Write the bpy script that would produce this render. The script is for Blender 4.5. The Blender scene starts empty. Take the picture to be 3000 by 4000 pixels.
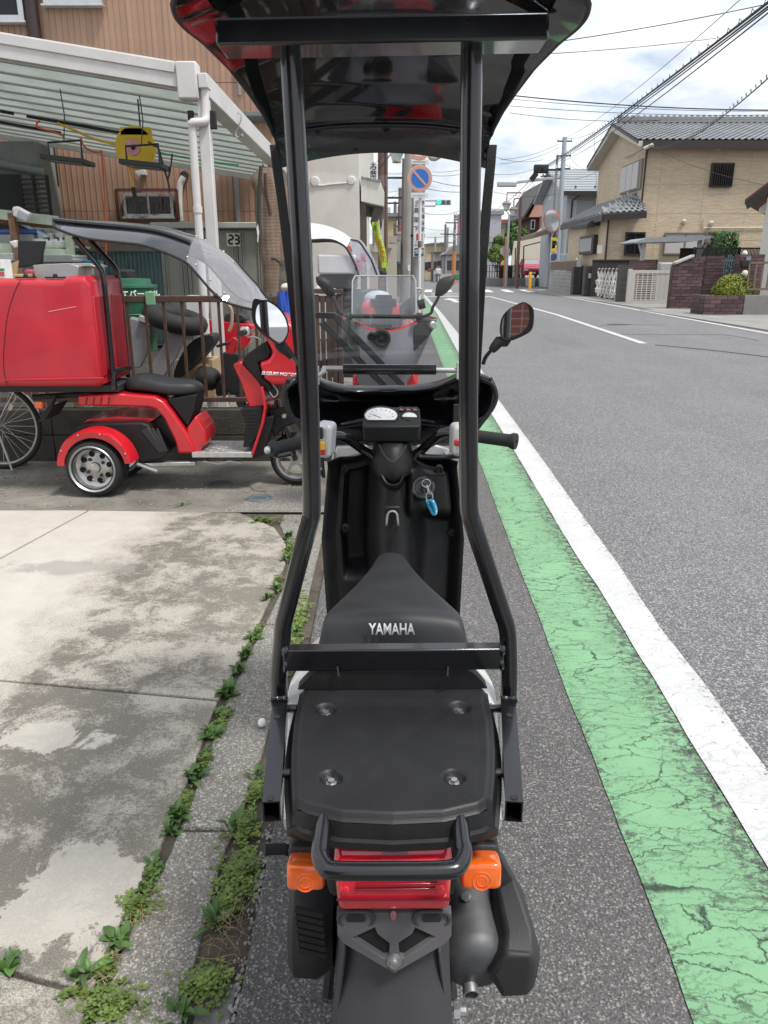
import bpy,bmesh,math,random
from mathutils import Vector,Matrix,noise
R = math.radians
random.seed(7)
sc = bpy.context.scene
COL = sc.collection

# ------------------------------------------------------------------ camera
CAMH,FPX,CXP,CYP,HZN = 1.45,3004.0,1500.0,2000.0,1050.0
PITCH = math.atan((CYP - HZN) / FPX)
cam = bpy.data.objects.new('camera',bpy.data.cameras.new('camera'))
COL.objects.link(cam)
cam.location = (0,0,CAMH)
cam.rotation_euler = (math.pi / 2 - PITCH,0,0)
cam.data.sensor_fit = 'VERTICAL'
cam.data.sensor_height = 36.0
cam.data.lens = FPX / 4000.0 * 36.0
cam.data.clip_start = 0.05
cam.data.clip_end = 2000
sc.camera = cam

# ------------------------------------------------------------------ sky, sun, exposure
SUN_EL,SUN_AZ = 62.0,125.0            # azimuth clockwise from +Y
w = bpy.data.worlds.new('World'); sc.world = w; w.use_nodes = True
nt = w.node_tree; nt.nodes.clear()
N = nt.nodes.new; L = nt.links.new
out = N('ShaderNodeOutputWorld'); bg = N('ShaderNodeBackground'); bg.inputs[1].default_value = 0.10
sky = N('ShaderNodeTexSky'); sky.sky_type = 'NISHITA'; sky.sun_disc = False
sky.sun_elevation = R(SUN_EL); sky.sun_rotation = R(SUN_AZ)
tc = N('ShaderNodeTexCoord')
sep = N('ShaderNodeSeparateXYZ'); L(tc.outputs['Generated'],sep.inputs[0])
addz = N('ShaderNodeMath'); addz.operation = 'ADD'; addz.inputs[1].default_value = 0.22; L(sep.outputs['Z'],addz.inputs[0])
mxz = N('ShaderNodeMath'); mxz.operation = 'MAXIMUM'; mxz.inputs[1].default_value = 0.12; L(addz.outputs[0],mxz.inputs[0])
dv = N('ShaderNodeVectorMath'); dv.operation = 'DIVIDE'
cmb = N('ShaderNodeCombineXYZ')
for i in range(3): L(mxz.outputs[0],cmb.inputs[i])
L(tc.outputs['Generated'],dv.inputs[0]); L(cmb.outputs[0],dv.inputs[1])
n1 = N('ShaderNodeTexNoise'); n1.inputs['Scale'].default_value = 2.3; n1.inputs['Detail'].default_value = 7; n1.inputs['Roughness'].default_value = .58; n1.inputs['Distortion'].default_value = .35
L(dv.outputs[0],n1.inputs['Vector'])
cov = N('ShaderNodeValToRGB'); cov.color_ramp.elements[0].position = .33; cov.color_ramp.elements[0].color = (.42,.42,.42,1)
cov.color_ramp.elements[1].position = .50; cov.color_ramp.elements[1].color = (.97,.97,.97,1)
L(n1.outputs['Fac'],cov.inputs[0])
n2 = N('ShaderNodeTexNoise'); n2.inputs['Scale'].default_value = 3.4; n2.inputs['Detail'].default_value = 6; n2.inputs['Roughness'].default_value = .6
mp = N('ShaderNodeMapping'); mp.inputs['Location'].default_value = (4.2,1.3,7); L(dv.outputs[0],mp.inputs[0]); L(mp.outputs[0],n2.inputs['Vector'])
cc = N('ShaderNodeValToRGB'); e = cc.color_ramp.elements
e[0].position = .30; e[0].color = (.60,.66,.76,1); e[1].position = .62; e[1].color = (.98,1.0,1.03,1)
L(n2.outputs['Fac'],cc.inputs[0])
cs = N('ShaderNodeVectorMath'); cs.operation = 'SCALE'; cs.inputs['Scale'].default_value = 8.6; L(cc.outputs[0],cs.inputs[0])
mx = N('ShaderNodeMixRGB'); L(cov.outputs[0],mx.inputs[0]); L(sky.outputs[0],mx.inputs[1]); L(cs.outputs[0],mx.inputs[2])
L(mx.outputs[0],bg.inputs[0]); L(bg.outputs[0],out.inputs[0])

sl = bpy.data.lights.new('sun','SUN'); sl.energy = 2.3; sl.angle = R(11); sl.color = (1,.965,.91)
sun = bpy.data.objects.new('sun',sl); COL.objects.link(sun)
sd = Vector((math.sin(R(SUN_AZ)) * math.cos(R(SUN_EL)),math.cos(R(SUN_AZ)) * math.cos(R(SUN_EL)),math.sin(R(SUN_EL))))
sun.rotation_euler = sd.to_track_quat('Z','Y').to_euler(); sun.location = sd * 60
sc.view_settings.view_transform = 'Standard'; sc.view_settings.look = 'None'
sc.view_settings.gamma = 1; sc.view_settings.use_curve_mapping = False
sc.view_settings.exposure = 0.58
sc.cycles.max_bounces = 8; sc.cycles.transparent_max_bounces = 24; sc.cycles.caustics_reflective = False; sc.cycles.caustics_refractive = False
sc.cycles.sample_clamp_indirect = 6

# ------------------------------------------------------------------ pixels to points (a pixel gives a direction; Y, Z or X gives the distance)
FR = dict(T=(0,0,.553),A=(0,0,1.3825),B=(0,800,1.3825),C=(700,0,1.0369),D=(1100,550,2.07375),E=(1900,300,1.50818),
          F=(1000,1400,1.50818),G=(1000,2500,1.3825),H=(0,1900,1.05333),I=(1440,560,3.6875),J=(1880,500,2.6758),
          K=(2200,850,2.07375),L=(0,780,3.318),M=(480,1080,2.15455),N=(1150,1000,2.5523),O=(0,1450,2.765),
          P=(900,650,3.6875),Q=(1050,1450,1.8433),R=(1800,1500,1.3825),S=(2000,2700,1.659),U=(950,1100,5.53),
          V=(1880,1100,5.53),W=(0,850,3.6867),X=(2350,400,2.5523),Y=(2100,0,1.8433))
CP,SP = math.cos(PITCH),math.sin(PITCH)
def p(fr,x,y,Y=None,Z=None,X=None):
    f = FR[fr]; sx = f[0] + x / f[2]; sy = f[1] + y / f[2]
    u = (sx - CXP) / FPX; v = (CYP - sy) / FPX
    r = Vector((u,CP + v * SP,-SP + v * CP))
    if Y is not None: t = Y / r.y
    elif Z is not None: t = (Z - CAMH) / r.z
    else: t = X / r.x
    return Vector((0,0,CAMH)) + r * t
def V3(x,y,z=0.0): return Vector((x,y,z))

# ------------------------------------------------------------------ mesh builder
def frame_of(d):
    d = d.normalized(); a = Vector((0,0,1)) if abs(d.z) < .9 else Vector((1,0,0))
    x = a.cross(d).normalized(); return x,d.cross(x)
class MB:
    def __init__(s): s.v = []; s.f = []
    def add(s,vs,fs):
        o = len(s.v); s.v += [Vector(q) for q in vs]; s.f += [[i + o for i in f] for f in fs]; return s
    def box(s,c,d,M=None):
        c = Vector(c); h = [x / 2 for x in d]; vs = []
        for z in (-1,1):
            for y in (-1,1):
                for x in (-1,1):
                    q = Vector((x * h[0],y * h[1],z * h[2]))
                    vs.append(c + (M @ q if M else q))
        return s.add(vs,[(0,2,3,1),(4,5,7,6),(0,1,5,4),(2,6,7,3),(0,4,6,2),(1,3,7,5)])
    def bx(s,x0,x1,y0,y1,z0,z1):
        return s.box(((x0 + x1) / 2,(y0 + y1) / 2,(z0 + z1) / 2),(abs(x1 - x0),abs(y1 - y0),abs(z1 - z0)))
    def bar(s,a,b,w,h,up=Vector((0,0,1))):
        a = Vector(a); b = Vector(b); d = (b - a); l = d.length; d = d / l
        x = d.cross(up)
        if x.length < 1e-4: x = d.cross(Vector((1,0,0)))
        x.normalize(); z = x.cross(d)
        M = Matrix((x,d,z)).transposed()
        return s.box((a + b) / 2,(w,l,h),M)
    def loft(s,rings,cap=True,closed=True,loop=False):
        n = len(rings[0]); vs = [q for r in rings for q in r]; fs = []
        m = len(rings)
        for i in range(m if loop else m - 1):
            j = (i + 1) % m
            for k in range(n if closed else n - 1):
                l = (k + 1) % n
                fs.append((i * n + k,i * n + l,j * n + l,j * n + k))
        if cap and not loop and closed:
            fs.append(tuple(range(n))[::-1]); fs.append(tuple((m - 1) * n + k for k in range(n)))
        return s.add(vs,fs)
    def tube(s,pts,r,n=10,cap=True,loop=False):
        pts = [Vector(q) for q in pts]; m = len(pts)
        rs = r if isinstance(r,(list,tuple)) else [r] * m
        rings = []; x = None
        for i in range(m):
            if loop: d = pts[(i + 1) % m] - pts[i - 1]
            else: d = pts[min(i + 1,m - 1)] - pts[max(i - 1,0)]
            d.normalize()
            if x is None: x,y = frame_of(d)
            else:
                x = x - d * x.dot(d)
                if x.length < 1e-5: x,y = frame_of(d)
                x.normalize(); y = d.cross(x)
            rings.append([pts[i] + (x * math.cos(2 * math.pi * k / n) + y * math.sin(2 * math.pi * k / n)) * rs[i] for k in range(n)])
        return s.loft(rings,cap=cap,loop=loop)
    def cyl(s,a,b,r,r2=None,n=16,cap=True): return s.tube([a,b],[r,r if r2 is None else r2],n,cap)
    def prism(s,poly,vec):
        vec = Vector(vec); n = len(poly); poly = [Vector(q) for q in poly]
        return s.add(poly + [q + vec for q in poly],[tuple(range(n))[::-1],tuple(range(n,2 * n))] + [(k,(k + 1) % n,(k + 1) % n + n,k + n) for k in range(n)])
    def face(s,poly): return s.add(poly,[tuple(range(len(poly)))])
    def ell(s,c,r,nu=16,nv=10,M=None):
        c = Vector(c); rings = []
        for j in range(1,nv):
            t = math.pi * j / nv
            ring = []
            for k in range(nu):
                a = 2 * math.pi * k / nu
                q = Vector((r[0] * math.sin(t) * math.cos(a),r[1] * math.sin(t) * math.sin(a),-r[2] * math.cos(t)))
                ring.append(c + (M @ q if M else q))
            rings.append(ring)
        return s.loft(rings)
    def lathe(s,prof,o,ax,n=24,cap=False):
        o = Vector(o); ax = Vector(ax).normalized(); x,y = frame_of(ax)
        rings = [[o + ax * h + (x * math.cos(2 * math.pi * k / n) + y * math.sin(2 * math.pi * k / n)) * r for k in range(n)] for r,h in prof]
        return s.loft(rings,cap=cap)
    def grid(s,fn,nu,nv,thick=0.0,nrm=None):
        g = [[Vector(fn(i / nu,j / nv)) for i in range(nu + 1)] for j in range(nv + 1)]
        W = nu + 1
        vs = [q for row in g for q in row]
        fs = [(j * W + i,j * W + i + 1,(j + 1) * W + i + 1,(j + 1) * W + i) for j in range(nv) for i in range(nu)]
        if not thick: return s.add(vs,fs)
        off = []
        for j in range(nv + 1):
            for i in range(nu + 1):
                du = g[j][min(i + 1,nu)] - g[j][max(i - 1,0)]; dvv = g[min(j + 1,nv)][i] - g[max(j - 1,0)][i]
                nn = du.cross(dvv)
                nn = nn.normalized() if nn.length > 1e-9 else Vector((0,0,1))
                off.append(g[j][i] - nn * thick)
        T = len(vs)
        fb = [tuple(T + q for q in f[::-1]) for f in fs]
        rim = [j * W for j in range(nv + 1)][::-1] + list(range(1,W)) + [j * W + nu for j in range(1,nv + 1)] + [nv * W + i for i in range(nu - 1,0,-1)]
        fr_ = [(rim[(k + 1) % len(rim)],rim[k],rim[k] + T,rim[(k + 1) % len(rim)] + T) for k in range(len(rim))]
        return s.add(vs + off,fs + fb + fr_)
    def rbox(s,c,d,M=None,pw=.35,nu=28,nv=16):
        f = lambda v: math.copysign(abs(v) ** pw,v); c = Vector(c); rings = []
        for j in range(1,nv):
            t = math.pi * j / nv; ring = []
            for k in range(nu):
                a = 2 * math.pi * k / nu; q = Vector((d[0] / 2 * f(math.sin(t)) * f(math.cos(a)),d[1] / 2 * f(math.sin(t)) * f(math.sin(a)),-d[2] / 2 * f(math.cos(t)))); ring.append(c + (M @ q if M else q))
            rings.append(ring)
        return s.loft(rings)
    def mesh(s,name,o=Vector((0,0,0)),sm=35,fix=True):
        me = bpy.data.meshes.new(name)
        me.from_pydata([tuple(q - o) for q in s.v],[],s.f)
        if fix:
            b = bmesh.new(); b.from_mesh(me); bmesh.ops.recalc_face_normals(b,faces=b.faces); b.to_mesh(me); b.free()
        if sm:
            me.shade_smooth(); me.set_sharp_from_angle(angle=R(sm))
        me.update(); return me
    def build(s,name,m,par=None,bev=0,seg=2,sm=35,fix=True,kind=None,label=None):
        o = ORG.get(par.name,Vector((0,0,0))) if par else Vector((0,0,0))
        me = s.mesh(name,o,sm,fix); me.materials.append(m)
        ob = bpy.data.objects.new(name,me); COL.objects.link(ob)
        if par: ob.parent = par; ORG[ob.name] = o
        if bev:
            b = ob.modifiers.new('bevel','BEVEL'); b.width = bev; b.segments = seg; b.limit_method = 'ANGLE'; b.angle_limit = R(40)
        if kind: ob['kind'] = kind
        if label: ob['label'] = label
        return ob
    def solo(s,name,m,label,cat,group=None,bev=0,seg=2,sm=35,kind=None):
        xs = [q.x for q in s.v]; ys = [q.y for q in s.v]; zs = [q.z for q in s.v]
        o = Vector(((min(xs) + max(xs)) / 2,(min(ys) + max(ys)) / 2,min(zs)))
        me = s.mesh(name,o,sm); me.materials.append(m)
        ob = bpy.data.objects.new(name,me); COL.objects.link(ob); ob.location = o; ORG[ob.name] = o
        if bev:
            b = ob.modifiers.new('bevel','BEVEL'); b.width = bev; b.segments = seg; b.limit_method = 'ANGLE'; b.angle_limit = R(40)
        ob['label'] = label; ob['category'] = cat
        if group: ob['group'] = group
        if kind: ob['kind'] = kind
        return ob
ORG = {}
def thing(name,label,cat,loc,group=None):
    o = bpy.data.objects.new(name,None); COL.objects.link(o); o.location = loc; o.empty_display_size = .1
    o['label'] = label; o['category'] = cat
    if group: o['group'] = group
    ORG[o.name] = Vector(loc); return o
def struct(o): o['kind'] = 'structure'; return o
def copy_tree(o,parent=None):
    c = o.copy(); COL.objects.link(c); c.parent = parent; ORG[c.name] = ORG.get(o.name,Vector((0,0,0)))
    for ch in o.children: copy_tree(ch,c)
    return c
def piece(name,me,par,loc,rot=(0,0,0),scl=(1,1,1)):
    ob = bpy.data.objects.new(name,me); COL.objects.link(ob); ob.parent = par
    ob.location = Vector(loc) - ORG.get(par.name,Vector((0,0,0))); ob.rotation_euler = rot; ob.scale = scl
    return ob
def lerp(a,b,t): return a + (b - a) * t
def interp(x,tab):
    if x <= tab[0][0]: return tab[0][1]
    for (a,b),(c,d) in zip(tab,tab[1:]):
        if x <= c: return b + (d - b) * (x - a) / (c - a)
    return tab[-1][1]
def smooth(a,b,x):
    t = max(0,min(1,(x - a) / (b - a))); return t * t * (3 - 2 * t)
def spline(pts,k=6,loop=False):
    pts = [Vector(q) for q in pts]; n = len(pts); o = []
    for i in range(n if loop else n - 1):
        a = pts[(i - 1) % n] if loop else pts[max(i - 1,0)]; b = pts[i]; c = pts[(i + 1) % n]; d = pts[(i + 2) % n] if loop else pts[min(i + 2,n - 1)]
        for j in range(k):
            t = j / k
            o.append(.5 * ((2 * b) + (c - a) * t + (2 * a - 5 * b + 4 * c - d) * t * t + (3 * b - 3 * c + d - a) * t ** 3))
    if not loop: o.append(pts[-1])
    return o

# ------------------------------------------------------------------ materials
MATS = {}
def nmat(name):
    m = bpy.data.materials.new(name); m.use_nodes = True; t = m.node_tree
    return m,t,t.nodes['Principled BSDF']
def nd(t,typ,**kw):
    n = t.nodes.new(typ)
    for k,v in kw.items():
        if k.startswith('i_'):
            key = k[2:].replace('_',' '); n.inputs[key].default_value = v
        else: setattr(n,k,v)
    return n
def mat(name,c,r=.5,m=0,var=.12,s=9,bump=0,bs=80,coat=0,rnd=0,spec=.5,tr=0,em=0,rv=.12,dirt=0):
    if name in MATS: return MATS[name]
    M_,t,b = nmat(name); l = t.links.new
    b.inputs['Metallic'].default_value = m; b.inputs['Roughness'].default_value = r
    b.inputs['Coat Weight'].default_value = coat; b.inputs['Coat Roughness'].default_value = .06
    b.inputs['Specular IOR Level'].default_value = spec; b.inputs['Transmission Weight'].default_value = tr
    co = nd(t,'ShaderNodeTexCoord')
    n1 = nd(t,'ShaderNodeTexNoise',i_Scale=s,i_Detail=7,i_Roughness=.62); l(co.outputs['Object'],n1.inputs['Vector'])
    mr = nd(t,'ShaderNodeMapRange'); mr.inputs[1].default_value = .3; mr.inputs[2].default_value = .7
    mr.inputs[3].default_value = 1 - var; mr.inputs[4].default_value = 1 + var; l(n1.outputs['Fac'],mr.inputs[0])
    val = mr.outputs[0]
    if rnd:
        oi = nd(t,'ShaderNodeObjectInfo'); mr2 = nd(t,'ShaderNodeMapRange'); mr2.inputs[3].default_value = 1 - rnd; mr2.inputs[4].default_value = 1 + rnd
        l(oi.outputs['Random'],mr2.inputs[0]); mu = nd(t,'ShaderNodeMath',operation='MULTIPLY'); l(val,mu.inputs[0]); l(mr2.outputs[0],mu.inputs[1]); val = mu.outputs[0]
    vm = nd(t,'ShaderNodeVectorMath',operation='SCALE'); vm.inputs[0].default_value = c; l(val,vm.inputs['Scale'])
    last = vm.outputs[0]
    if dirt:
        n3 = nd(t,'ShaderNodeTexNoise',i_Scale=s * .45,i_Detail=9,i_Roughness=.7); l(co.outputs['Object'],n3.inputs['Vector'])
        rp = nd(t,'ShaderNodeMapRange'); rp.inputs[1].default_value = .48; rp.inputs[2].default_value = .72; rp.inputs[4].default_value = dirt; l(n3.outputs['Fac'],rp.inputs[0])
        mm = nd(t,'ShaderNodeMixRGB'); mm.inputs[2].default_value = (.07,.06,.05,1); l(rp.outputs[0],mm.inputs[0]); l(last,mm.inputs[1]); last = mm.outputs[0]
    l(last,b.inputs['Base Color'])
    if em:
        b.inputs['Emission Color'].default_value = (*c,1); b.inputs['Emission Strength'].default_value = em
    mr3 = nd(t,'ShaderNodeMapRange'); mr3.inputs[3].default_value = max(.02,r - rv * r); mr3.inputs[4].default_value = min(1,r + rv); l(n1.outputs['Fac'],mr3.inputs[0]); l(mr3.outputs[0],b.inputs['Roughness'])
    if bump:
        n2 = nd(t,'ShaderNodeTexNoise',i_Scale=bs,i_Detail=5); l(co.outputs['Object'],n2.inputs['Vector'])
        bp = nd(t,'ShaderNodeBump',i_Strength=bump,i_Distance=.01); l(n2.outputs['Fac'],bp.inputs['Height']); l(bp.outputs[0],b.inputs['Normal'])
    MATS[name] = M_; return M_
def glassy(name,c=(1,1,1),tint=.96,rough=.02,base=.03,haze=0):
    """thin clear sheet: transparent with Fresnel gloss"""
    if name in MATS: return MATS[name]
    M_,t,b = nmat(name); l = t.links.new; t.nodes.remove(b); o = t.nodes['Material Output']
    tr = nd(t,'ShaderNodeBsdfTransparent'); tr.inputs[0].default_value = (c[0] * tint,c[1] * tint,c[2] * tint,1)
    gl = nd(t,'ShaderNodeBsdfGlossy'); gl.inputs['Roughness'].default_value = rough
    fr = nd(t,'ShaderNodeFresnel'); fr.inputs[0].default_value = 1.33
    ad = nd(t,'ShaderNodeMath',operation='ADD'); ad.inputs[1].default_value = base; l(fr.outputs[0],ad.inputs[0])
    ms = nd(t,'ShaderNodeMixShader'); l(ad.outputs[0],ms.inputs[0]); l(tr.outputs[0],ms.inputs[1]); l(gl.outputs[0],ms.inputs[2]); hz = nd(t,'ShaderNodeBsdfTranslucent'); hz.inputs[0].default_value = (.82,.83,.88,1); df = nd(t,'ShaderNodeBsdfDiffuse'); df.inputs[0].default_value = (.82,.83,.88,1)
    m3 = nd(t,'ShaderNodeMixShader'); m3.inputs[0].default_value = .5; l(hz.outputs[0],m3.inputs[1]); l(df.outputs[0],m3.inputs[2]); m4 = nd(t,'ShaderNodeMixShader'); m4.inputs[0].default_value = haze
    l(ms.outputs[0],m4.inputs[1]); l(m3.outputs[0],m4.inputs[2]); l(m4.outputs[0],o.inputs[0])
    MATS[name] = M_; return M_
def chain(t,src,lo,hi,a=0.,b=1.):
    m_ = nd(t,'ShaderNodeMapRange'); m_.inputs[1].default_value = lo; m_.inputs[2].default_value = hi; m_.inputs[3].default_value = a; m_.inputs[4].default_value = b
    t.links.new(src,m_.inputs[0]); return m_.outputs[0]
def mixc(t,fac,a,b,mode='MIX'):
    m_ = nd(t,'ShaderNodeMixRGB',blend_type=mode)
    for i,q in ((0,fac),(1,a),(2,b)):
        if isinstance(q,(int,float)): m_.inputs[i].default_value = q
        elif isinstance(q,tuple): m_.inputs[i].default_value = (*q,1)
        else: t.links.new(q,m_.inputs[i])
    return m_.outputs[0]
def math_(t,op,a,b):
    m_ = nd(t,'ShaderNodeMath',operation=op)
    for i,q in ((0,a),(1,b)):
        if isinstance(q,(int,float)): m_.inputs[i].default_value = q
        else: t.links.new(q,m_.inputs[i])
    return m_.outputs[0]
def asphalt(name,c1,c2,stone,dens=.5,fine=1.0):
    M_,t,b = nmat(name); l = t.links.new
    co = nd(t,'ShaderNodeTexCoord').outputs['Object']
    vo = nd(t,'ShaderNodeTexVoronoi',i_Scale=95 * fine,i_Randomness=1); l(co,vo.inputs['Vector'])
    vo2 = nd(t,'ShaderNodeTexVoronoi',i_Scale=230 * fine); l(co,vo2.inputs['Vector'])
    big = nd(t,'ShaderNodeTexNoise',i_Scale=.9,i_Detail=8,i_Roughness=.65); l(co,big.inputs['Vector'])
    fin = nd(t,'ShaderNodeTexNoise',i_Scale=160,i_Detail=4); l(co,fin.inputs['Vector'])
    base = mixc(t,chain(t,big.outputs['Fac'],.35,.68),c1,c2)
    mp_ = nd(t,'ShaderNodeMapping'); mp_.inputs['Scale'].default_value = (1.1,.045,1); l(co,mp_.inputs[0]); trk = nd(t,'ShaderNodeTexNoise',i_Scale=1.0,i_Detail=3); l(mp_.outputs[0],trk.inputs['Vector'])
    base = mixc(t,chain(t,trk.outputs['Fac'],.42,.62,0,.30),base,tuple(q * .66 for q in c1))
    blo = nd(t,'ShaderNodeTexNoise',i_Scale=5,i_Detail=6,i_Roughness=.7); l(co,blo.inputs['Vector']); base = mixc(t,chain(t,blo.outputs['Fac'],.55,.72,0,.35),base,tuple(q * .6 for q in c1))
    base = mixc(t,chain(t,fin.outputs['Fac'],.35,.7,.0,.5),base,tuple(q * .42 for q in c1))
    sr = nd(t,'ShaderNodeSeparateColor'); l(vo.outputs['Color'],sr.inputs[0])
    sr2 = nd(t,'ShaderNodeSeparateColor'); l(vo2.outputs['Color'],sr2.inputs[0])
    pick = chain(t,sr.outputs[0],1 - dens * .5,1 - dens * .5 + .06)
    pick = math_(t,'MULTIPLY',pick,chain(t,vo.outputs['Distance'],.55,.35))
    base = mixc(t,math_(t,'MULTIPLY',pick,.8),base,stone)
    pick2 = math_(t,'MULTIPLY',chain(t,sr2.outputs[0],1 - dens * .45,1 - dens * .45 + .05),.6)
    base = mixc(t,pick2,base,tuple(min(.8,q * 1.15) for q in stone))
    dk = math_(t,'MULTIPLY',chain(t,sr2.outputs[1],.72,.78),.55)
    base = mixc(t,dk,base,tuple(q * .35 for q in c1))
    l(base,b.inputs['Base Color']); b.inputs['Roughness'].default_value = .82
    h = math_(t,'ADD',math_(t,'MULTIPLY',vo.outputs['Distance'],-.7),fin.outputs['Fac'])
    bp = nd(t,'ShaderNodeBump',i_Strength=.7,i_Distance=.006); l(h,bp.inputs['Height']); l(bp.outputs[0],b.inputs['Normal'])
    MATS[name] = M_; return M_
def text(s,size,loc,xd,up,m,par,name='lettering',ext=.0005,shear=0,align='CENTER',sx=1,bold=0):
    cu = bpy.data.curves.new('t','FONT'); cu.body = s; cu.size = size; cu.align_x = align; cu.align_y = 'CENTER'; cu.shear = shear; cu.offset = bold; cu.resolution_u = 3
    cu.space_line = .95
    ob = bpy.data.objects.new('t',cu); me = bpy.data.meshes.new_from_object(ob); bpy.data.objects.remove(ob)
    xd = Vector(xd).normalized(); up = Vector(up).normalized(); n = xd.cross(up)
    o = ORG.get(par.name,Vector((0,0,0)))
    loc = Vector(loc) - o
    for q in me.vertices: q.co = loc + xd * q.co.x * sx + up * q.co.y + n * .0004
    me.materials.clear(); me.materials.append(m)
    t = bpy.data.objects.new(name,me); COL.objects.link(t); t.parent = par; ORG[t.name] = o
    if ext:
        so = t.modifiers.new('s','SOLIDIFY'); so.thickness = ext; so.offset = 1
    return t
# ================================================================== ground, road, painted strips, forecourt slabs
ASPH = asphalt('asphalt_lane',(.135,.135,.142),(.19,.19,.198),(.40,.39,.385),dens=.58,fine=.9)
SHOU = asphalt('asphalt_shoulder',(.108,.104,.103),(.148,.142,.139),(.31,.30,.285),dens=.38,fine=1.2)
def flat(name,poly,z,m,kind='structure',th=0.0):
    mb = MB(); q = [Vector((a.x,a.y,z)) for a in poly]
    if th: mb.prism([v - Vector((0,0,th)) for v in q],(0,0,th))
    else: mb.face(q)
    o = mb.build(name,m,sm=0)
    if not th:
        if o.data.polygons[0].normal.z < 0: o.data.flip_normals()
    if kind: o['kind'] = kind
    return o
earth = mat('dark_earth',(.085,.072,.055),.95,var=.5,s=14,bump=.6,bs=60)
flat('ground',[V3(-300,-120),V3(300,-120),V3(300,420),V3(-300,420)],-.035,mat('far_ground',(.13,.13,.13),.9,var=.2,s=.3))
flat('soil',[V3(-5.5,-3),V3(-.15,-3),V3(-.15,9),V3(-5.5,9)],-.022,earth)
def table(pts): return sorted([(q.y,q.x) for q in pts])
Z0 = lambda fr,*l: [p(fr,x,y,Z=0) for x,y in l]
WL = table(Z0('R',(160,160),(275,345),(430,610),(600,900),(780,1170),(930,1430)) + Z0('S',(960,0),(1180,380),(1390,730),(1659,1170)) + [V3(1.80,27),V3(2.12,42),V3(2.55,64),V3(-.1 + .9,-4)])
WR = table(Z0('R',(190,70),(480,470),(650,710),(860,1000),(1090,1350)) + Z0('S',(1270,0),(1430,230),(1659,540)) + [V3(1.66,15.5),V3(1.97,27),V3(2.29,42),V3(2.72,64),V3(.8 + .17,-4)])
GLf = table(Z0('R',(92,400),(200,690),(300,960),(430,1290),(560,1650)) + Z0('S',(520,430),(660,800),(790,1130),(930,1480),(1050,1800),(1165,2150)) + Z0('N',(1340,730),(1470,1080)) + [V3(1.55,42),V3(.42,-4)])
road = flat('road',[V3(-.30,-6),V3(14,-6),V3(14,30),V3(14.5,59),V3(60,62),V3(60,90),V3(20,86),V3(20,260),V3(-6,260),V3(-2,60),V3(-.2,25),V3(-.30,4.6)],0,ASPH)
shoulder = flat('road_shoulder',[V3(-.297,-5.9)] + [V3(interp(y,GLf) + .01,y) for y in (-5.9,1,2,3,4,6,9,15,25,40)] + [V3(-.15,40),V3(-.297,4.6)],.004,SHOU)
def strip(name,lt,rt,y0,y1,z,m,n=60,k=6,par=None):
    mb = MB()
    def fn(u,v):
        y = y0 + (y1 - y0) * (v ** 2.2); a = interp(y,lt); b = interp(y,rt)
        jt = .003 * noise.noise(V3(y * 31,u * 9,z * 300)) + .003 * noise.noise(V3(y * 97,u * 9,2)) if u in (0,1) and y < 25 else 0
        return (lerp(a,b,u) + jt,y,z)
    mb.grid(fn,k,n)
    o = mb.build(name,m,par,sm=0)
    if o.data.polygons[0].normal.z < 0: o.data.flip_normals()
    at_ = o.data.attributes.new('across','FLOAT','POINT')
    for i in range(len(o.data.vertices)): at_.data[i].value = (i % (k + 1)) / k
    return struct(o)
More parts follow.
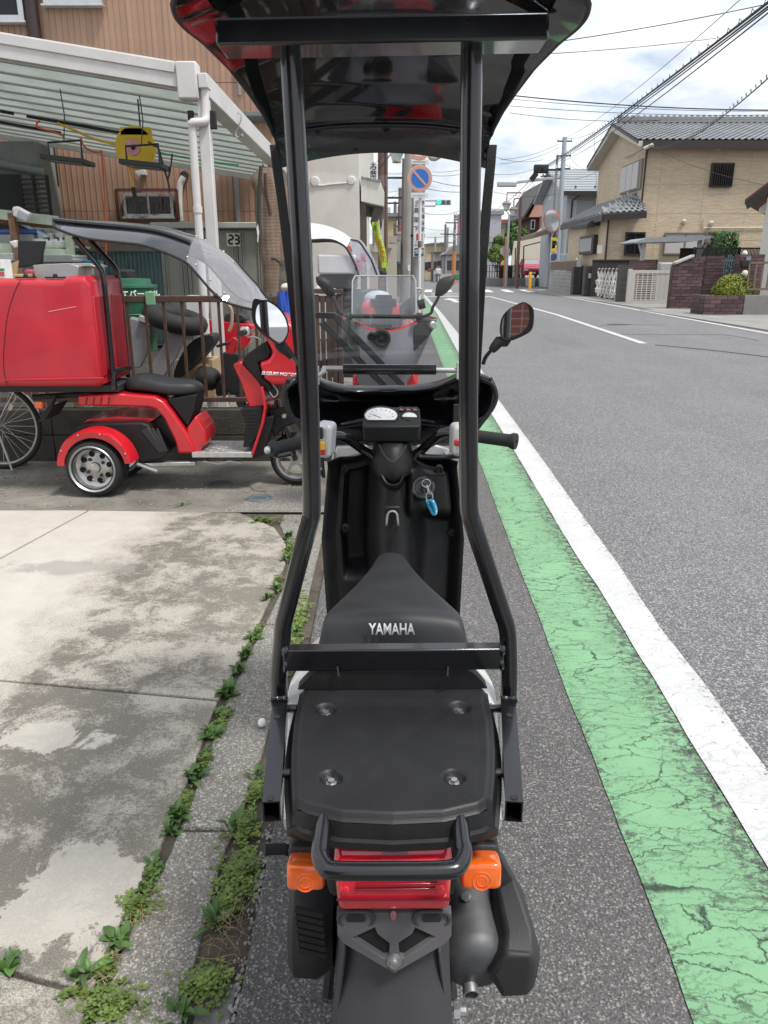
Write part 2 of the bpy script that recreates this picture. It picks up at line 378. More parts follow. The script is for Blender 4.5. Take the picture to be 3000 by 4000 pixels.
def paint(name,c,worn,crack,edge):
    M_,t,b = nmat(name); l = t.links.new
    co = nd(t,'ShaderNodeTexCoord').outputs['Object']
    ac = nd(t,'ShaderNodeAttribute',attribute_name='across').outputs['Fac']
    ns = nd(t,'ShaderNodeTexNoise',i_Scale=9,i_Detail=8,i_Roughness=.7); l(co,ns.inputs['Vector'])
    ad = nd(t,'ShaderNodeVectorMath',operation='MULTIPLY_ADD'); l(ns.outputs['Color'],ad.inputs[0]); ad.inputs[1].default_value = (.16,.10,0); l(co,ad.inputs[2])
    mpp = nd(t,'ShaderNodeMapping'); mpp.inputs['Scale'].default_value = (4.6,14,1); l(ad.outputs[0],mpp.inputs[0])
    v1 = nd(t,'ShaderNodeTexVoronoi',feature='DISTANCE_TO_EDGE',i_Scale=1); l(mpp.outputs[0],v1.inputs['Vector'])
    v2 = nd(t,'ShaderNodeTexVoronoi',feature='DISTANCE_TO_EDGE',i_Scale=2.7); l(mpp.outputs[0],v2.inputs['Vector'])
    pn = nd(t,'ShaderNodeTexNoise',i_Scale=3.5,i_Detail=4); l(co,pn.inputs['Vector'])
    c1 = chain(t,v1.outputs['Distance'],.018,.004,0,1)
    c1 = math_(t,'MULTIPLY',c1,chain(t,pn.outputs['Fac'],.36,.5,.15,1))
    ed = chain(t,ac,.62,1.0,0,1); ed2 = chain(t,ac,.16,0,0,.55)
    wear = math_(t,'ADD',ed,ed2)
    c2 = math_(t,'MULTIPLY',chain(t,v2.outputs['Distance'],.05,.015,0,1),math_(t,'MULTIPLY',wear,1.1))
    v3 = nd(t,'ShaderNodeTexVoronoi',feature='DISTANCE_TO_EDGE',i_Scale=2.1); l(mpp.outputs[0],v3.inputs['Vector']); c2 = math_(t,'MAXIMUM',c2,math_(t,'MULTIPLY',chain(t,v3.outputs['Distance'],.022,.006,0,.75),chain(t,pn.outputs['Fac'],.64,.44)))
    fl = nd(t,'ShaderNodeTexNoise',i_Scale=38,i_Detail=6,i_Roughness=.75); l(co,fl.inputs['Vector'])
    thr = math_(t,'SUBTRACT',fl.outputs['Fac'],math_(t,'MULTIPLY',wear,edge))
    flake = chain(t,thr,worn + .03,worn - .03,0,1)
    cr = math_(t,'MULTIPLY',math_(t,'MAXIMUM',c1,c2),crack)
    tone = mixc(t,chain(t,pn.outputs['Fac'],.3,.7),tuple(q * .9 for q in c),tuple(min(.9,q * 1.08) for q in c))
    a = mixc(t,math_(t,'MULTIPLY',flake,.85),tone,(.09,.09,.085))
    a = mixc(t,math_(t,'MULTIPLY',cr,.93),a,(.018,.03,.02))
    l(a,b.inputs['Base Color']); b.inputs['Roughness'].default_value = .62
    fb = nd(t,'ShaderNodeTexVoronoi',i_Scale=110); l(co,fb.inputs['Vector'])
    hh = math_(t,'SUBTRACT',math_(t,'MULTIPLY',fb.outputs['Distance'],-.25),cr)
    bp = nd(t,'ShaderNodeBump',i_Strength=.5,i_Distance=.004); l(hh,bp.inputs['Height']); l(bp.outputs[0],b.inputs['Normal'])
    return M_
GREEN = paint('green_road_paint',(.188,.378,.205),.37,1,.15)
WHITEP = paint('white_road_paint',(.56,.56,.555),.34,.25,.10)
strip('green_strip',GLf,WL,-4,42,.008,GREEN,420,14)
strip('white_edge_line',WL,WR,-4,64,.012,WHITEP,420)
# far edge line and centre line
RLf = table([V3(8.15,5),V3(8.92,18.3),V3(9.20,27.6),V3(9.75,42),V3(10.2,57)])
strip('far_edge_line',RLf,[(a,b + .17) for a,b in RLf],5,57,.008,WHITEP,40)
CLf = table([V3(5.18,15.9),V3(5.62,26.2),V3(5.7,44)])
strip('centre_line',CLf,[(a,b + .17) for a,b in CLf],15.9,44,.008,WHITEP,30)
def mark(name,poly,z=.008):
    o = flat(name,poly,z,mat('road_marking_white',(.74,.74,.73),.7,var=.1,s=30)); return o
for i in range(7):                                     # zebra bars and stop line of the crossing ahead
    x = 2.6 + i * 1.35
    mark('zebra_bar',[V3(x,52),V3(x + .5,52),V3(x + .9,58),V3(x + .4,58)])
for i in range(4):
    x = 14.5 + i * 1.5; mark('zebra_bar',[V3(x,62),V3(x + .6,62),V3(x + .9,70),V3(x + .3,70)])
mark('stop_line',[V3(2.2,43.2),V3(5.7,43.2),V3(5.7,43.8),V3(2.2,43.8)])
for q in ([(2.9,47),(3.9,47),(3.9,47.35),(2.9,47.35)],[(2.9,48.8),(4.9,48.8),(4.9,49.3),(2.9,49.3)],[(2.7,45.4),(5.2,45.4),(5.2,45.9),(2.7,45.9)]):
    mark('lane_lettering',[V3(*a) for a in q])
mark('lane_arrow',[V3(3.2,36),V3(3.45,36),V3(3.45,39),V3(3.75,39),V3(3.32,41),V3(2.9,39),V3(3.2,39)])
# thin tar crack along the middle of the far lane
mb = MB(); mb.tube([V3(5.4 + .1 * math.sin(i) + i * .35,15.6 - i * .62,.0015) for i in range(8)],.010,4); struct(mb.build('tar_seam',mat('tar',(.03,.03,.032),.7)))
for pts in (((240,885),(500,868),(830,872)),((470,945),(900,948),(1300,950),(1590,1000))):
    mb = MB(); mb.tube(spline([p('K',x,y,Z=.0015) for x,y in pts],6),.005,4); struct(mb.build('tar_seam',MATS['tar']))
q = p('K',455,866,Z=0); MB().lathe([(.001,.004),(.30,.004),(.33,.003),(.36,-.01)],(q.x,q.y,0),(0,0,1),24).solo('manhole_cover',mat('iron_cover',(.07,.07,.07),.6,m=.5),'small dark round manhole cover in the far lane','cover')
mb = MB(); mb.bx(9.35,13.9,5,29,-.01,.035); mb.bx(9.9,14.2,29.02,56,-.01,.03)
struct(mb.build('pavement',mat('pavement_concrete',(.27,.26,.245),.9,var=.2,s=1.2,bump=.3,bs=50,dirt=.3),bev=.01))

# ---- forecourt slabs
ph = lambda x,y: p('H',x,y,Z=0)
LB = ph(640,200); LA = ph(60,800)
d_ = (LA - LB).normalized(); NRM = Vector((d_.y,-d_.x,0))
if NRM.x < 0: NRM = -NRM
def slabmat():
    M_,t,b = nmat('stained_concrete'); l = t.links.new
    co = nd(t,'ShaderNodeTexCoord').outputs['Object']
    big = nd(t,'ShaderNodeTexNoise',i_Scale=1.7,i_Detail=9,i_Roughness=.72); l(co,big.inputs['Vector'])
    med = nd(t,'ShaderNodeTexNoise',i_Scale=6,i_Detail=9,i_Roughness=.75,i_Distortion=.4); l(co,med.inputs['Vector'])
    fin = nd(t,'ShaderNodeTexNoise',i_Scale=75,i_Detail=8,i_Roughness=.85); l(co,fin.inputs['Vector'])
    dt = nd(t,'ShaderNodeVectorMath',operation='DOT_PRODUCT'); l(co,dt.inputs[0]); dt.inputs[1].default_value = NRM
    s = math_(t,'SUBTRACT',dt.outputs['Value'],NRM.dot(LB))
    s = math_(t,'ADD',s,math_(t,'MULTIPLY',math_(t,'SUBTRACT',big.outputs['Fac'],.5),1.1))
    s = math_(t,'ADD',s,math_(t,'MULTIPLY',math_(t,'SUBTRACT',med.outputs['Fac'],.5),.25))
    grime = math_(t,'MULTIPLY',chain(t,s,-.04,.10,0,1),chain(t,s,.35,2.2,1,.45))
    # moss speckle
    sp = math_(t,'ADD',fin.outputs['Fac'],math_(t,'MULTIPLY',math_(t,'SUBTRACT',med.outputs['Fac'],.5),1.0))
    sp = math_(t,'ADD',sp,math_(t,'MULTIPLY',math_(t,'SUBTRACT',big.outputs['Fac'],.5),.8))
    mossy = math_(t,'MULTIPLY',chain(t,sp,.42,.56),grime)
    # smooth pale cement patches
    pat = chain(t,math_(t,'ADD',med.outputs['Fac'],math_(t,'MULTIPLY',math_(t,'SUBTRACT',big.outputs['Fac'],.5),.9)),.68,.74)
    for (hx,hy,rx,ry) in ((300,1700,.20,.20),(420,1620,.14,.07),(160,1040,.16,.10)):
        cq = p('H',hx,hy,Z=0); sv = nd(t,'ShaderNodeVectorMath',operation='SUBTRACT'); l(co,sv.inputs[0]); sv.inputs[1].default_value = cq; dq = nd(t,'ShaderNodeVectorMath',operation='DIVIDE'); l(sv.outputs[0],dq.inputs[0]); dq.inputs[1].default_value = (rx,ry,1); lq_ = nd(t,'ShaderNodeVectorMath',operation='LENGTH'); l(dq.outputs[0],lq_.inputs[0])
        pat = math_(t,'MAXIMUM',pat,chain(t,math_(t,'ADD',lq_.outputs['Value'],math_(t,'MULTIPLY',math_(t,'SUBTRACT',med.outputs['Fac'],.5),2.6)),.86,.78))
    sl = chain(t,s,-.06,-.18,0,1)
    clean = mixc(t,chain(t,med.outputs['Fac'],.3,.7),(.455,.425,.375),(.555,.52,.465))
    rough_c = mixc(t,chain(t,fin.outputs['Fac'],.35,.65),(.345,.315,.268),(.57,.525,.455))
    a = mixc(t,math_(t,'MAXIMUM',sl,math_(t,'MULTIPLY',pat,.85)),rough_c,clean)
    a = mixc(t,math_(t,'MULTIPLY',mossy,math_(t,'SUBTRACT',.9,math_(t,'MULTIPLY',pat,.75))),a,(.115,.105,.085))
    for (cx,cy,rx,ry) in ((p('H',300,330,Z=0).x,p('H',300,330,Z=0).y,.34,.10),):
        sv = nd(t,'ShaderNodeVectorMath',operation='SUBTRACT'); l(co,sv.inputs[0]); sv.inputs[1].default_value = (cx,cy,0)
        dvv = nd(t,'ShaderNodeVectorMath',operation='DIVIDE'); l(sv.outputs[0],dvv.inputs[0]); dvv.inputs[1].default_value = (rx,ry,1)
        ln = nd(t,'ShaderNodeVectorMath',operation='LENGTH'); l(dvv.outputs[0],ln.inputs[0])
        f = chain(t,math_(t,'ADD',ln.outputs['Value'],math_(t,'MULTIPLY',math_(t,'SUBTRACT',med.outputs['Fac'],.5),3)),1.1,.6,0,.55)
        a = mixc(t,f,a,(.24,.23,.215))
    spk = nd(t,'ShaderNodeTexNoise',i_Scale=230,i_Detail=5,i_Roughness=.7); l(co,spk.inputs['Vector'])
    rgh = math_(t,'SUBTRACT',1.0,math_(t,'MULTIPLY',math_(t,'MAXIMUM',sl,pat),.8))
    a = mixc(t,math_(t,'MULTIPLY',chain(t,spk.outputs['Fac'],.50,.58),math_(t,'MULTIPLY',rgh,.72)),a,(.12,.108,.088))
    a = mixc(t,math_(t,'MULTIPLY',chain(t,spk.outputs['Fac'],.44,.34),math_(t,'MULTIPLY',rgh,.35)),a,(.60,.56,.50))
    l(a,b.inputs['Base Color']); b.inputs['Roughness'].default_value = .9
    bp = nd(t,'ShaderNodeBump',i_Strength=.45,i_Distance=.004); l(math_(t,'SUBTRACT',fin.outputs['Fac'],mossy),bp.inputs['Height']); l(bp.outputs[0],b.inputs['Normal'])
    return M_
SLAB = slabmat()
RE = [ph(*q) for q in ((985,105),(1130,165),(1180,230),(1185,300),(1150,400),(1110,480),(1070,560),(1020,650),(975,740),(905,880),(860,1000),(805,1170),(730,1330),(675,1480),(600,1620),(520,1770),(450,1910),(395,2060),(345,2205))]
RE.append(V3(RE[-1].x - .03,-2.5)); XL = -5.0
j1a,j1b = ph(365,97),ph(0,295); j2a,j2b = ph(900,880),ph(0,797); j3a,j3b = ph(392,2090),ph(0,1985)
def ext(a,b,x): return a + (b - a) * ((x - a.x) / (b.x - a.x))
yb = ph(500,97).y
J2L,J3L = ext(j2a,j2b,XL),ext(j3a,j3b,XL)
# joint 1 runs until it meets joint 2
dd = j1b - j1a; tt = 0
for k in range(1,400):
    q = j1a + dd * (k / 100)
    if q.x < XL or q.y < ext(j2a,j2b,q.x).y: break
j1e = q
def REcut(i,j): return RE[i:j]
court = struct(flat('forecourt_bed',[V3(XL,-2.4),V3(-.75,-2.4),V3(-.75,4.5),V3(XL,4.5)],-.018,earth))
slabs = [[V3(XL,yb),j1a,j1e] + ([J2L] if j1e.x > XL + .01 else []),[j1a] + REcut(0,9) + [j2a,j1e],[J2L,j1e,j2a] + REcut(9,18) + [j3a,J3L] if j1e.x > XL + .01 else [J2L,j2a] + REcut(9,18) + [j3a,J3L],[J3L,j3a] + REcut(18,20) + [V3(XL,-2.5)]]
for q in slabs:
    c = sum(q,Vector()) / len(q); nq = []
    for a in q:
        dr = c - a; nq.append(a + dr.normalized() * .010)
    mb = MB(); mb.prism([V3(a.x,a.y,-.06) for a in nq],(0,0,.06))
    mb.build('concrete_slab',SLAB,court,sm=0,bev=.006)
# gutter blocks
GR = [ph(*q) for q in ((1100,1030),(1060,1180),(1000,1330),(935,1480),(890,1640),(845,1810),(800,1990),(750,2205))]
GR += [V3(GR[-1].x,-2.5),V3(-.35,2.9),V3(-.345,4.6)]
REt,GRt = table(RE[1:]),table(GR)
gut = struct(flat('gutter_bed',[V3(-.72,-2.4),V3(-.22,-2.4),V3(-.22,4.5),V3(-.72,4.5)],-.016,earth))
GUTM = asphalt('gutter_concrete',(.23,.215,.19),(.33,.31,.275),(.46,.44,.40),dens=.45,fine=1.1)
ycut = ph(860,1405).y
for y0,y1 in ((-2.4,1.05),(1.05,ycut - .006),(ycut + .008,3.0),(3.01,4.55)):
    ys = [y0 + (y1 - y0) * k / 8 for k in range(9)]
    poly = [V3(interp(y,REt) + .022,y,-.05) for y in ys] + [V3(interp(y,GRt) - .004,y,-.05) for y in ys[::-1]]
    mb = MB(); mb.prism(poly,(0,0,.045)); mb.build('gutter_block',GUTM,gut,sm=0,bev=.008)
# narrow stone strip between the gutter and the asphalt
for y0,y1 in ((-1.5,1.0),(1.01,1.27)):
    poly = [V3(interp(y,GRt) + .02,y,-.05) for y in (y0,y1)] + [V3(-.312,y,-.05) for y in (y1,y0)]
    mb = MB(); mb.prism(poly,(0,0,.04)); mb.build('edging_stone',mat('edging',(.17,.165,.16),.9,var=.3,s=20,bump=.5),gut,sm=0,bev=.006)
# yard behind the slabs
flat('yard',[V3(-9,4.602),V3(-.26,4.602),V3(-.2,7.5),V3(-.2,14.5),V3(-14,14.5),V3(-14,4.602)],-.006,mat('yard_concrete',(.215,.20,.17),.9,var=.35,s=3,bump=.7,bs=90,dirt=.5))
mb = MB(); mb.prism([V3(-1.02,4.63,-.03),V3(-.28,4.63,-.03),V3(-.28,5.2,-.03),V3(-.75,5.15,-.03)],(0,0,.03)); struct(mb.build('yard_apron',GUTM,bev=.006))
for (fr,x,y,rx,m_,lb) in (('B',1400,1585,.085,mat('meter_lid',(.16,.22,.23),.55,m=.5,var=.2),'blue-grey round meter lid set in the yard near the front wheel'),
                               ('B',1465,1520,.14,mat('rusty_lid',(.20,.185,.16),.8,var=.3),'pale worn oval cover in the yard under the red trike'),
                               ('B',1190,1505,.08,mat('grimy_lid',(.11,.105,.095),.8,var=.3),'small dark grimy round cover in the yard under the footboard')):
    q = p(fr,x,y,Z=0); mb = MB(); mb.lathe([(rx * .05,.006),(rx * .6,.006),(rx * .62,.003),(rx * .8,.003),(rx * .82,.007),(rx,.007),(rx * 1.03,-.01)],(q.x,q.y,-.004),(0,0,1),28)
    mb.solo('meter_cover',m_,lb,'cover')
# ---- weeds
LEAFM = [mat('weed_leaf',(.070,.145,.032),.5,var=.4,s=30,rnd=.35),mat('clover_leaf',(.125,.185,.035),.55,var=.55,s=25,rnd=.2)]
def leafmesh(wd,fold,curl):
    mb = MB(); pr = [(0,.12),(.25,.75),(.55,1),(.82,.6),(1,.02)]; vs = []
    for t,wv in pr:
        z = math.sin(t * 1.9) * curl - t * t * curl * .5
        vs += [(-wv * wd,t,z + fold * wv),(0,t,z),(wv * wd,t,z + fold * wv)]
    fs = []
    for i in range(4):
        for k in range(2): fs.append((i * 3 + k,i * 3 + k + 1,i * 3 + k + 4,i * 3 + k + 3))
    mb.add(vs,fs); me = mb.mesh('leaf',sm=80); me.materials.append(LEAFM[0]); return me
LEAVES = [leafmesh(.22,.07,.32),leafmesh(.27,.08,.20),leafmesh(.18,.05,.42)]
def weed(q,size,n,label,long=False):
    t = thing('weed',label,'weed',(q.x,q.y,-.012),'weeds growing in the paving joints')
    size *= random.uniform(.52,.78) if not long else random.uniform(.6,.85); n += random.randint(0,8)
    for i in range(n):
        a = i * 2.399 + random.uniform(-.3,.3); k = i / n
        up = R(lerp(4,58,k) + random.uniform(-14,16)); s = size * random.uniform(.45,1.2) * (1 - .35 * k)
        piece('leaf',random.choice(LEAVES),t,(q.x + random.gauss(0,.007),q.y + random.gauss(0,.012),-.012 + .006 * k),(up,0,a),(s * (.7 if long else 1),s,s))
    return t
ordn = ['first','second','third','fourth','fifth','sixth','seventh','eighth','ninth','tenth','eleventh','twelfth','thirteenth','fourteenth','fifteenth','sixteenth','seventeenth','eighteenth','nineteenth','twentieth']
spots = [(495,1865,.085,17),(590,1640,.05,12),(635,1560,.075,16),(705,1410,.07,15),(735,1345,.08,16),(770,1270,.05,10),(805,1190,.085,17),(845,1090,.05,10),(870,1020,.085,16),(905,930,.07,14),(945,845,.10,17),(985,755,.09,17),(1015,690,.085,14),(1045,620,.06,11),(1105,460,.09,16),(1135,420,.07,12),(1180,300,.085,15),(1195,255,.08,12),(1185,205,.08,10),(1060,140,.07,9)]
for i,(x,y,s,n) in enumerate(spots):
    weed(ph(x,y),s,n,'broad-leaved green weed in the slab joint, %s clump counted from the front' % ordn[i])
weed(ph(335,2030),.10,13,'tall narrow-leaved weed at the corner of the front slab joint',True)
weed(ph(30,1975),.085,10,'pale round-leaved weed at the left picture edge')
weed(ph(880,1795),.08,11,'star-shaped lone weed between gutter and asphalt',True)
weed(ph(960,1400),.09,8,'grassy weed with long blades beside the broken gutter joint',True)
weed(ph(1060,1180),.07,8,'thin grassy weed beside the rear carrier rail',True)
weed(ph(1215,600),.10,10,'bright grassy weed beside the scooter seat',True)
weed(ph(750,2150),.08,9,'long-bladed weed at the bottom edge beside the gutter',True)
weed(p('B',990,1620,Z=0),.09,5,'small green sprout at the back edge of the slab',True)
def mat_of_clover(spots,name,label):
    mb = MB()
    for x,y,rx,ry,n in spots:
        c = ph(x,y)
        for i in range(n):
            a = random.uniform(0,6.28); r = abs(random.gauss(0,.55))
            nz = noise.noise(V3(x * .03 + math.cos(a) * r * 2.2,y * .03 + math.sin(a) * r * 2.2,1)); r *= 1 + .5 * nz
            q = c + V3(math.cos(a) * r * rx,math.sin(a) * r * ry,random.uniform(-.012,.022) * max(0,1 - r * .7) - .004); s = random.uniform(.004,.010); b0 = random.uniform(0,6.28)
            for k in range(3):
                b = b0 + k * 2.094; d1 = V3(math.cos(b),math.sin(b),random.uniform(-.2,.5)).normalized(); d2 = V3(-math.sin(b),math.cos(b),random.uniform(-.4,.4)).normalized()
                mb.face([q,q + d1 * s * .8 + d2 * s * .6,q + d1 * s * 1.5,q + d1 * s * .8 - d2 * s * .6])
    o = mb.build(name,LEAFM[1],sm=0,fix=False,kind='stuff',label=label); o['category'] = 'ground cover'
mat_of_clover([(560,1720,.05,.05,260),(620,1600,.02,.04,90),(455,2130,.08,.06,300),(760,1300,.02,.05,120),(840,1130,.02,.05,110),(1060,600,.02,.1,120),(1140,390,.02,.12,160),(1190,260,.05,.18,260),(1090,140,.12,.06,180),(920,950,.02,.1,140),(430,1990,.03,.05,90),(300,2090,.05,.02,60)],'moss_and_clover','yellow-green clover and moss filling the slab joint')
mat_of_clover([(990,1590,.05,.08,520),(1010,1400,.035,.07,240),(1045,1270,.022,.09,190),(850,2040,.05,.05,300),(930,1720,.03,.05,120),(1225,560,.04,.35,420),(1190,690,.03,.2,260)],'clover_patch','yellow-green clover spreading between gutter and asphalt')
# dry stems and pebbles in the joints
mb = MB()
for i in range(130):
    x,y = random.choice([(560,1800),(480,1950),(640,1760),(900,1900),(870,1960),(1000,1500),(420,2080),(950,1740),(960,1860)])
    q = ph(x,y) + V3(random.gauss(0,.03),random.gauss(0,.035),.002); a = random.uniform(0,6.28); l_ = random.uniform(.02,.07)
    e_ = q + V3(math.cos(a) * l_,math.sin(a) * l_,random.uniform(0,.012)); mm_ = (q + e_) / 2 + V3(random.gauss(0,.006),random.gauss(0,.006),.006)
    mb.tube([q,mm_,e_],.0006,3)
o = mb.build('dry_stems',mat('straw',(.30,.22,.13),.8,var=.4),sm=0,kind='stuff',label='dry straw-coloured stems lying in the joints'); o['category'] = 'straw'
mb = MB()
for i in range(260):
    y = random.uniform(.95,1.75); q = V3(-.305 + random.gauss(0,.012),y,-.004); s = random.uniform(.002,.006)
    mb.ell(q,(s,s * 1.3,s * .8),6,4)
for i in range(420):
    q = V3(random.uniform(-3.2,-.5),random.uniform(4.7,5.7),-.002); s = random.uniform(.003,.009); mb.ell(q,(s,s * 1.3,s * .7),6,4)
o = mb.build('gravel',mat('gravel_stone',(.25,.24,.23),.9,var=.5,s=40),kind='stuff',label='loose grey gravel along the kerb and yard'); o['category'] = 'gravel'
q = ph(1078,985); mb = MB(); mb.ell((q.x,q.y,.012),(.014,.018,.014),10,6); mb.solo('paper_scrap',mat('white_scrap',(.75,.74,.72),.8),'crumpled white scrap lying on the gutter beside the carrier','scrap')
q = p('O',250,1010,Z=0); mb = MB(); mb.box((q.x,q.y,.022),(.075,.05,.05),Matrix.Rotation(.4,3,'Z')); mb.solo('stone',mat('pale_stone',(.33,.32,.30),.9,var=.3),'pale broken stone on the yard beside the bicycle wheel','stone',bev=.012)
# ================================================================== the near black scooter with a roof
BLK = mat('gloss_black_paint',(.005,.005,.007),.13,var=.2,s=14,coat=.6,rv=.25)
MATTE = mat('matte_black_plastic',(.010,.010,.011),.45,var=.2,s=20,bump=.08,bs=420,rv=.2,dirt=.08,spec=.36)
GREYP = mat('dark_grey_plastic',(.026,.025,.028),.55,var=.15,s=18,bump=.12,bs=420)
FEND = mat('faded_grey_plastic',(.042,.040,.045),.55,var=.12,s=14,bump=.1,bs=420)
RUB = mat('black_rubber',(.017,.017,.018),.72,var=.2,s=30,bump=.2,bs=150)
SEATM = mat('seat_vinyl',(.028,.029,.032),.44,var=.12,s=12,bump=.05,bs=500,spec=.38)
WPNT = mat('white_body_paint',(.74,.74,.73),.22,var=.03,coat=.5)
CHR = mat('bare_steel',(.55,.55,.54),.28,m=1,var=.15)
ALU = mat('brushed_alloy',(.50,.50,.50),.38,m=.9,var=.15,s=30)
SILV = mat('silver_plastic',(.62,.62,.62),.35,m=.3,var=.05)
MIRR = mat('mirror_glass',(.85,.86,.87),.015,m=1,var=0,rv=0)
SMOKE = glassy('smoked_roof_plastic',(.50,.53,.56),1,.03,.0)
REDL = mat('red_lens',(.66,.010,.030),.08,var=.15,s=45,coat=1)
ORL = mat('orange_lens',(.78,.125,.008),.10,var=.1,s=60,coat=1)
CLEAR = glassy('clear_windscreen',(.97,.98,1.0),.95,.01,.035)
S = thing('scooter','near black roofed delivery scooter with empty rear carrier, seen from behind','scooter',(.012,1.1,0))
def sb(mb,n,m,par=None,**k): return mb.build(n,m,par or S,**k)
XC = .012
# roof shell ------------------------------------------------------
ROOFY = [(1.03,1.80,1.79),(1.06,1.80,1.782),(1.09,1.803,1.775),(1.13,1.806,1.771),(1.2,1.812,1.772),(1.35,1.818,1.785),(1.55,1.820,1.792),(1.75,1.816,1.790),(1.92,1.806,1.784),(2.03,1.794,1.772),(2.08,1.786,1.758)]
def roof_fn(u,v):
    y = lerp(1.03,2.07,v ** 1.25); zc = interp(y,[(a,b) for a,b,c in ROOFY]); ze = interp(y,[(a,c) for a,b,c in ROOFY])
    s = u * 2 - 1; hw = interp(y,[(1.03,.165),(1.04,.197),(1.06,.225),(1.09,.249),(1.13,.265),(1.18,.274),(1.25,.277),(1.5,.272),(2.0,.268),(2.18,.262)])
    z = zc - (zc - ze) * abs(s) ** 2.6; yy = y
    if v < .12: yy -= .02 * (1 - s * s) * (1 - v / .12)
    return (-.004 + s * hw,yy,z)
mb = MB(); mb.grid(roof_fn,40,64,.004); roof = sb(mb,'roof',SMOKE,sm=60)
def lip_fn(u,v):
    s = u * 2 - 1; a = Vector(roof_fn(u,1)); b = V3(-.004 + s * .266,2.235 - .10 * s * s,lerp(1.747,1.695,s * s)); q = lerp(a,b,v); q.z += .010 * math.sin(math.pi * v) - .012 * (1 - smooth(0,.08,v)) * 0; return q
mb = MB(); mb.grid(lip_fn,36,10,.004); lip_ = sb(mb,'roof_lip',mat('dark_roof_lip',(.006,.007,.014),.22,var=.1,coat=.3),roof,sm=60)
mb = MB(); mb.tube([Vector(lip_fn(u / 30,0)) + V3(0,0,-.006) for u in range(31)],.004,6); sb(mb,'lip_seam',RUB,roof)
mb = MB(); mb.tube([Vector(roof_fn(0,v / 40)) for v in range(41)],.0045,6); mb.tube([Vector(roof_fn(1,v / 40)) for v in range(41)],.0045,6); mb.tube([Vector(roof_fn(u / 30,0)) for u in range(31)],.006,6)
sb(mb,'edge_trim',RUB,roof)
mb = MB(); a,b = p('C',150,190,Y=1.205),p('C',1495,165,Y=1.205)
mb.bar(a + V3(0,.035,.018),b + V3(0,.035,.018),.075,.034); sb(mb,'roof_crossbar',BLK,roof,bev=.004)
for x,y in ((560,525),(838,520),(1112,525)):
    q = p('C',x,y,Y=2.085); mb = MB(); mb.lathe([(.001,-.010),(.006,-.010),(.006,-.004),(.010,-.004),(.011,.004),(.001,.006)],q,(0,.2,1),10); sb(mb,'roof_bolt',RUB,roof)
for x,y in ((712,590),(972,587),(1240,545),(1240,630)):
    q = p('C',x,y,Y=2.20 if x < 1100 else 2.10); mb = MB(); mb.lathe([(.001,.0),(.005,.0),(.0055,.006),(.010,.006),(.010,.014),(.001,.02)],q,(0,1,0),10); sb(mb,'roof_bolt',RUB,roof)
# windscreen ------------------------------------------------------
def ws_fn(u,v):
    s = u * 2 - 1; z = lerp(1.745,1.10,v); y = interp(z,[(1.10,2.23),(1.22,2.19),(1.47,2.115),(1.70,2.10),(1.75,2.105)])
    return (interp(z,[(1.1,.014),(1.75,-.002)]) + s * interp(z,[(1.1,.250),(1.45,.252),(1.6,.260),(1.75,.272)]),y + .085 * (1 - s * s),z)
mb = MB(); mb.grid(ws_fn,24,18); wsc = sb(mb,'windscreen',CLEAR,sm=60)
for u in (0,1):
    mb = MB(); pts = [Vector(ws_fn(u,v / 14)) for v in range(15)]
    rings = [[q + V3(-.012,-.004),q + V3(.012,-.004),q + V3(.012,.006),q + V3(-.012,.006)] for q in pts]
    mb.loft(rings); sb(mb,'side_trim',RUB,wsc,bev=.002)
# wiper-style brace bar across the screen
a,b = p('N',300,1120,Y=2.17),p('N',1630,1140,Y=2.17)
mb = MB(); mb.cyl(a,b,.0075,n=12); br = sb(mb,'brace_bar',CHR)
mb = MB(); c1,c2 = p('N',487,1130,Y=2.168),p('N',1412,1132,Y=2.168); mb.cyl(c1,c2,.0145,n=16); sb(mb,'brace_sleeve',BLK,br)
mb = MB(); mb.tube([p('N',300,1100,Y=2.165),p('N',295,1150,Y=2.165),p('N',250,1185,Y=2.17),p('N',222,1200,Y=2.18)],.007,6); mb.box(p('N',222,1190,Y=2.175),(.014,.016,.05)); sb(mb,'bracket',SILV,br)
mb = MB(); mb.box(p('N',1640,1140,Y=2.17),(.012,.03,.045)); sb(mb,'bracket',SILV,br)
# front cowl, the inside of the fairing ----------------------------
top = [p('Q',x,y,Y=2.27 + d) for x,y,d in ((140,60,-.06),(230,20,-.03),(345,45,0),(440,80,.03),(560,106,.06),(700,112,.08),(860,110,.085),(1020,106,.08),(1180,85,.05),(1290,50,.02),(1370,18,0),(1500,15,-.03),(1590,50,-.06))]
rim = [p('Q',x,y,Y=2.25 + d) for x,y,d in ((122,130,-.06),(215,70,-.03),(345,90,0),(440,130,.03),(560,152,.06),(700,156,.08),(860,156,.085),(1020,150,.08),(1180,130,.05),(1290,90,.02),(1370,60,0),(1515,60,-.03),(1625,105,-.06))]
inn = [p('Q',x,y,Y=2.36 + d) for x,y,d in ((118,190,-.14),(220,170,-.06),(350,190,0),(450,200,.03),(560,212,.05),(700,214,.06),(860,214,.06),(1020,210,.06),(1180,195,.05),(1290,180,.02),(1370,170,0),(1515,150,-.06),(1635,160,-.14))]
low = [p('Q',x,y,Y=2.31 + d) for x,y,d in ((140,280,-.10),(250,330,-.06),(360,375,-.02),(450,372,0),(560,345,.02),(700,328,.02),(860,322,.02),(1020,322,.02),(1180,338,.02),(1290,360,0),(1370,370,-.02),(1500,310,-.06),(1615,255,-.10))]
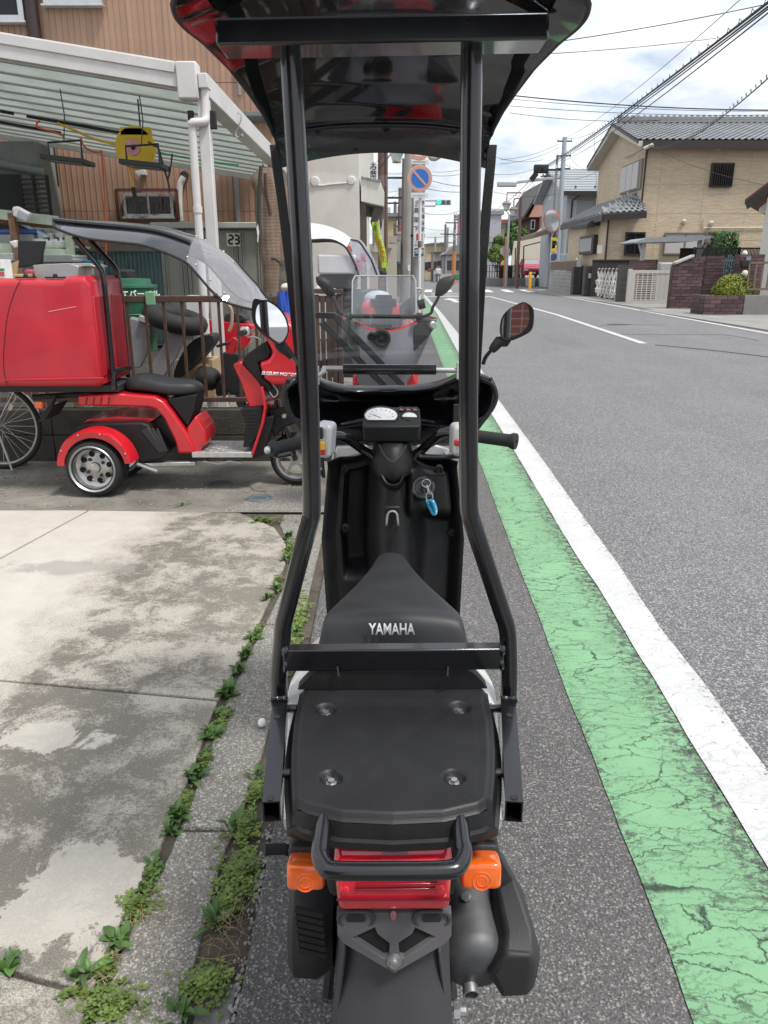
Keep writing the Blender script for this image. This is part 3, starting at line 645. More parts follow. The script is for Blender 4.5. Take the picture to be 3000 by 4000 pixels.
lip = [p('Q',x,y,Y=2.26 + d) for x,y,d in ((170,330,-.06),(270,400,-.03),(370,430,0),(450,415,.02),(560,388,.04),(700,366,.05),(860,360,.05),(1020,360,.05),(1180,376,.04),(1290,402,.02),(1370,420,0),(1490,380,-.03),(1580,320,-.06))]
bot = [p('Q',x,y,Y=2.34 + d) for x,y,d in ((205,370,-.1),(290,470,-.05),(380,540,0),(450,540,.01),(560,535,.01),(700,530,.01),(860,530,.01),(1020,530,.01),(1180,530,.01),(1290,530,.01),(1370,530,0),(1470,450,-.05),(1520,385,-.1))]
mb = MB(); rows = [spline(r_,4) for r_ in (top,rim,inn,low,lip,bot)]
fine = []
for k in range(len(rows[0])): fine.append(spline([r_[k] for r_ in rows],5))
mb.loft(fine,cap=False,closed=False); o = sb(mb,'front_cowl',BLK,sm=70); so = o.modifiers.new('s','SOLIDIFY'); so.thickness = .004
cowl = o
for side in ([(140,60),(118,190),(140,280),(205,372),(250,420)],[(1590,50),(1635,160),(1615,255),(1520,385),(1480,440)]):
    mb = MB(); mb.tube(spline([p('Q',x,y,Y=2.20) for x,y in side],6),.007,8); sb(mb,'edge_seal',RUB,cowl)
# front body: white cover, wheel and mudguard ahead ------------------
mb = MB()
def fb_fn(u,v):
    a = (u * 2 - 1) * 1.45; z = lerp(.93,.40,v); w_ = interp(z,[(.4,.15),(.7,.20),(.93,.17)])
    return (XC + .004 + math.sin(a) * w_,2.20 + math.cos(a) * .22 - .05 * v,z)
mb.grid(fb_fn,20,12,.004); sb(mb,'front_cover',WPNT,sm=60)
for sx in (-1,1):
    mb = MB(); q = [p('Q',x,y,Y=2.24) for x,y in (((485,545),(700,535),(745,575),(640,600),(470,640)) if sx < 0 else ((1060,540),(1170,525),(1300,560),(1290,605),(1100,620)))]
    mb.prism(q,(0,.02,0)); sb(mb,'white_panel',WPNT,bev=.004)
# inner legshield: a height field over the rider-side surface --------
LS_L = [(.98,p('F',590,585,Y=2.14).x),(.945,p('F',425,625,Y=2.12).x),(.72,p('F',385,1070,Y=2.05).x),(.50,p('F',410,1460,Y=2.0).x),(.28,-.175)]
XL_ = lambda z: interp(z,[(.28,-.185),(.50,p('F',412,1460,Y=1.98).x),(.72,p('F',385,1070,Y=2.05).x),(.93,p('F',425,625,Y=2.10).x)])
XR_ = lambda z: interp(z,[(.28,.20),(.50,p('F',1208,1490,Y=1.98).x),(.72,p('F',1228,1060,Y=2.05).x),(.93,p('F',1182,610,Y=2.10).x)])
def ls_fn(u,v):
    zt = .945 + .022 * math.exp(-((u - .36) / .10) ** 2) + .022 * math.exp(-((u - .66) / .10) ** 2) - .055 * math.exp(-((u - .5) / .10) ** 4)
    z = lerp(zt,.26,v); x = lerp(XL_(z),XR_(z),u); y = interp(z,[(.26,1.93),(.5,2.06),(.72,2.11),(.96,2.15)])
    e = min(u,1 - u)
    y -= .055 * (1 - smooth(0,.10,e))                                    # side rims turn to the rider
    y -= .03 * (1 - smooth(0,.04,v))
    cx = .5 + .008 * math.sin(v * 3); cw = interp(v,[(0,.14),(.3,.165),(.6,.15),(1,.19)])
    y -= (.105 + .06 * smooth(.5,1,v)) * math.exp(-(abs(u - cx) / cw) ** 3)  # steering column tunnel
    pk = smooth(.12,.15,u) * (1 - smooth(.30,.34,u)) * smooth(.06,.09,v) * (1 - smooth(.46,.53,v)); y += .075 * pk   # left pocket
    kb = smooth(.60,.65,u) * (1 - smooth(.90,.94,u)) * smooth(.045,.07,v) * (1 - smooth(.20,.28,v)); y -= .06 * kb  # key box
    fw = smooth(.60,.74,v) * (smooth(.06,.16,u) * (1 - smooth(.26,.38,u)) + smooth(.66,.76,u) * (1 - smooth(.84,.94,u))); y += .09 * fw
    return (x,y,z)
mb = MB(); mb.grid(ls_fn,110,120,.004); leg = sb(mb,'legshield',MATTE,sm=50)
for x,y in ((1080,655),(1157,1032),(525,1003),(525,655)):
    q = p('F',x,y,Y=2.085 if x > 600 else 2.10); mb = MB(); mb.lathe([(.011,.012),(.011,0),(.0085,-.001),(.008,.003),(.002,.003)],q,(0,1,.15),14); sb(mb,'screw',RUB,leg)
# column hook
q = p('F',803,930,Y=1.995)
mb = MB(); mb.tube(spline([q + V3(-.016,.01,-.03),q + V3(-.016,-.014,-.02),q + V3(-.012,-.018,.012),q + V3(0,-.018,.020),q + V3(.012,-.018,.012),q + V3(.016,-.014,-.02),q + V3(.016,.01,-.03)],4),.0032,8); hk = sb(mb,'bag_hook',ALU)
mb = MB(); mb.box(q + V3(0,.006,.018),(.044,.018,.022)); sb(mb,'hook_base',MATTE,hk,bev=.005)
# ignition lock
q = p('F',985,762,Y=2.02); lx = Vector((0,-1,.42)).normalized()
mb = MB(); mb.lathe([(.032,-.04),(.032,.004),(.029,.008),(.023,.008),(.021,.005),(.010,.005),(.009,.012),(.001,.012)],q,lx,28); lock = sb(mb,'ignition_lock',mat('lock_face',(.035,.035,.036),.25,m=.3,coat=.5))
# handlebar ---------------------------------------------------------
hl = [p('F',705,575,Y=2.10),p('F',640,545,Y=2.09),p('F',560,490,Y=2.06),p('F',500,458,Y=2.03),p('F',440,455,Y=2.01),p('F',360,475,Y=1.99),p('F',100,533,Y=1.93)]
hr = [p('F',915,575,Y=2.10),p('F',970,545,Y=2.09),p('F',1040,480,Y=2.06),p('F',1100,437,Y=2.03),p('F',1170,438,Y=2.01),p('F',1240,450,Y=1.99),p('F',1520,488,Y=1.93)]
mb = MB(); mb.tube(spline(hl,5),.0125,12); mb.tube(spline(hr,5),.0125,12); bar_ = sb(mb,'handlebar',BLK)
for a,b,e_ in ((hl[-1],hl[-2],p('F',62,525,Y=1.925)),(hr[-1],hr[-2],None)):
    d = (b - a); L_ = .135; d.normalize()
    mb = MB(); mb.lathe([(.004,-.006),(.0205,-.006),(.0215,0),(.0205,.006),(.0172,.012)] + [(.0172 - (.0012 if i % 2 else 0),.014 + i * .003) for i in range(34)] + [(.0195,.120),(.0195,.135),(.0125,.136)],a,d,22)
    g = sb(mb,'grip',RUB,bar_)
    if e_ is not None: mb = MB(); mb.ell(a - d * .014,(.010,.014,.010),12,8); sb(mb,'bar_end',SILV,g)
# switch boxes
q = p('F',408,475,Y=1.985); Msw = Matrix.Rotation(R(-12),3,'Z') @ Matrix.Rotation(R(5),3,'Y')
mb = MB(); mb.box(q,(.048,.062,.092),Msw); sw = sb(mb,'switch_box',SILV,bev=.014,seg=4)
mb = MB(); mb.box(p('F',388,515,Y=1.948),(.016,.012,.022)); sb(mb,'indicator_switch',mat('yellow_switch',(.75,.42,.02),.4),sw,bev=.003)
mb = MB(); mb.box(p('F',384,553,Y=1.95),(.022,.012,.014)); sb(mb,'horn_button',mat('red_switch',(.45,.02,.03),.4),sw,bev=.003)
mb = MB(); mb.box(p('F',378,440,Y=1.95),(.014,.012,.03)); sb(mb,'dimmer_switch',RUB,sw,bev=.003)
q = p('F',1198,475,Y=1.99)
mb = MB(); mb.box(q,(.045,.06,.085),Matrix.Rotation(R(10),3,'Z')); sw = sb(mb,'switch_box',SILV,bev=.014,seg=4)
mb = MB(); mb.box(p('F',1186,497,Y=1.955),(.016,.012,.016)); sb(mb,'start_button',mat('red_switch',(.45,.02,.03),.4),sw,bev=.003)
for pts in ([(210,560),(130,575),(95,560)],[(1200,575),(1100,580),(960,578)]):
    mb = MB(); mb.tube(spline([p('F',x,y,Y=2.06) for x,y in pts],6),.007,8); sb(mb,'brake_lever',BLK,bar_)
for pts in ([(440,470),(560,510),(650,560),(690,590)],[(445,490),(540,500),(660,495)],[(1160,455),(1060,500),(960,560),(930,600)],[(390,570),(395,640),(400,700),(380,660)]):
    sb(MB().tube(spline([p('F',x,y,Y=2.075) for x,y in pts],5),.0045,7),'cable',RUB,bar_)
mb = MB(); mb.tube(spline([p('F',x,y,Y=2.12) for x,y in ((1165,400),(1130,410),(1080,470),(1010,520))],5),.005,7); mb.box(p('F',1185,330,Y=2.12),(.02,.02,.055)); sb(mb,'brake_hose',RUB,bar_,sm=30)
# column cover
mb = MB()
rings = []
for t,(yy,hw,yc) in enumerate(((500,100,2.06),(530,112,2.045),(600,122,2.03),(660,128,2.02),(700,122,2.02),(738,60,2.03))):
    c = p('F',805,yy,Y=yc); hw_ = hw / 1.508 / FPX * 2.12
    rings.append([c + V3(math.cos(a) * hw_,.075 - math.sin(a) * .085,0) for a in [math.pi * k / 16 for k in range(17)]] + [c + V3(-hw_,.13,0),c + V3(hw_,.13,0)])
mb.loft(rings); col_ = sb(mb,'column_cover',MATTE,bev=.006,seg=3,sm=45)
mb = MB(); mb.tube(spline([p('F',725,510,Y=2.03),p('F',760,575,Y=1.965),p('F',805,608,Y=1.945),p('F',850,575,Y=1.965),p('F',885,510,Y=2.03)],5),.002,5); sb(mb,'cover_seam',GREYP,col_)
# meter
tf = [p('F',x,y,Y=yy) for x,y,yy in ((632,405,2.05),(625,375,2.065),(640,325,2.11),(690,290,2.14),(745,280,2.15),(800,286,2.15),(950,284,2.15),(966,296,2.14),(975,385,2.065),(958,400,2.05))]
mb = MB(); lowr = [p('F',805 + (x - 805) * .93,492,Y=yy) for x,y,yy in ((632,405,2.06),(625,375,2.07),(640,325,2.11),(690,290,2.14),(745,280,2.15),(800,286,2.15),(950,284,2.15),(966,296,2.14),(975,385,2.07),(958,400,2.06))]
for q in lowr: q.z = p('F',800,492,Y=2.06).z
mb.loft([lowr,[a * .9 + b * .1 for a,b in zip(tf,lowr)],tf]); meter = sb(mb,'meter',MATTE,bev=.004,seg=3)
tn = (tf[2] - tf[0]).cross(tf[7] - tf[0]).normalized()
if tn.z < 0: tn = -tn
tx = Vector((1,0,0)); ty = tn.cross(tx).normalized()
def dial(name,fx,fy,rx,ry,m,y=2.10,cut=-2):
    c = p('F',fx,fy,Y=y); k = (c - tf[0]).dot(tn); c = c - tn * k + tn * .0022
    mb = MB(); mb.face([c + tx * rx * math.cos(a) + ty * max(cut,math.sin(a)) * ry for a in [2 * math.pi * i / 36 for i in range(36)]]); o = sb(mb,name,m,meter,sm=0)
    mb = MB(); mb.tube([c + tn * .001 + tx * rx * 1.03 * math.cos(a) + ty * max(cut,math.sin(a)) * ry * 1.03 for a in [2 * math.pi * i / 36 for i in range(36)]],.0022,6,loop=True); sb(mb,'bezel',BLK,o)
    return o,c
FACE = mat('dial_face',(.62,.63,.64),.08,var=.12,s=60,coat=1)
dl,c = dial('speed_dial',737,338,.0455,.041,FACE,2.10,-.62)
for i in range(9):
    a = math.pi * (1.05 - i * .1375); q = c + tx * .035 * math.cos(a) + ty * .030 * math.sin(a) + tn * .0006
    mb = MB(); mb.bar(q,q + (c - q) * .16,.0014,.0006,tn); sb(mb,'tick',RUB,dl)
mb = MB(); mb.bar(c - ty * .012 + tn * .001,c - tx * .024 + ty * .004 + tn * .001,.0016,.0008,tn); sb(mb,'needle',mat('red_switch',(.45,.02,.03),.4),dl)
dial('fuel_dial',905,346,.0215,.021,FACE)
for x in (857,898,938): dial('warning_lamp',x,298,.0078,.0085,mat('lamp_lens',(.22,.05,.04),.15,coat=1,var=.3),2.13)
# seat ----------------------------------------------------------------
mb = MB(); rings = []
for y,hw,zt,cr,zb in ((1.872,.016,.738,.004,.70),(1.855,.030,.750,.007,.69),(1.81,.040,.757,.009,.68),(1.74,.051,.762,.010,.67),(1.67,.066,.771,.010,.67),(1.605,.081,.777,.010,.67),(1.50,.112,.788,.010,.67),(1.42,.133,.799,.010,.67),(1.385,.138,.806,.010,.67),(1.36,.139,.803,.010,.67),(1.347,.141,.790,.008,.67),(1.335,.147,.765,.005,.67),(1.318,.153,.735,.004,.67)):
    n_ = 9; top_ = []
    for k in range(n_):
        s = -1 + 2 * k / (n_ - 1); top_.append(V3(XC + .006 + s * hw * .93,y,zt + cr * (1 - s * s)))
    ring = [V3(XC + .006 - hw * 1.06,y,zb),V3(XC + .006 - hw * 1.05,y,lerp(zb,zt,.55)),V3(XC + .006 - hw * 1.0,y,zt - .012)] + top_ + [V3(XC + .006 + hw * 1.0,y,zt - .012),V3(XC + .006 + hw * 1.05,y,lerp(zb,zt,.55)),V3(XC + .006 + hw * 1.06,y,zb)]
    rings.append(ring)
mb.loft(rings); seat = sb(mb,'seat',SEATM,sm=60); sd_ = seat.modifiers.new('s','SUBSURF'); sd_.levels = 2; sd_.render_levels = 2
tq = p('F',800,1598,Y=1.325)
text('YAMAHA',.030,tq,(1,0,0),(0,.45,1),mat('silver_print',(.70,.70,.70),.75,var=.03,s=80),seat,'brand_lettering',bold=.0007,sx=.70)
# body under the seat, white side covers, footboard ---------------------
mb = MB(); rings = []
for y,hw,zt,zb in ((1.84,.075,.69,.30),(1.7,.105,.68,.27),(1.5,.135,.68,.30),(1.32,.15,.70,.36),(1.15,.145,.69,.45),(.98,.12,.67,.54)):
    rings.append([V3(XC - hw * .8,y,zb),V3(XC - hw,y,zb + .1),V3(XC - hw,y,zt - .03),V3(XC - hw * .8,y,zt),V3(XC + hw * .8,y,zt),V3(XC + hw,y,zt - .03),V3(XC + hw,y,zb + .1),V3(XC + hw * .8,y,zb)])
mb.loft(rings); sb(mb,'under_seat_body',MATTE,bev=.01,seg=3)
for sx in (-1,1):
    mb = MB()
    def wf(u,v,sx=sx):
        y = lerp(1.46,1.02,u); z = lerp(interp(y,[(1.02,.63),(1.2,.655),(1.25,.735),(1.46,.735)]),.50 + .06 * u,v); bul = math.sin(math.pi * min(1,v * 1.2 + .1)) * .02
        return (XC + .004 + sx * (interp(y,[(1.0,.150),(1.2,.172),(1.3,.176),(1.46,.150)]) + bul - .03 * (1 - smooth(0,.2,v))),y,z)
    mb.grid(wf,16,12,.004); sb(mb,'side_cover',WPNT,sm=60)
mb = MB(); mb.bx(XC - .16,XC + .17,1.45,2.02,.25,.275); sb(mb,'footboard',RUB,bev=.006)
# carrier tray: a height field with four bolt wells ---------------------
ZT = .72
tl = [p('G',x,y,Z=ZT) for x,y in ((235,275),(205,420),(192,560),(190,700),(197,850))]; tr_ = [p('G',x,y,Z=ZT) for x,y in ((1250,268),(1280,420),(1292,560),(1290,700),(1278,852))]
TLt = table(tl); TRt = table(tr_)
yF = p('G',745,278,Z=ZT).y
def yrear(s): return interp(abs(s),[(0,p('G',745,958,Z=ZT).y),(.5,p('G',745,945,Z=ZT).y),(.85,p('G',745,900,Z=ZT).y),(1,p('G',745,852,Z=ZT).y)])
bolts = [p('G',x,y,Z=ZT - .008) for x,y in ((378,396),(1100,388),(406,765),(1070,762))]
def tray_fn(u,v):
    s = u * 2 - 1; yb_ = yrear(s); y = lerp(yF,yb_,v); x = lerp(interp(y,TLt),interp(y,TRt),u); z = ZT
    e = min(u,1 - u) * .3; eb = (1 - v) * .3
    z -= .012 * (1 - smooth(0,.012,e)) + .012 * (1 - smooth(0,.012,eb))
    z += .02 * (1 - smooth(0,.05,v * .3)) * .35
    for b_ in bolts:
        d = math.hypot(x - b_.x,y - b_.y); z -= .011 * (1 - smooth(.012,.019,d))
    if -.30 < s * 1.2 < .30 or True:
        a_ = abs(s); vv = abs(v - .5) * 2
        xr = abs(a_ * .95 - vv * .8)
        z += .0004 * smooth(.06,.10,abs(xr - .0)) * smooth(.02,.06,.86 - a_) * smooth(.02,.06,.9 - vv)
    return (x,y,z)
TRAYM = MATTE
def traymat():
    M_,t,b = nmat('ribbed_carrier_plastic'); l = t.links.new
    co = nd(t,'ShaderNodeTexCoord').outputs['Object']
    ns = nd(t,'ShaderNodeTexNoise',i_Scale=14,i_Detail=6); l(co,ns.inputs['Vector'])
    l(mixc(t,chain(t,ns.outputs['Fac'],.3,.7),(.010,.010,.011),(.016,.016,.018)),b.inputs['Base Color']); b.inputs['Specular IOR Level'].default_value = .38; b.inputs['Roughness'].default_value = .47
    ck = nd(t,'ShaderNodeTexVoronoi',i_Scale=330,i_Randomness=0); l(co,ck.inputs['Vector'])
    fn = nd(t,'ShaderNodeTexNoise',i_Scale=500,i_Detail=3); l(co,fn.inputs['Vector'])
    bp = nd(t,'ShaderNodeBump',i_Strength=.10,i_Distance=.0015); l(math_(t,'ADD',ck.outputs['Distance'],math_(t,'MULTIPLY',fn.outputs['Fac'],.6)),bp.inputs['Height']); l(bp.outputs[0],b.inputs['Normal'])
    return M_
mb = MB(); mb.grid(tray_fn,110,110,-.010); tray = sb(mb,'carrier_tray',traymat(),sm=50)
for b_ in bolts:
    mb = MB(); mb.lathe([(.0005,.009),(.0052,.009),(.0056,.007),(.0056,.003),(.009,.003),(.009,0)],(b_.x,b_.y,ZT - .0135),(0,0,1),6); sb(mb,'bolt',ALU,tray)
# skirt of the tray
mb = MB(); sk = []
for k in range(41):
    s = -1 + 2 * k / 40; sk.append(Vector(tray_fn((s + 1) / 2,1)))
left = [Vector(tray_fn(0,v / 12)) for v in range(12)]; right = [Vector(tray_fn(1,v / 12)) for v in range(11,-1,-1)]
ring = left + sk + right; cen = V3(XC,1.08)
def outw(q,d): e_ = (q - cen); e_.z = 0; return q + e_.normalized() * d
mb.loft([[outw(q,.0) + V3(0,0,-.001) for q in ring],[outw(q,.006) + V3(0,0,-.022) for q in ring],[outw(q,.012) + V3(0,0,-.024) for q in ring],[outw(q,.013) + V3(0,0,-.034) for q in ring],[outw(q,-.02) + V3(0,0,-.066) for q in ring]],cap=False,closed=False)
sb(mb,'tray_skirt',MATTE,tray,sm=40)
# raised storage lid between tray and seat
a,b,c,d = p('G',360,165,Z=.765),p('G',1130,160,Z=.765),p('G',1250,262,Z=.728),p('G',225,268,Z=.728)
def lid_fn(u,v): 
    q = lerp(lerp(a,b,u),lerp(d,c,u),v); q = q.copy(); q.z += .010 * math.sin(math.pi * v) * (1 if .24 < u < .76 else .7); return q
mb = MB(); mb.grid(lid_fn,40,8,-.03); sb(mb,'tool_box_lid',MATTE,bev=.004)
for x in (440,1037): mb = MB(); q = [p('G',x,165,Z=.768),p('G',x + (6 if x < 700 else -4),215,Z=.757),p('G',x + (8 if x < 700 else -6),268,Z=.7305)]; mb.tube([w_ + V3(0,0,.008) for w_ in q],.0016,5); sb(mb,'lid_seam',RUB)
# roof posts, crossbar, rails ------------------------------------------
pl = [p('C',450,180,Y=1.25),p('F',304,0,Y=1.25),p('F',322,500,Y=1.25),p('F',328,880,Y=1.25),p('F',318,960,Y=1.25),p('F',290,1060,Y=1.25),p('F',185,1470,Y=1.25),p('F',160,1570,Y=1.25),p('F',153,1660,Y=1.25),p('G',122,200,Y=1.245),p('G',128,340,Y=1.24)]
pr = [p('C',1185,170,Y=1.25),p('F',1252,0,Y=1.25),p('F',1252,500,Y=1.25),p('F',1254,830,Y=1.25),p('F',1262,920,Y=1.25),p('F',1290,1010,Y=1.25),p('F',1440,1470,Y=1.25),p('F',1473,1570,Y=1.25),p('F',1486,1660,Y=1.25),p('G',1367,200,Y=1.245),p('G',1362,330,Y=1.24)]
for q in (pl,pr):
    mb = MB(); mb.tube(spline(q,4),.0158,18); sb(mb,'roof_post',BLK)
mb = MB(); a,b = p('G',150,95,Y=1.236),p('G',1335,85,Y=1.236); mb.bar(a,b,.028,.042); sb(mb,'crossbar',BLK,bev=.003)
for q in (a,b): mb = MB(); mb.ell(q + V3(.004 if q is a else -.004,-.008,.016),(.007,.012,.012),8,6); mb.ell(q + V3(.004 if q is a else -.004,-.008,-.012),(.006,.012,.014),8,6); sb(mb,'weld_bead',BLK)
for (x0,x1,hx) in ((130,82,((112,428),(77,832))),(1362,1395,((1370,420),(1395,828)))):
    a = p('G',x0,325,Z=.715); b = p('G',x1,872,Z=.70)
    up = V3(0,0,1); d = (b - a).normalized(); sx = d.cross(up).normalized()
    W_,H_ = .0265,.036; t_ = .0022; c0,c1 = a - V3(0,0,H_ / 2),b - V3(0,0,H_ / 2)
    mb = MB(); r1 = lambda c,w_,h_: [c + sx * w_ / 2 + up * h_ / 2,c - sx * w_ / 2 + up * h_ / 2,c - sx * w_ / 2 - up * h_ / 2,c + sx * w_ / 2 - up * h_ / 2]
    mb.loft([r1(c0 + d * .05,W_ - 2 * t_,H_ - 2 * t_),r1(c1,W_ - 2 * t_,H_ - 2 * t_),r1(c1,W_,H_),r1(c0,W_,H_),r1(c0,W_ - 2 * t_,H_ - 2 * t_)],cap=False)
    rail = sb(mb,'side_rail',BLK,sm=30)
    for hx_,hy_ in hx:
        q = p('G',hx_,hy_,Z=.7075); q.z = lerp(.715,.70,(q.y - a.y) / (b.y - a.y)) + .0006; mb = MB(); mb.lathe([(.0005,0),(.0045,0),(.0050,.0004),(.006,0)],q,(0,0,1),14); sb(mb,'rail_hole',RUB,rail)
    mb = MB(); mb.box(a + V3(0,-.004,.003),(.030,.010,.008)); mb.ell(a + V3(.006,-.003,.005),(.007,.006,.006),8,6); mb.ell(a + V3(-.006,-.003,.006),(.008,.006,.005),8,6); sb(mb,'weld_bead',BLK,rail)
    for yy in (370,720):
        q = p('G',160 if x0 < 700 else 1320,yy,Z=.69); mb = MB(); mb.cyl(q + V3(-.02,0,0),q + V3(.02,0,0),.0075,n=12); sb(mb,'mounting_pin',BLK,rail)
# rear grab loop -----------------------------------------------------------
gl = [p('G',372,940,Z=.70),p('G',362,1020,Z=.697),p('G',350,1110,Z=.693),p('G',347,1165,Z=.69),p('G',372,1220,Z=.688),p('G',430,1245,Z=.687),p('G',740,1248,Z=.687),p('G',1035,1242,Z=.687),p('G',1095,1215,Z=.688),p('G',1118,1160,Z=.69),p('G',1115,1110,Z=.693),p('G',1105,1020,Z=.697),p('G',1096,935,Z=.70)]
mb = MB(); mb.tube(spline(gl,5),.0125,16); sb(mb,'grab_loop',BLK)
# tail lamp ------------------------------------------------------------------
def slab_from(q,dv): mb = MB(); mb.prism(q,dv); return mb
tl_ = [p('G',x,y,Y=yy) for x,y,yy in ((432,1108,.905),(1050,1100,.905),(1062,1215,.888),(1058,1300,.885),(1052,1395,.885),(1045,1465,.895),(442,1468,.895),(434,1400,.885),(425,1310,.885),(418,1220,.888))]
mb = MB(); L_ = [tl_[0],tl_[9],tl_[8],tl_[7],tl_[6]]; R__ = [tl_[1],tl_[2],tl_[3],tl_[4],tl_[5]]
rings = []
for a,b in zip(L_,R__): rings.append([a,b,b + V3(0,.06,.01),a + V3(0,.06,.01)])
mb.loft(rings); tail = sb(mb,'tail_lamp',REDL,bev=.010,seg=4,sm=60)
for y,h in ((1322,.003),(1350,.003)):
    a,b = p('G',535,y,Y=.883),p('G',985,y - 6,Y=.883); mb = MB(); mb.bar(a,b,.0022,h); sb(mb,'reflector_rib',mat('deep_red',(.16,.002,.008),.25,coat=1),tail,bev=.001)
mb = MB(); a,b = p('G',436,1402,Y=.8835),p('G',1050,1400,Y=.8835); mb.bar(a,b,.003,.003); sb(mb,'lens_seam',mat('deep_red',(.16,.002,.008),.25,coat=1),tail)
for x,y in ((478,1350),(992,1345)): mb = MB(); mb.ell(p('G',x,y,Y=.884),(.007,.002,.008),12,8); sb(mb,'lens_dimple',REDL,tail)
mb = MB(); q = [p('G',x,y,Y=yy) for x,y,yy in ((680,1118,.902),(820,1116,.902),(820,1160,.895),(680,1162,.895))]; mb.prism([w_ + V3(0,-.001,.001) for w_ in q],(0,.004,0)); sb(mb,'lamp_socket',mat('deep_red',(.16,.002,.008),.25,coat=1),tail)
# turn signals -----------------------------------------------------------------
for x0,x1,y0,y1,xc_ in ((163,372,1165,1342,252),(1108,1328,1155,1335,1225)):
    Ys = .925; a,b = p('G',x0,(y0 + y1) / 2,Y=Ys),p('G',x1,(y0 + y1) / 2,Y=Ys); zt7,zb8 = p('G',xc_,y0 + 22,Y=Ys + .02).z,p('G',xc_,y1,Y=Ys).z; cc_ = V3((a.x + b.x) / 2,Ys + .018,(zt7 + zb8) / 2); Mt = Matrix.Rotation(R(-14),3,'X')
    mb = MB(); mb.rbox(cc_,(b.x - a.x,.050,zt7 - zb8 + .006),Mt,.30); ts = sb(mb,'turn_signal',ORL,sm=70)
    for rr in (.0075,.0135): mb = MB(); mb.lathe([(rr - .0012,-.004),(rr - .0008,.0002),(rr,.0008),(rr + .0008,.0002),(rr + .0012,-.004)],cc_ + Mt @ V3(0,-.0252,-.006),Mt @ V3(0,-1,0),26); sb(mb,'lens_ring',ORL,ts)
    mb = MB(); mb.rbox(cc_ + V3(0,.026,0),(b.x - a.x + .003,.022,zt7 - zb8 + .01),Mt,.30); sb(mb,'lamp_base',GREYP,ts,sm=70)
    mb = MB(); q0 = p('G',(x0 + x1) / 2,(y0 + y1) / 2 - 30,Y=.96); mb.cyl(q0,V3(XC + (.05 if q0.x > 0 else -.05),.99,q0.z + .015),.012,.016,12); sb(mb,'signal_stalk',GREYP,ts)
mb = MB(); mb.box(V3(XC,.985,.60),(.20,.09,.15)); sb(mb,'lamp_bracket',MATTE,bev=.02,seg=3)
mb = MB(); q = [p('G',x,y,Y=1.0) for x,y in ((200,1062),(1215,1062),(1325,1150),(1290,1300),(230,1310),(170,1165))]; mb.prism(q,(0,.06,0)); sb(mb,'rear_underbody',MATTE,bev=.01)
# plate holder and rear mudguard -----------------------------------------------------
outl = [(436,1475),(1056,1475),(1056,1600),(1030,1640),(745,1802),(470,1640),(440,1600)]
def ph_(x,y,dy=0): return p('G',x,y,Y=interp(y,[(1475,.905),(1802,.875)]) + dy)
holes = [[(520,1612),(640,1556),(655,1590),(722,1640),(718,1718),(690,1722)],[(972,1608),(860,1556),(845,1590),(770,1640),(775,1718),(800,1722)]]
bm = bmesh.new(); oo = ORG[S.name]
def ring_edges(pts):
    vs = [bm.verts.new(ph_(x,y) - oo) for x,y in pts]; return [bm.edges.new((vs[i],vs[(i + 1) % len(vs)])) for i in range(len(vs))]
ed = ring_edges(outl)
for h in holes: ed += ring_edges(h)
bmesh.ops.triangle_fill(bm,use_beauty=True,edges=ed)
ext_ = bmesh.ops.extrude_face_region(bm,geom=bm.faces[:]); bmesh.ops.translate(bm,vec=(0,.012,.004),verts=[g for g in ext_['geom'] if isinstance(g,bmesh.types.BMVert)])
bmesh.ops.recalc_face_normals(bm,faces=bm.faces)
me = bpy.data.meshes.new('plate_holder'); bm.to_mesh(me); bm.free(); me.materials.append(mat('plate_grey_plastic',(.085,.080,.086),.55,var=.1,s=14))
plate = bpy.data.objects.new('plate_holder',me); COL.objects.link(plate); plate.parent = S; ORG[plate.name] = oo
bvm = plate.modifiers.new('b','BEVEL'); bvm.width = .0014; bvm.segments = 2; bvm.limit_method = 'ANGLE'
for h in holes: mb = MB(); mb.prism([ph_(745 + (x - 745) * 1.02,y,.005) for x,y in h],(0,.005,0)); sb(mb,'cutout_shade_backing',mat('hole_black',(.006,.006,.006),.9),plate)  # near-black backing inside each cutout; its colour paints in the opening's shade
for x in (540,948):
    c = ph_(x,1505,-.001); mb = MB(); pts = [c + V3(.026 * math.cos(a) * (1 if abs(math.cos(a)) < .3 else 1),0,.014 * math.sin(a)) for a in [2 * math.pi * k / 28 for k in range(28)]]
    pts = [c + V3((.013 if math.cos(a) > 0 else -.013) + .013 * math.cos(a),0,.013 * math.sin(a)) for a in [2 * math.pi * (k + .5) / 28 for k in range(28)]]
    mb.tube(pts,.003,8,loop=True); sb(mb,'slot_rim',FEND,plate)
    mb = MB(); mb.face([c + (q - c) * .55 + V3(0,-.0008,0) for q in pts]); sb(mb,'slot',RUB,plate,sm=0)
q = ph_(745,1745,-.002); mb = MB(); mb.lathe([(.0005,-.006),(.006,-.006),(.0065,0),(.011,0),(.012,.006)],q,(0,1,0),12); sb(mb,'plate_bolt',ALU,plate)
q = ph_(742,1490,-.002); mb = MB(); mb.ell(q,(.005,.003,.010),10,8); sb(mb,'plate_lamp',mat('pinkish_lens',(.28,.12,.13),.2,coat=1),plate)
def mg_fn(u,v):
    s = u * 2 - 1; y = interp(v,[(0,.915),(.4,.895),(.7,.865),(1,.83)]); z = lerp(.53,.26,v); hw = interp(v,[(0,.080),(.5,.084),(1,.092)])
    return (XC + .004 + s * hw,y + .04 * abs(s) ** 3,z)
mb = MB(); mb.grid(mg_fn,22,14,.004); sb(mb,'rear_mudguard',FEND,sm=60)
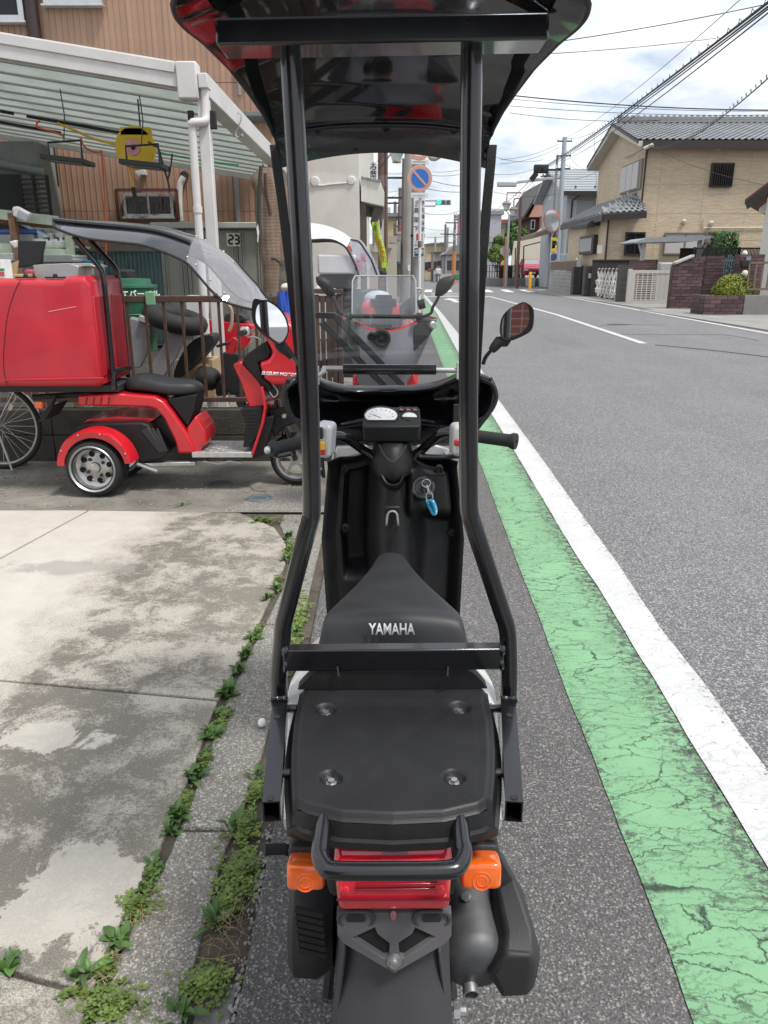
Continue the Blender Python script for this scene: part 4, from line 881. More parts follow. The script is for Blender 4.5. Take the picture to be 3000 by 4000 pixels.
for sx in (-1,1):
    mb = MB(); mb.prism([V3(XC + sx * .074,.905,.47),V3(XC + sx * .088,.905,.35),V3(XC + sx * .096,.87,.27),V3(XC + sx * .096,1.1,.30),V3(XC + sx * .08,1.15,.5)],(-sx * .006,0,0)); sb(mb,'mudguard_side',FEND,bev=.003)
# wheels ----------------------------------------------------------------------------
def wheel(c,r,w_,name):
    mb = MB(); c = Vector(c); pr_ = [(r * .70,-w_ * .42),(r * .82,-w_ * .52),(r * .93,-w_ * .46),(r * .985,-w_ * .25),(r,0),(r * .985,w_ * .25),(r * .93,w_ * .46),(r * .82,w_ * .52),(r * .70,w_ * .42),(r * .70,-w_ * .42)]
    mb.lathe(pr_,c,(1,0,0),40); wh = sb(mb,name,RUB,sm=50)
    mb = MB(); mb.lathe([(r * .71,-w_ * .4),(r * .66,-w_ * .38),(r * .64,0),(r * .66,w_ * .38),(r * .71,w_ * .4)],c,(1,0,0),40); mb.lathe([(.001,-.03),(.035,-.03),(.035,.03),(.001,.03)],c,(1,0,0),20)
    for k in range(5):
        a = 2 * math.pi * k / 5; d = V3(0,math.cos(a),math.sin(a)); mb.bar(c + d * .03,c + d * r * .66,.022,.018,V3(1,0,0))
    sb(mb,'rim',GREYP,wh); return wh
wheel((XC,1.10,.215),.215,.10,'rear_wheel')
wheel((XC,2.42,.215),.215,.09,'front_wheel')
mb = MB()
def fm_fn(u,v):
    a = lerp(-.5,2.3,v); s = u * 2 - 1; return (XC + s * .06,2.42 + math.sin(a - .9) * .245,.215 + math.cos(a - .9) * (.245 - .02 * s * s))
mb.grid(fm_fn,8,20,.004); sb(mb,'front_mudguard',WPNT,sm=60)
for sx in (-1,1): mb = MB(); mb.cyl(V3(XC + sx * .07,2.42,.215),V3(XC + sx * .06,2.24,.62),.016,n=12); sb(mb,'fork_leg',GREYP)
# engine, kick lever, muffler -----------------------------------------------------------
mb = MB(); mb.lathe([(.001,-.03),(.085,-.03),(.097,-.02),(.10,.02),(.08,.05)],p('G',285,1500,Y=1.15),(1,0,0),32); eng = sb(mb,'fan_cover',GREYP,sm=40)
for k in range(7): q = p('G',285 + k * 3,1470 + k * 36,Y=1.04); mb = MB(); mb.box(q,(.05,.006,.010),Matrix.Rotation(.3,3,'Y')); sb(mb,'cooling_fin',RUB,eng)
mb = MB(); mb.bx(-.13,.10,1.22,1.65,.20,.36); sb(mb,'crankcase',GREYP,bev=.03,seg=3)
mb = MB(); mb.tube([p('G',45,1132,Y=1.10),p('G',150,1128,Y=1.11),p('G',210,1150,Y=1.14),p('G',260,1260,Y=1.18)],.010,10); sb(mb,'pillion_peg',RUB)
ma,mb_ = V3(.152,.985,.350),V3(.150,1.40,.40); ax = (mb_ - ma).normalized()
mb = MB(); mb.lathe([(.001,-.012),(.035,-.010),(.052,.0),(.060,.02),(.060,.30),(.05,.40),(.02,.44)],ma,ax,32); muf = sb(mb,'muffler',mat('muffler_steel',(.11,.113,.118),.5,m=.6,var=.35,s=12,dirt=.3),sm=50)
mb = MB(); q = p('G',1152,1870,Y=.985); mb.lathe([(.011,-.03),(.0135,-.03),(.0135,.02),(.024,.022),(.026,.03)],q + V3(0,.01,.01),(-.05,1,.25),18); sb(mb,'tail_pipe',ALU,muf)
# heat shield: faceted outer cover with a flat rear cap
def hring(l_,Y_): return [p('G',x,y,Y=Y_) for x,y in l_]
rings = [hring(((1290,1790),(1360,1700),(1480,1700),(1500,1760),(1480,1860),(1445,1895),(1340,1900)),.955),hring(((1243,1800),(1345,1668),(1500,1682),(1530,1752),(1497,1888),(1462,1924),(1328,1932)),.965),hring(((1258,1720),(1352,1575),(1492,1560),(1534,1670),(1520,1800),(1475,1850),(1335,1850)),.99),hring(((1255,1500),(1300,1330),(1390,1280),(1440,1350),(1450,1480),(1400,1560),(1310,1560)),1.06),hring(((1228,1250),(1240,1120),(1300,1115),(1338,1165),(1345,1250),(1325,1340),(1265,1340)),1.20)]
mb = MB(); mb.loft(rings); sb(mb,'heat_shield',GREYP,muf,bev=.006,seg=3,sm=30)
for y in (1400,1450): mb = MB(); mb.lathe([(.0005,.012),(.008,.012),(.008,0),(.014,0)],p('G',1138,y,Y=1.06),(-.3,-.4,1),6); sb(mb,'muffler_bolt',ALU,muf)
mb = MB(); mb.tube(spline([p('G',1130,1380,Y=1.06),p('G',1150,1500,Y=1.05),p('G',1110,1640,Y=1.03),p('G',1045,1800,Y=1.02),p('G',1035,1900,Y=1.02)],5),.008,8); sb(mb,'muffler_stay',GREYP,muf)
mb = MB(); q = p('G',1100,2005,Y=1.10); mb.cyl(q - V3(.05,0,0),q + V3(.012,0,0),.009,n=8); mb.cyl(q - V3(.012,0,0),q + V3(.0,0,0),.015,n=6); sb(mb,'axle_nut',ALU)
for sx in (-1,1): mb = MB(); mb.tube([V3(XC + sx * .07,1.32,.25),V3(XC + sx * .12,1.26,.10),V3(XC + sx * .13,1.22,.008)],.011,8); sb(mb,'centre_stand',GREYP)
# mirrors -------------------------------------------------------------------------------
def mirror(fr,hous,glass,stem,sleeve,Ym,tilt,name):
    pl_ = [p(fr,x,y,Y=Ym) for x,y in hous]; c = sum(pl_,Vector()) / len(pl_)
    n = Vector((tilt[0],-1,tilt[1])).normalized()
    def onp(q,o=0):    # slide along the line of sight onto the tilted mirror plane
        cam_ = V3(0,0,CAMH); d = q - cam_; t = (c + n * o - cam_).dot(n) / d.dot(n); return cam_ + d * t
    H_ = [onp(q) for q in spline(pl_,4,True)]
    back = [c + (q - c) * .62 - n * .034 for q in H_]; midb = [c + (q - c) * .98 - n * .016 for q in H_]
    G_ = [onp(q,-.004) for q in spline([p(fr,x,y,Y=Ym) for x,y in glass],4,True)]
    gc = sum(G_,Vector()) / len(G_)
    # match ring counts
    k = len(H_); G2 = []
    for q in H_:
        a = q - gc; best = max(G_,key=lambda g: (g - gc).normalized().dot(a.normalized())); G2.append(best)
    mb = MB(); mb.loft([back,midb,H_,[lerp(q,g,.35) + n * .002 for q,g in zip(H_,G2)],G2],cap=True)
    st = sb(MB().tube(spline([p(fr,x,y,Y=Ym + .03) for x,y in stem],5),.0055,10),name,BLK)
    hs = sb(mb,'mirror_housing',MATTE,st,sm=50)
    mb = MB(); mb.face([q + n * .0015 for q in G_]); g = sb(mb,'mirror_glass',MIRR,st,sm=0)
    if g.data.polygons[0].normal.dot(n) < 0: g.data.flip_normals()
    mb = MB(); mb.tube([p(fr,x,y,Y=Ym + .025) for x,y in sleeve],[.0095,.013,.0155,.0155,.013],14); sb(mb,'mirror_sleeve',RUB,st)
mirror('V',((855,455),(960,452),(1080,530),(1130,660),(1105,990),(950,1150),(600,1285),(430,1190),(398,1020),(440,780),(600,590)),
       ((880,475),(960,482),(1028,580),(1030,880),(880,1100),(530,1235),(460,1160),(440,960),(505,720),(640,560)),
       ((40,1790),(70,1690),(130,1580),(260,1440),(420,1290),(540,1180)),((215,1500),(280,1420),(380,1300),(520,1290),(560,1220)),2.10,(-.33,.08),'mirror_arm')
mirror('U',((230,380),(400,395),(560,405),(760,530),(920,740),(985,960),(980,1120),(920,1260),(830,1345),(700,1340),(480,1170),(290,1000),(205,850),(180,620)),
       ((420,440),(540,440),(740,570),(890,770),(950,960),(950,1110),(880,1250),(810,1310),(720,1290),(520,1140),(340,960),(275,830),(280,620),(330,500)),
       ((1165,1800),(1110,1680),(980,1530),(800,1380),(760,1300)),((1060,1640),(960,1520),(860,1440),(790,1350),(760,1300)),2.10,(.19,.03),'mirror_arm')
S_key = thing('key_ring','ignition key with a turquoise coiled key strap hanging from the lock','key',tuple(lock.data.vertices[0].co + ORG[S.name]))
q = p('F',985,762,Y=2.02) + lx * .012
def kb(mb,n,m,**k): return mb.build(n,m,S_key,**k)
mb = MB(); mb.box(q + lx * .018,(.006,.016,.034),lx.to_track_quat('Y','Z').to_matrix()); kb(mb,'key_head',RUB,bev=.003)
mb = MB(); mb.box(q + lx * .004,(.003,.018,.008),lx.to_track_quat('Y','Z').to_matrix()); kb(mb,'key_blade',ALU)
mb = MB(); c = p('F',1003,735,Y=1.985); mb.tube([c + V3(.011 * math.cos(a),-.002,.011 * math.sin(a)) for a in [2 * math.pi * k / 20 for k in range(20)]],.0011,6,loop=True); kb(mb,'split_ring',CHR)
mb = MB(); mb.tube([p('F',1005,745,Y=1.985),p('F',1015,775,Y=1.985),p('F',1025,800,Y=1.985)],.003,6); c = p('F',1022,815,Y=1.985); mb.tube([c + V3(.009 * math.cos(a),0,.013 * math.sin(a)) for a in [2 * math.pi * k / 18 for k in range(18)]],.0016,6,loop=True); mb.box(p('F',1020,790,Y=1.985),(.012,.006,.008)); kb(mb,'clasp',CHR)
mb = MB(); pts = []
for k in range(200):
    t = k / 199; cpt = spline([p('F',1012,838,Y=1.982),p('F',1030,880,Y=1.98),p('F',1048,915,Y=1.98),p('F',1056,900,Y=1.978),p('F',1050,868,Y=1.977),p('F',1036,835,Y=1.977)],8)
    j = t * (len(cpt) - 1); i0 = min(int(j),len(cpt) - 2); c = lerp(cpt[i0],cpt[i0 + 1],j - i0); a = t * 2 * math.pi * 26
    pts.append(c + V3(math.cos(a) * .0052,math.sin(a) * .0052,math.sin(a) * .002))
mb.tube(pts,.0016,5); kb(mb,'coiled_strap',mat('turquoise_plastic',(.02,.30,.52),.25,coat=.5))
# ================================================================== left side: fence, trike, bicycle, carport, house, clutter
BROWNP = mat('brown_fence_paint',(.085,.050,.036),.45,var=.25,s=12,dirt=.2)
KERBM = mat('grimy_concrete',(.055,.052,.045),.92,var=.5,s=5,bump=.5,bs=60,dirt=.5)
def P2(fr,l,Y): return [p(fr,x,y,Y=Y) for x,y in l]
def plate(fr,l,Y,d,name,m,par,bev=.004,sp=0,**k):
    q = P2(fr,l,Y)
    if sp: q = spline(q,sp,True)
    return MB().prism(q,(0,d,0)).build(name,m,par,bev=bev,**k)
# kerb wall under the fence: concrete blocks
YF = 6.0
kw = thing('kerb_wall','low grimy concrete block kerb under the brown fence','wall',(-2,YF,0))
x = -6.2
while x < -.34:
    x2 = min(x + .6,-.33)
    for z0,z1 in ((-.02,.20),(.205,.405)): MB().bx(x + .003,x2 - .003,YF - .06,YF + .07,z0,z1).build('concrete_block',KERBM,kw,bev=.006)
    x = x2
fn = thing('brown_fence','brown metal railing fence on the kerb behind the red trike','fence',(-2,YF,.405))
zt = p('B',1000,500,Y=YF).z; zb_ = p('B',1000,1050,Y=YF).z
MB().bx(-6.2,-.32,YF - .02,YF + .025,zt - .035,zt + .012).build('top_rail',BROWNP,fn,bev=.004)
MB().bx(-6.2,-.32,YF - .015,YF + .02,zb_ - .02,zb_ + .016).build('bottom_rail',BROWNP,fn,bev=.004)
x0 = p('B',700,700,Y=YF).x; dx = (p('B',1190,700,Y=YF).x - x0) / 5
bme = MB().box((0,0,0),(.020,.020,zt - zb_ - .05)).mesh('baluster',sm=0); bme.materials.append(BROWNP)
k = -17
while x0 + k * dx < -.78:
    piece('baluster',bme,fn,(x0 + k * dx,YF,(zt + zb_) / 2 - .01)); k += 1
for xx in (-5.2,-3.3,-.80): MB().bx(xx - .025,xx + .025,YF - .03,YF + .03,.405,zt + .01).build('post',BROWNP,fn,bev=.003)
bw = thing('board_fence','dark brown upright board fence between the parked scooters','fence',(-.55,YF,0))
BRD = mat('dark_stained_board',(.062,.040,.030),.65,var=.35,s=9,rnd=.25,bump=.2)
xa,xb = p('N',205,700,Y=YF).x,p('N',485,700,Y=YF).x; ztb = p('N',300,355,Y=YF).z
for i in range(5):
    a = lerp(xa,xb,i / 5); b = lerp(xa,xb,(i + 1) / 5); MB().bx(a + .004,b - .004,YF - .045 - .004 * (i % 2),YF - .028,.02,ztb - .02 - .012 * (i % 3)).build('board',BRD,bw,bev=.003)
MB().bx(xa - .01,xb + .005,YF - .055,YF + .02,ztb - .012,ztb + .02).build('cap_rail',BRD,bw,bev=.004)
MB().bx(xb - .045,xb,YF - .025,YF + .02,0,ztb - .015).build('end_post',BRD,bw,bev=.004)
# towel and tape on the rail
def cloth(name,fr,L_,R_,Y,m,label,cat,amp=.012,seed=0,thick=.004):
    def f(u,v):
        a = spline([p(fr,*q,Y=Y) for q in L_],8); b = spline([p(fr,*q,Y=Y) for q in R_],8); j = min(int(v * (len(a) - 1)),len(a) - 1)
        q = lerp(a[j],b[j],u); n = noise.noise(V3(u * 3.1 + seed,v * 1.3,seed)) + .5 * noise.noise(V3(u * 7 + seed,v * 2.2,3)); return q + V3(0,amp * n * 2,0)
    return MB().grid(f,22,30,thick).solo(name,m,label,cat,sm=70)
cloth('towel','U',[(740,230),(755,500),(800,900),(830,1060)],[(1075,185),(1090,500),(1110,800),(1120,1060)],YF - .06,mat('blue_towelling',(.035,.11,.52),.95,var=.2,s=30,bump=.5,bs=250),'bright blue towel draped over the fence rail','towel',.010,2)
q = p('B',812,515,Y=YF - .03); MB().bx(q.x - .035,q.x + .035,YF - .036,YF + .03,q.z - .035,q.z + .06).solo('tape',mat('green_tape',(.20,.42,.24),.5),'strip of pale green tape wrapped round the fence rail','tape',bev=.004)

# ---------------- red canopy trike
RED = mat('red_paint',(.56,.012,.022),.20,var=.06,s=5,coat=.5)
REDB = mat('red_box_plastic',(.50,.014,.030),.28,var=.14,s=3.5,coat=.25,rv=.5,dirt=.14)
T = thing('red_trike','red three-wheeled canopy delivery scooter parked side-on before the brown fence','trike',(p('B',800,1500,Y=5.2).x,5.25,0))
def tb(mb,n,m,par=None,**k): return mb.build(n,m,par or T,**k)
# rear box
xr = p('B',512,700,Y=4.93).x; xl = xr - 1.02; zt_ = p('B',300,402,Y=4.93).z; zb2 = p('B',300,985,Y=4.93).z
mb = MB(); rings = []
for x,in_,dz in ((xl,.02,.03),(xl + .03,0,0),(xr - .25,0,0),(xr - .17,0,0),(xr - .13,0,-.025),(xr - .03,.0,-.025),(xr,.02,-.01)):
    y0,y1,z0,z1 = 4.93 + in_,5.58 - in_,zb2 + in_ * .5,zt_ - in_ - dz * .8
    r_ = .045; ring = []
    for cy,cz,a0 in ((y1 - r_,z1 - r_,0),(y0 + r_,z1 - r_,90),(y0 + r_,z0 + r_,180),(y1 - r_,z0 + r_,270)):
        for k in range(6): a = R(a0 + 18 * k); ring.append(V3(x,cy + r_ * math.cos(a),cz + r_ * math.sin(a)))
    rings.append(ring)
mb.loft(rings); bxo = tb(mb,'cargo_box',REDB,bev=.02,seg=4,sm=50)
sxs = [p('B',x,y,Y=4.929) for x,y in ((112,402),(75,480),(40,600),(22,760),(20,880),(38,985))]
mb = MB(); mb.tube(spline(sxs,6),.0022,6); tb(mb,'lid_seam',RUB,bxo)
a,b = p('B',30,945,Y=4.925),p('B',560,935,Y=4.925); mb = MB(); mb.bar(a,b,.01,.012); tb(mb,'box_rib',REDB,bxo,bev=.003)
for x in (140,300): q = p('B',x,396,Y=4.98); mb = MB(); mb.bar(q + V3(-.06,0,.004),q + V3(.06,0,.004),.03,.01); mb.ell(q + V3(0,0,.014),(.016,.012,.014),8,6); tb(mb,'hinge',RUB,bxo)
for x in (xr + .001,):
    for y in (5.06,5.40): mb = MB(); mb.box(V3(x,y,(zt_ + zb2) / 2 - .02),(.012,.20,zt_ - zb2 - .16)); tb(mb,'front_panel',REDB,bxo,bev=.006)
for x,y in ((270,575),):
    a,b = p('B',262,577,Y=4.9285),p('B',410,550,Y=4.9285); mb = MB(); mb.bar(a,b,.0015,.004); tb(mb,'scratch',mat('pale_scratch',(.75,.35,.32),.7),bxo)
# canopy
CR = [(310,82),(450,86),(600,93),(740,103),(850,117),(930,132),(1000,153),(1060,172),(1110,194),(1160,222),(1220,262),(1290,325),(1350,388),(1410,455),(1450,512)]
ED = [(303,128),(400,165),(500,187),(640,203),(760,216),(850,243),(930,274),(1005,312),(1050,358),(1090,405),(1130,452),(1165,486),(1215,524),(1290,548),(1365,566)]
cr = spline(P2('B',CR,5.30),3); ed = spline(P2('B',ED,5.02),3)
def can(v0,v1):
    def f(u,v):
        s = u * 2 - 1; j = lerp(v0,v1,v) * (len(cr) - 1); i = min(int(j),len(cr) - 2); t = j - i
        c = lerp(cr[i],cr[i + 1],t); e = lerp(ed[i],ed[i + 1],t); k = abs(s) ** 1.7
        return (lerp(c.x,e.x,k),5.30 + s * .28,lerp(c.z,e.z,k))
    return f
CAN = mat('smoked_canopy',(.014,.016,.022),.07,var=.1,coat=1,spec=.8)
SCR = glassy('trike_screen',(.95,.96,1.0),.95,.04,.20,.22)
mb = MB(); mb.grid(can(0,.50),24,24,.004); rf = tb(mb,'canopy_roof',CAN,sm=60)
mb = MB(); mb.grid(can(.49,1),24,26); scn = tb(mb,'canopy_screen',SCR,sm=60)
for u in (0,1):
    mb = MB(); mb.tube([Vector(can(0,1)(u,v / 60)) for v in range(61)],.008,8); tb(mb,'edge_rubber',RUB,rf)
mb = MB(); mb.tube([Vector(can(0,1)(u / 20,0)) for u in range(21)],.009,8); tb(mb,'edge_rubber',RUB,rf)
for u in (.24,.76): 
    mb = MB(); pts = [Vector(can(0,.5)(u,v / 20)) + V3(0,0,.012) for v in range(21)]; mb.tube(pts,.017,8); tb(mb,'roof_rib',BLK,rf)
for v in (.5,.57,.70,.82):
    for u in (.06,.5): q = Vector(can(0,1)(u,v)); mb = MB(); mb.ell(q,(.008,.008,.008),8,6); tb(mb,'screw',ALU,scn)
for (pts,Y) in ((((398,172),(440,225),(530,330),(556,390),(570,500),(615,975)),5.06),(((484,190),(540,250),(618,335),(640,395),(655,520),(692,930)),5.52)):
    mb = MB(); mb.tube(spline(P2('B',pts,Y),4),.017,12); tb(mb,'canopy_post',BLK)
mb = MB(); mb.bar(p('B',600,900,Y=5.06),p('B',700,880,Y=5.52),.03,.035); mb.bar(p('B',612,905,Y=5.06),p('B',618,1000,Y=5.06),.03,.03,V3(0,1,0)); tb(mb,'post_bracket',BLK,bev=.003)
mb = MB(); mb.bar(V3(xl + .1,5.25,zb2 - .03),V3(p('B',690,1000,Y=5.25).x,5.25,zb2 - .03),.34,.05); tb(mb,'box_subframe',GREYP,bev=.006)
# body
MB().prism(P2('B',[(418,1030),(640,1018),(830,1036),(880,1062),(930,1120),(1010,1235),(1060,1345),(958,1345),(945,1280),(880,1150),(840,1105),(800,1095),(560,1090),(418,1085)],5.08),(0,.34,0)).build('body_spine',RED,T,bev=.018,seg=4,sm=40)
for x in (470,510,550,590): mb = MB(); mb.bar(p('B',x,1040,Y=5.079),p('B',x - 6,1078,Y=5.079),.006,.012,V3(0,1,0)); tb(mb,'vent_slot',mat('dark_red',(.22,.008,.012),.4),bev=.002)
MB().prism(P2('B',[(1010,1205),(1055,1140),(1108,1220),(1118,1290),(1085,1310),(1085,1345),(1000,1345)],5.10),(0,.30,0)).build('seat_base',RED,T,bev=.012,seg=3)
MB().prism(P2('B',[(905,1050),(1062,1025),(1052,1100),(1018,1200),(985,1160)],5.12),(0,.26,0)).build('under_seat_panel',MATTE,T,bev=.006)
mb = MB(); rings = []
for (x,yt,yb2,hw) in ((668,985,1000,.05),(680,950,1012,.10),(710,928,1018,.13),(770,922,1020,.14),(850,942,1030,.145),(930,958,1045,.14),(1010,958,1050,.12),(1065,972,1040,.09),(1092,1000,1022,.04)):
    zt2,zb3 = p('B',x,yt,Y=5.12).z,p('B',x,yb2,Y=5.12).z; X_ = p('B',x,yt,Y=5.2).x; zm = zt2 - .02
    rings.append([V3(X_,5.26 - hw * .9,zb3),V3(X_,5.26 - hw,(zt2 + zb3) / 2),V3(X_,5.26 - hw * .85,zt2 - .008),V3(X_,5.26 - hw * .4,zt2),V3(X_,5.26 + hw * .4,zt2),V3(X_,5.26 + hw * .85,zt2 - .008),V3(X_,5.26 + hw,(zt2 + zb3) / 2),V3(X_,5.26 + hw * .9,zb3)])
mb.loft(rings); o = tb(mb,'seat',SEATM,sm=70); o.modifiers.new('s','SUBSURF').render_levels = 2
# chequer-plate footboard
CHQ = mat('chequer_plate',(.60,.60,.585),.42,m=.75,var=.15,s=20)
fa,fb,fc,fd = p('B',1035,1338,Y=5.06),p('B',1362,1342,Y=5.06),p('B',1345,1275,Y=5.42),p('B',1112,1272,Y=5.42)
zf = fa.z; x0_,x1_ = fa.x,fb.x
fo = MB().bx(x0_,x1_,5.06,5.44,zf - .035,zf).build('footboard',CHQ,T,bev=.003)
lm = MB().ell((0,0,0),(.020,.005,.0022),8,4).mesh('tread_bar'); lm.materials.append(CHQ)
for i in range(9):
    for j in range(8): piece('tread_bar',lm,fo,(lerp(x0_ + .03,x1_ - .03,i / 8) - 0,5.085 + j * .046,zf + .0005),(0,0,R(45 if (i + j) % 2 else -45)))
# leg shield and front
MB().prism(P2('B',[(1255,862),(1300,845),(1400,950),(1425,1000),(1440,1090),(1345,1098),(1300,960)],5.12),(0,.30,0)).build('leg_column',RED,T,bev=.012,seg=3)
MB().prism(P2('B',[(1296,1106),(1418,1090),(1416,1200),(1352,1310),(1312,1310),(1328,1190)],5.08),(0,.36,0)).build('leg_panel',MATTE,T,bev=.006)
for i in range(5): a,b = p('B',1312,1130 + i * 18,Y=5.079),p('B',1385,1128 + i * 18,Y=5.079); mb = MB(); mb.bar(a,b,.004,.004); tb(mb,'panel_rib',GREYP)
MB().prism(P2('B',[(1405,985),(1420,982),(1438,1090),(1425,1180),(1370,1352),(1352,1352),(1410,1180),(1424,1090)],5.06),(0,.42,0)).build('shield_edge',RED,T,bev=.004)
MB().prism(P2('B',[(1432,1150),(1478,1140),(1470,1200),(1420,1350),(1370,1368),(1360,1352)],5.10),(0,.36,0)).build('shield_front',MATTE,T,bev=.006)
MB().prism(P2('B',[(1305,848),(1330,808),(1400,760),(1440,735),(1468,795),(1448,836),(1392,852),(1420,935),(1455,965),(1492,1050),(1468,1045),(1420,985),(1340,890)],5.09),(0,.40,0)).build('dash_panel',MATTE,T,bev=.012,seg=3)
mb = MB(); fo_ = [(1365,640),(1400,690),(1432,722),(1470,798),(1450,840),(1395,852),(1425,942),(1470,975),(1600,978),(1660,930),(1690,850),(1680,760),(1640,700),(1580,650),(1500,600),(1440,590)]
mb.prism(P2('B',fo_,5.06),(0,.46,0)); fair = tb(mb,'front_fairing',RED,bev=.035,seg=5,sm=50)
q = p('M',1205,800,Y=5.058); text('SUZUKI MOTOR',.030,p('M',1316,822,Y=5.056),(1,0,-.06),(0,0,1),mat('white_print',(.8,.78,.77),.5),fair,'brand_lettering',shear=.25,bold=.0012,sx=1.05)
mb = MB(); mb.cyl(V3(p('B',1315,690,Y=5.0).x,4.98,p('B',1315,690,Y=5.0).z),V3(p('B',1330,700,Y=5.3).x,5.55,p('B',1325,695,Y=5.3).z),.013,n=12); hb = tb(mb,'handlebar',BLK)
q = p('B',1313,692,Y=4.99); mb = MB(); mb.lathe([(.001,-.05),(.018,-.05),(.020,-.04),(.017,0),(.017,.10)],q,(0,1,0),16); tb(mb,'grip',RUB,hb)
mb = MB(); mb.box(q + V3(-.004,.09,.003),(.055,.05,.06)); tb(mb,'switch_box',SILV,hb,bev=.012)
mb = MB(); mb.tube(P2('B',[(1335,715),(1375,712),(1410,725),(1400,780),(1350,800)],5.12),.006,8); tb(mb,'brake_lever',ALU,hb)
MB().prism(P2('B',[(1222,745),(1262,712),(1288,735),(1262,808),(1228,808)],5.5),(0,.03,0)).build('knuckle_guard',RED,T,bev=.008)
mb = MB(); mb.tube(spline(P2('B',[(1170,765),(1200,755),(1240,748)],5.45),4),.010,8); tb(mb,'grip',RUB,hb)
# wheels
def fatwheel(c,r,w_,rim,yaw=0):
    c = Vector(c); ax = V3(math.sin(yaw),math.cos(yaw),0)
    mb = MB(); mb.lathe([(r * .70,0),(r * .80,-.012),(r * .93,-.006),(r * .99,.02),(r,.04),(r,w_ - .04),(r * .98,w_ - .01),(r * .85,w_),(r * .7,w_ - .01)],c,ax,48); wh = tb(mb,'wheel',RUB,sm=40)
    for i in range(26):
        a = 2 * math.pi * i / 26; d = V3(math.cos(a),0,math.sin(a)); q = c + d * (r + .0005) + ax * (w_ * .30 if i % 2 else w_ * .62)
        M_ = Matrix((d.cross(ax),ax,d)).transposed(); mb = MB(); mb.box(q,(.006,.05,.003),M_ @ Matrix.Rotation(.5,3,'Z')); tb(mb,'tread_groove',mat('groove',(.006,.006,.006),.9),wh)
    mb = MB(); mb.lathe([(r * .83,-.010),(r * .80,-.016),(r * .74,-.004),(r * .70,.05),(r * .55,.065),(r * .46,.055),(r * .2,.05),(r * .17,.03),(r * .15,.028),(.001,.028)],c,ax,48); rm = tb(mb,'rim',rim,wh,sm=35)
    for i in range(8):
        a = 2 * math.pi * i / 8 + .2; d = V3(math.cos(a),0,math.sin(a)); q = c + d * r * .48 + ax * .052; mb = MB(); mb.lathe([(.001,0),(r * .085,0),(r * .10,.004)],q - ax * .004,ax,16); tb(mb,'rim_hole',mat('hole_black',(.006,.006,.006),.9),rm)
    for i in range(4):
        a = 2 * math.pi * i / 4 + .55; d = V3(math.cos(a),0,math.sin(a)); q = c + d * r * .33 + ax * .046; mb = MB(); mb.lathe([(.001,-.012),(.009,-.012),(.010,0),(.013,.002)],q,ax,6); tb(mb,'wheel_nut',mat('rusty_nut',(.13,.07,.035),.7,m=.4,var=.4,s=60),rm)
    return wh
RIM = mat('machined_alloy',(.52,.52,.51),.32,m=.85,var=.12,s=40)
wc = p('B',500,1428,Y=4.92); fatwheel(wc,wc.z,.17,RIM,.05)
wf = V3(wc.x + .01,5.42,wc.z); fatwheel(wf,wc.z,.17,RIM,.05)
# fenders
def arch(name,c,r0,r1,a0,a1,y0,y1,m):
    mb = MB(); rings = []
    for k in range(25):
        a = R(lerp(a0,a1,k / 24)); d = V3(math.cos(a),0,math.sin(a)); rings.append([c + d * r0 + V3(0,y0 + .012,0),c + d * (r1 - .012) + V3(0,y0,0),c + d * r1 + V3(0,y0 + .02,0),c + d * r1 + V3(0,y1,0),c + d * (r1 - .006) + V3(0,y1,0),c + d * (r0) + V3(0,y0 + .018,0)])
    mb.loft(rings); return tb(mb,name,m,sm=45)
for yy in (0,.46):
    ar = arch('fender',V3(wc.x + .02,4.9 + yy,wc.z + .01),wc.z * 1.06,wc.z * 1.34,8,176,0,.22,RED)
    for a in (25,75,110,150): d = V3(math.cos(R(a)),0,math.sin(R(a))); mb = MB(); mb.ell(V3(wc.x + .02,4.898 + yy,wc.z + .01) + d * wc.z * 1.24,(.006,.004,.006),8,6); tb(mb,'rivet',ALU,ar)
MB().prism(P2('B',[(420,1195),(450,1180),(760,1175),(800,1190),(905,1340),(880,1375),(760,1395),(700,1320),(600,1230),(400,1240)],5.05),(0,.42,0)).build('axle_cover',MATTE,T,bev=.015,seg=3)
MB().prism(P2('B',[(425,1200),(470,1160),(640,1142),(840,1155),(800,1182),(450,1190)],5.12),(0,.36,0)).build('rear_deck',RED,T,bev=.015,seg=3)
for i in range(3): MB().prism(P2('B',[(760 + i * 40,1220),(800 + i * 26,1205),(885 + i * 10,1330),(860 + i * 14,1345)],5.045 + i * .004),(0,.01,0)).build('cover_rib',GREYP,T,bev=.004)
mb = MB(); mb.bar(p('B',740,1400,Y=5.1),p('B',1060,1395,Y=5.1),.05,.03); tb(mb,'lower_frame',ALU,bev=.006)
mb = MB(); mb.cyl(p('B',740,1400,Y=5.05),p('B',850,1440,Y=5.05),.012,n=8); mb.tube(P2('B',[(1100,1385),(1180,1400),(1240,1385),(1300,1395)],5.1),.008,8); tb(mb,'linkage',ALU)
mb = MB(); mb.tube(P2('B',[(620,995),(450,1025),(330,1030),(180,1040)],5.25),.02,10); mb.tube(P2('B',[(300,1030),(280,1090),(230,1140)],5.2),.012,8); tb(mb,'tail_frame',GREYP)
MB().box(p('B',215,1080,Y=5.0),(.055,.06,.05)).build('rear_turn_signal',mat('dull_orange_lens',(.55,.10,.02),.2,coat=.8),T,bev=.012,seg=3)
MB().prism(P2('B',[(200,1180),(255,1095),(290,1085),(240,1165)],5.05),(0,.25,0)).build('mud_flap',RUB,T,bev=.004)
fw = p('B',1600,1345,Y=5.25); fr_ = .185
